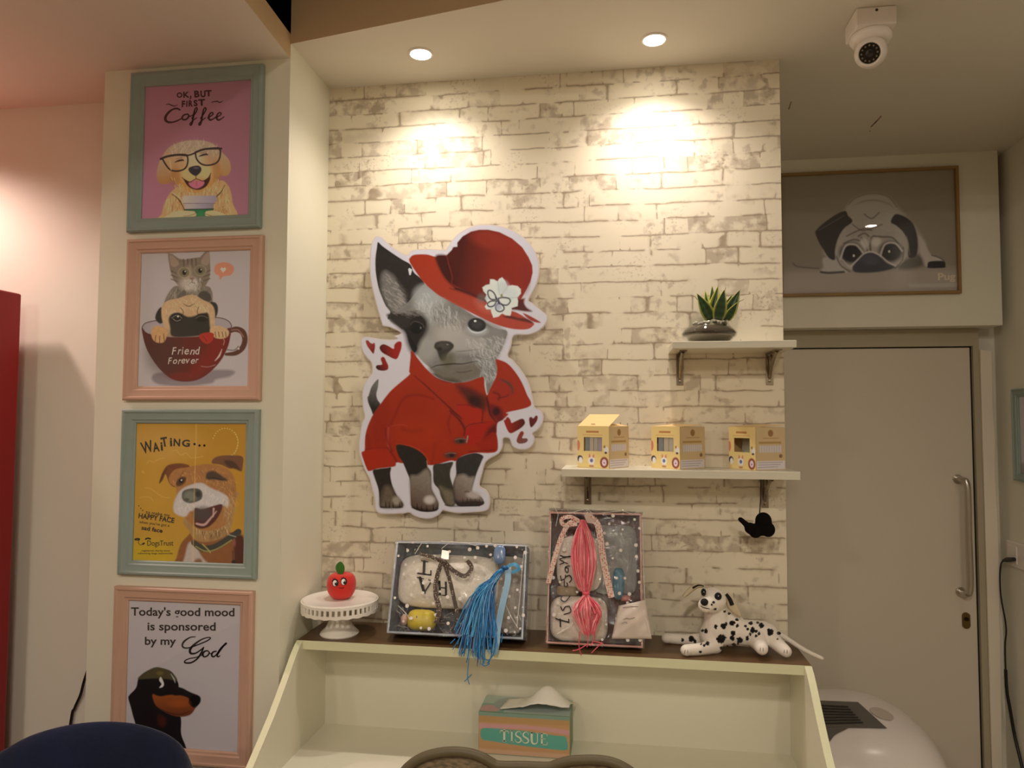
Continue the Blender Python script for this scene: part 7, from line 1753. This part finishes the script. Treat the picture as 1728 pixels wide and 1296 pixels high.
sl(470, 470, 474, 570, 18); sl(474, 516, 516, 520, 9); sl(520, 476, 522, 574, 16); sl(452, 572, 540, 580, 8)               # E, partly under the bow
obj('lettering', L_.lay(lambda x, y: T.px(x, y, .0600)), INK, cs)
a = puv(686, 1026, .06); b = puv(731, 1066, .06)
bx = obj('duck_toy', T.pillow(a[0], b[0], b[1] + .002, a[1], .012, .05, .6, 0, 2), pmat('yellow_rubber', (230, 206, 52), .35), t, smooth=180)
obj('toy_eye', MB().ellipsoid(T.px(703, 1041, .0625), (.0016, .0016, .0018), 10, 7), INK, bx)
for x, y in ((682, 1046), (727, 1050)): obj('toy_end', MB().ellipsoid(T.px(x, y, .045), (.009, .010, .014), 14, 9), pmat('pale_pink_plastic', (214, 176, 160), .35), bx, smooth=180)
# shredded filler at the bottom, and the folded towel in the right half
a = puv(820, 935, .05); b = puv(884, 1068, .05)
obj('towel', T.pillow(a[0], uR - .006, .012, a[1], .005, .030, .3, .0012, 5), pmat('grey_towel', (172, 164, 150), .9, bump=.3, bscale=150), t, smooth=180)
a = puv(735, 1034, .03); m = MB(); q = random.Random(4)
for k in range(70):
    u = q.uniform(uL + .01, uR - .03); v_ = q.uniform(.006, .05 if u < uL + .06 or u > uL + .11 else .02); w_ = q.uniform(.006, .03); ln = q.uniform(.01, .03); an = q.uniform(0, PI)
    m.tube([T.P(u, v_, w_), T.P(min(uR - .006, max(uL + .006, u + ln * math.cos(an))), max(.005, v_ + ln * math.sin(an) * .6), w_ + .004)], .0016, 4)
obj('shredded_filler', m, pmat('lilac_shred', (132, 122, 124), .6, var=.3), t, kind='stuff')
# cellophane, bulging a little, gathered beyond the top right corner
def wf(u, v): 
    s = (u - uL) / (uR - uL); h = (v - vB) / (vT - vB)
    return D + .003 + .010 * math.sin(PI * min(1, max(0, s))) * math.sin(PI * min(1, max(0, h))) + .0022 * math.sin(31 * s + 17 * h) * math.sin(23 * h - 9 * s)
m = T.sheet(uL - .004, uR + .012, -.004, vT + .006, wf, 44, 36)
m2 = T.sheet(uL, uR + .012, 0, .0, lambda u, v: 0) 
N1 = len(m.f)
fl_ = [T.P(uL - .003, vT + .004, D * k / 6) for k in range(7)] + [T.P(uR + .010, vT + .004, D * k / 6) for k in range(7)]
m.add(fl_, [(k, k + 1, k + 8, k + 7) for k in range(6)])
m.add([T.P(uR + .011, 0, D * k / 6 + .002) for k in range(7)] + [T.P(uR + .013, vT + .004, D * k / 6 + .002) for k in range(7)], [(k, k + 1, k + 8, k + 7) for k in range(6)])
ce = cello(m, T.dots(uL + .008, uR, .01, vT - .002, lambda u, v: wf(u, v) + .0006, 66, .0040, 8), t)
# pale strokes that paint the highlights on the film's creases
CR = pmat('crease_highlight', (226, 222, 216), .25, spec=.6)
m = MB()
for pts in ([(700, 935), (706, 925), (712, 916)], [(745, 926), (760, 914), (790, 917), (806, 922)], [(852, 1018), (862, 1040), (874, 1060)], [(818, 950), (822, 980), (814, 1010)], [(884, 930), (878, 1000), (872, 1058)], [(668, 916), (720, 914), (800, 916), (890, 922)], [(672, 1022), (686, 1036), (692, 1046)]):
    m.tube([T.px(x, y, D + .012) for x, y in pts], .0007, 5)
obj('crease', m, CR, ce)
# brown dotted ribbons and bow
BRN = dotted('brown_dotted_ribbon', (70, 52, 42), (176, 160, 140), 190, .30)
F_ = T.Wv
def tp(x, y, w): return T.px(x, y, w)
kn = tp(746, 946, D + .020)
for pts, w_ in (([(746, 948), (738, 972), (735, 1000), (741, 1028), (736, 1052)], .012), ([(748, 948), (758, 975), (765, 1005), (772, 1035), (777, 1056)], .010), ([(746, 948), (728, 940), (708, 934)], .009)):
    obj('ribbon_tail', strip([tp(x, y, D + .018 - .002 * i) for i, (x, y) in enumerate(pts)], w_, F_), BRN, t, smooth=60)
obj('ribbon_bow', strip([tp(748, 946, D + .02), tp(764, 962, D + .026), tp(784, 972, D + .026), tp(796, 958, D + .022), tp(788, 946, D + .018)], .011, F_).tube([tp(740, 944, D + .021), tp(752, 950, D + .021)], .006, 10), BRN, t, smooth=60)
obj('bow_knot', MB().ellipsoid(kn, (.006, .005, .006), 12, 8), pmat('mauve_ribbon', (150, 96, 96), .5), t, smooth=180)
obj('foil_tag', MB().add([tp(x, y, D + .016) for x, y in ((746, 928), (758, 930), (757, 944), (744, 943))], [(0, 1, 2, 3)]), pmat('silver_foil', (220, 214, 206), .2, metal=.6), t)
# raffia tassel
BLU = [pmat('blue_raffia_%d' % i, c, .3, spec=.5, var=.1) for i, c in enumerate(((24, 108, 170), (40, 134, 200), (16, 84, 142), (80, 168, 220)))]
k0 = tp(852, 958, D + .030)
q = random.Random(12); strands = {i: MB() for i in range(4)}
def drape(x, y):
    """hang point: on the hamper's front while above the counter, free in front of the desk below it"""
    p = tp(x, y, D + .034)
    if y > 1070: p = onY(x, y, -0.206 - .008 * q.random())
    return p
for k in range(120):
    e = q.random(); ex = 768 + 72 * e + q.uniform(-4, 4); ey = 1062 + 40 * (1 - abs(e - .5)) + q.uniform(-28, 26)
    mx_, my_ = 806 + (ex - 806) * .52 + q.uniform(-6, 6) + 10, 1006 + q.uniform(-8, 8)
    p = [k0 + np.array([q.uniform(-.003, .003), q.uniform(-.002, .002), q.uniform(-.003, .003)]), tp(838 + q.uniform(-6, 5), 972 + q.uniform(-3, 5), D + .034 + q.uniform(-.004, .006)), tp(mx_, my_, D + .036 + q.uniform(-.008, .010)), drape(ex, ey)]
    P_ = smooth_path(p, 4); strands[k % 4].tube([tuple(s) for s in P_], .0011 * q.uniform(.7, 1.3), 4)
for pts in ([(790, 1080), (791, 1110), (789, 1140), (792, 1155)], [(796, 1138), (784, 1150)], [(806, 1094), (812, 1106), (822, 1114), (828, 1112)], [(826, 1080), (830, 1100), (824, 1122)], [(838, 1070), (834, 1100), (822, 1120)], [(812, 1120), (818, 1124), (826, 1120)], [(768, 1078), (760, 1086)], [(776, 1076), (764, 1096)], [(786, 1090), (780, 1104)], [(848, 1070), (846, 1084)]):
    strands[1].tube([tuple(s) for s in smooth_path([onY(x, y, -.208) for x, y in pts], 4)], .0011, 4)
for i in range(4): obj('raffia_tassel', strands[i], BLU[i], t, smooth=60)
obj('tassel_knot', MB().ellipsoid(k0, (.011, .008, .006), 12, 8), BLU[2], t, smooth=180)
obj('tassel_top', T.pillow(*[T.uv(tp(832, 955, D + .02))[0], T.uv(tp(852, 955, D + .02))[0]], T.uv(tp(840, 952, D + .02))[1], T.uv(tp(840, 920, D + .02))[1], D + .012, .014, .7), pmat('pale_blue_film', (108, 134, 172), .2, spec=.6), t, smooth=180)
obj('satin_ribbon', strip([tp(858, 960, D + .03), tp(856, 985, D + .034), tp(848, 1020, D + .034), tp(840, 1060, D + .032), onY(838, 1085, -.205), onY(834, 1103, -.205)], .0155, F_), pmat('light_blue_satin', (132, 172, 200), .3, spec=.5), t, smooth=60)
obj('raffia_bow', strip([tp(854, 958, D + .032), tp(868, 952, D + .04), tp(876, 960, D + .036), tp(864, 966, D + .03)], .008, F_), BLU[3], t, smooth=60)

# ---- pink hamper
oL = onZ(936, 1096, CT); AL2 = 13
T = Tray((oL[0], -0.098, CT + .0005), AL2)
uL = T.uv(T.px(923, 1084, .055))[0]; uR = T.uv(T.px(1084, 1090, .055))[0]; vT = T.uv(T.px(1000, 866, .055))[1]; D = .055; vB = 0.0
t = thing('gift_hamper', 'tall gift hamper in cellophane with pink raffia and red dotted ribbons', 'gift hamper', tuple(T.P((uL + uR) / 2, 0, 0)), 'wrapped gift hampers')
MAR = dotted('maroon_dotted_card', (92, 52, 46), (196, 176, 160), 62, .16)
obj('tray', T.walls(uL, uR, vB, vT, D, .003), MAR, t)
obj('tray_rim', T.rim(uL, uR, vB, vT, D, .003), pmat('pink_edge', (206, 152, 140), .4), t)
def puv(x, y, w): return T.uv(T.px(x, y, w))
def pil(x0, y0, x1, y1, w0, th, pw=.5, nz=.0008, sd=1):
    a = puv(x0, y0, w0 + th / 2); b = puv(x1, y1, w0 + th / 2); return T.pillow(max(a[0], uL + .004), min(b[0], uR - .004), max(.004, b[1]), a[1], w0, th, pw, nz, sd)
CW = pmat('white_fleece', (236, 224, 212), .9, var=.04, bump=.3, bscale=120)
tq = obj('towel_roll', pil(940, 902, 1018, 1000, .005, .05, .6, .0006, 3), CW, t, smooth=180)
bq = obj('towel_roll', pil(927, 1004, 1026, 1086, .005, .052, .5, .0006, 6), CW, t, smooth=180)
L_ = Letters((900, 840), 4.627)
ST = lambda pts, w: L_.stroke(pts, w, 4)
ST([(212, 452), (250, 462), (305, 455)], 11); ST([(255, 464), (205, 480), (240, 504), (208, 520)], 10); ST([(240, 504), (268, 512)], 8)                       # sideways characters
ST([(280, 530), (252, 540), (250, 570), (268, 584), (272, 552), (254, 546)], 9); ST([(212, 610), (222, 640), (248, 630), (252, 604)], 9); ST([(250, 620), (282, 606), (298, 636), (282, 660)], 10); ST([(214, 648), (240, 640), (244, 690), (268, 688), (262, 664)], 10)
obj('lettering', L_.lay(lambda x, y: T.px(x, y, .0595)), INK, tq)
L_ = Letters((900, 840), 4.627)
ST([(222, 770), (216, 796), (246, 812), (270, 790), (284, 770)], 9); ST([(280, 846), (250, 852), (230, 880), (214, 852)], 10); ST([(280, 846), (292, 890), (240, 910)], 9); ST([(176, 944), (230, 960), (276, 972)], 12); ST([(210, 948), (212, 1006)], 12); ST([(276, 948), (278, 976)], 9)
obj('lettering', L_.lay(lambda x, y: T.px(x, y, .0610)), INK, bq)
obj('belly_band', pil(940, 988, 974, 1006, .03, .024, .4, 0, 2), pmat('olive_band', (150, 132, 100), .6), t, smooth=180)
obj('folded_cloth', pil(1000, 885, 1076, 1005, .004, .022, .35, .0008, 8), pmat('grey_blue_cloth', (150, 152, 150), .8), t, smooth=180)
obj('blue_toy', pil(1034, 958, 1054, 1012, .018, .020, .6, 0, 4), pmat('teal_blue_rubber', (66, 130, 158), .4), t, smooth=180)
obj('red_toy', pil(1048, 1004, 1066, 1016, .018, .02, .7, 0, 4), pmat('coral_rubber', (190, 92, 70), .4), t, smooth=180)
# lunch pouch bulging out at lower right
m = MB(); pz = [puv(x, y, D + .02) for x, y in ((1042, 1020), (1090, 1012), (1102, 1076), (1092, 1082), (1030, 1078))]
n_ = 14; v = []
c0_ = [T.px(x, y, D + .010) for x, y in ((1044, 1022), (1090, 1012), (1100, 1078), (1032, 1078))]
for j in range(n_ + 1):
    for i in range(n_ + 1):
        u, w_ = i / n_, j / n_; p_ = (c0_[0] * (1 - u) + c0_[1] * u) * (1 - w_) + (c0_[3] * (1 - u) + c0_[2] * u) * w_
        v.append(p_ + T.Wv * (.012 * math.sin(PI * u) * math.sin(PI * (.25 + .7 * w_)) + .0015 * math.sin(11 * u + 7 * w_) * math.sin(9 * w_)))
o = obj('gift_pouch', MB().add(v, [(j * (n_ + 1) + i, j * (n_ + 1) + i + 1, (j + 1) * (n_ + 1) + i + 1, (j + 1) * (n_ + 1) + i) for j in range(n_) for i in range(n_)]), pmat('pale_pouch', (214, 200, 188), .3, spec=.5, var=.06), t, smooth=180)
s_ = o.modifiers.new('thick', 'SOLIDIFY'); s_.thickness = .002; s_.offset = -1
L_ = Letters((900, 840), 4.627); L_.stroke([(700, 858), (760, 850), (816, 850)], 5); L_.stroke([(704, 950), (730, 940), (750, 946), (790, 936)], 4); L_.stroke([(690, 980), (720, 970), (732, 980)], 4)
obj('pouch_print', L_.lay(lambda x, y: T.px(x, y, D + .0245)), pmat('grey_ink', (120, 108, 100), .6), o)
wf2 = lambda u, v: D + .004 + .007 * math.sin(PI * min(1, max(0, (u - uL) / (uR - uL)))) + .0022 * math.sin(150 * u + 60 * v) * math.sin(90 * v - 40 * u)
m = T.sheet(uL - .004, uR + .006, -.003, vT + .012, wf2, 36, 44)
m.add([T.P(uL - .003, vT + .006 + .006 * (k % 2), D * k / 6) for k in range(7)] + [T.P(uR + .005, vT + .006 - .005 * (k % 2), D * k / 6) for k in range(7)], [(k, k + 1, k + 8, k + 7) for k in range(6)])
ce = cello(m, T.dots(uL + .006, uR, .01, vT + .004, lambda u, v: wf2(u, v) + .0006, 48, .0038, 5), t)
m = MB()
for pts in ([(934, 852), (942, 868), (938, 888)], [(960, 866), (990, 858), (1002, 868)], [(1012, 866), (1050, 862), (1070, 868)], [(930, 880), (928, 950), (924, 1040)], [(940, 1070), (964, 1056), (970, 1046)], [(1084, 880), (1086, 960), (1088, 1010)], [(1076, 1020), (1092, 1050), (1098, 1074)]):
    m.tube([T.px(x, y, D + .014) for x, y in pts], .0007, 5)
obj('crease', m, CR, ce)  # film highlights painted as pale strokes along the creases
F_ = T.Wv; tp = lambda x, y, w: T.px(x, y, w)
RDOT = dotted('red_dotted_ribbon', (228, 204, 190), (184, 60, 56), 210, .33)
obj('ribbon_tail', strip([tp(976, 878, D + .022), tp(960, 884, D + .024), tp(948, 905, D + .022), tp(938, 935, D + .02), tp(930, 965, D + .018), tp(925, 985, D + .016)], .012, F_), RDOT, t, smooth=60)
obj('ribbon_tail', strip([tp(1002, 876, D + .022), tp(1010, 890, D + .024), tp(1016, 930, D + .022), tp(1022, 965, D + .02), tp(1032, 1008, D + .02)], .0155, F_), RDOT, t, smooth=60)
obj('ribbon_bow', strip([tp(978, 880, D + .024), tp(962, 872, D + .032), tp(948, 876, D + .032), tp(952, 886, D + .028), tp(974, 884, D + .024)], .010, F_).tube([tp(990, 866, D + .02), tp(1004, 876, D + .024)], .005, 8), RDOT, t, smooth=60)
obj('film_tuft', MB().add([tp(986, 870, D + .02), tp(996, 864, D + .03), tp(1006, 876, D + .028), tp(1002, 884, D + .022), tp(990, 882, D + .018)], [(0, 1, 2, 3, 4)]), pmat('frosted_film', (222, 200, 190), .25), t)
PNK = [pmat('pink_raffia_%d' % i, c, .3, spec=.5, var=.1) for i, c in enumerate(((236, 112, 124), (244, 142, 150), (220, 88, 106), (248, 168, 170)))]
q = random.Random(21); strands = {i: MB() for i in range(4)}
for k in range(110):
    a = q.uniform(-1, 1); b = q.uniform(-1, 1); zz = lambda s: q.uniform(-s, s)
    p = [tp(983 + zz(4), 880 + zz(3), D + .024 + zz(.002)), tp(984 + 15 * a, 905 + zz(4), D + .034 + zz(.006)), tp(985 + 21 * a, 945 + zz(8), D + .040 + zz(.008)), tp(986 + 13 * a, 985 + zz(4), D + .034 + zz(.006)), tp(989 + 4 * a, 1001 + zz(3), D + .030 + zz(.003)), tp(990 + 25 * b, 1030 + zz(6), D + .038 + zz(.008)), tp(992 + 14 * b, 1056 + zz(8), D + .034 + zz(.004)), tp(994 + 8 * b, 1066 + zz(8), D + .028)]
    n__ = 8 if k % 3 else 6
    strands[k % 4].tube([tuple(s) for s in smooth_path(p[:n__], 4)], .0012 * q.uniform(.7, 1.3), 4)
for pts in ([(978, 1066), (977, 1090), (981, 1106)], [(990, 1066), (992, 1086), (990, 1092)], [(1000, 1082), (1010, 1084), (1018, 1086)], [(1016, 1084), (1008, 1092), (998, 1102)], [(990, 1088), (976, 1096), (966, 1098)], [(1004, 1066), (1002, 1080), (996, 1090)]):
    strands[2].tube([tuple(s) for s in smooth_path([onY(x, y, -.1985) for x, y in pts], 4)], .0012, 4)
for i in range(4): obj('raffia_tassel', strands[i], PNK[i], t, smooth=60)
obj('tassel_knot', MB().ellipsoid(tp(989, 1001, D + .031), (.010, .007, .006), 12, 8), PNK[2], t, smooth=180)
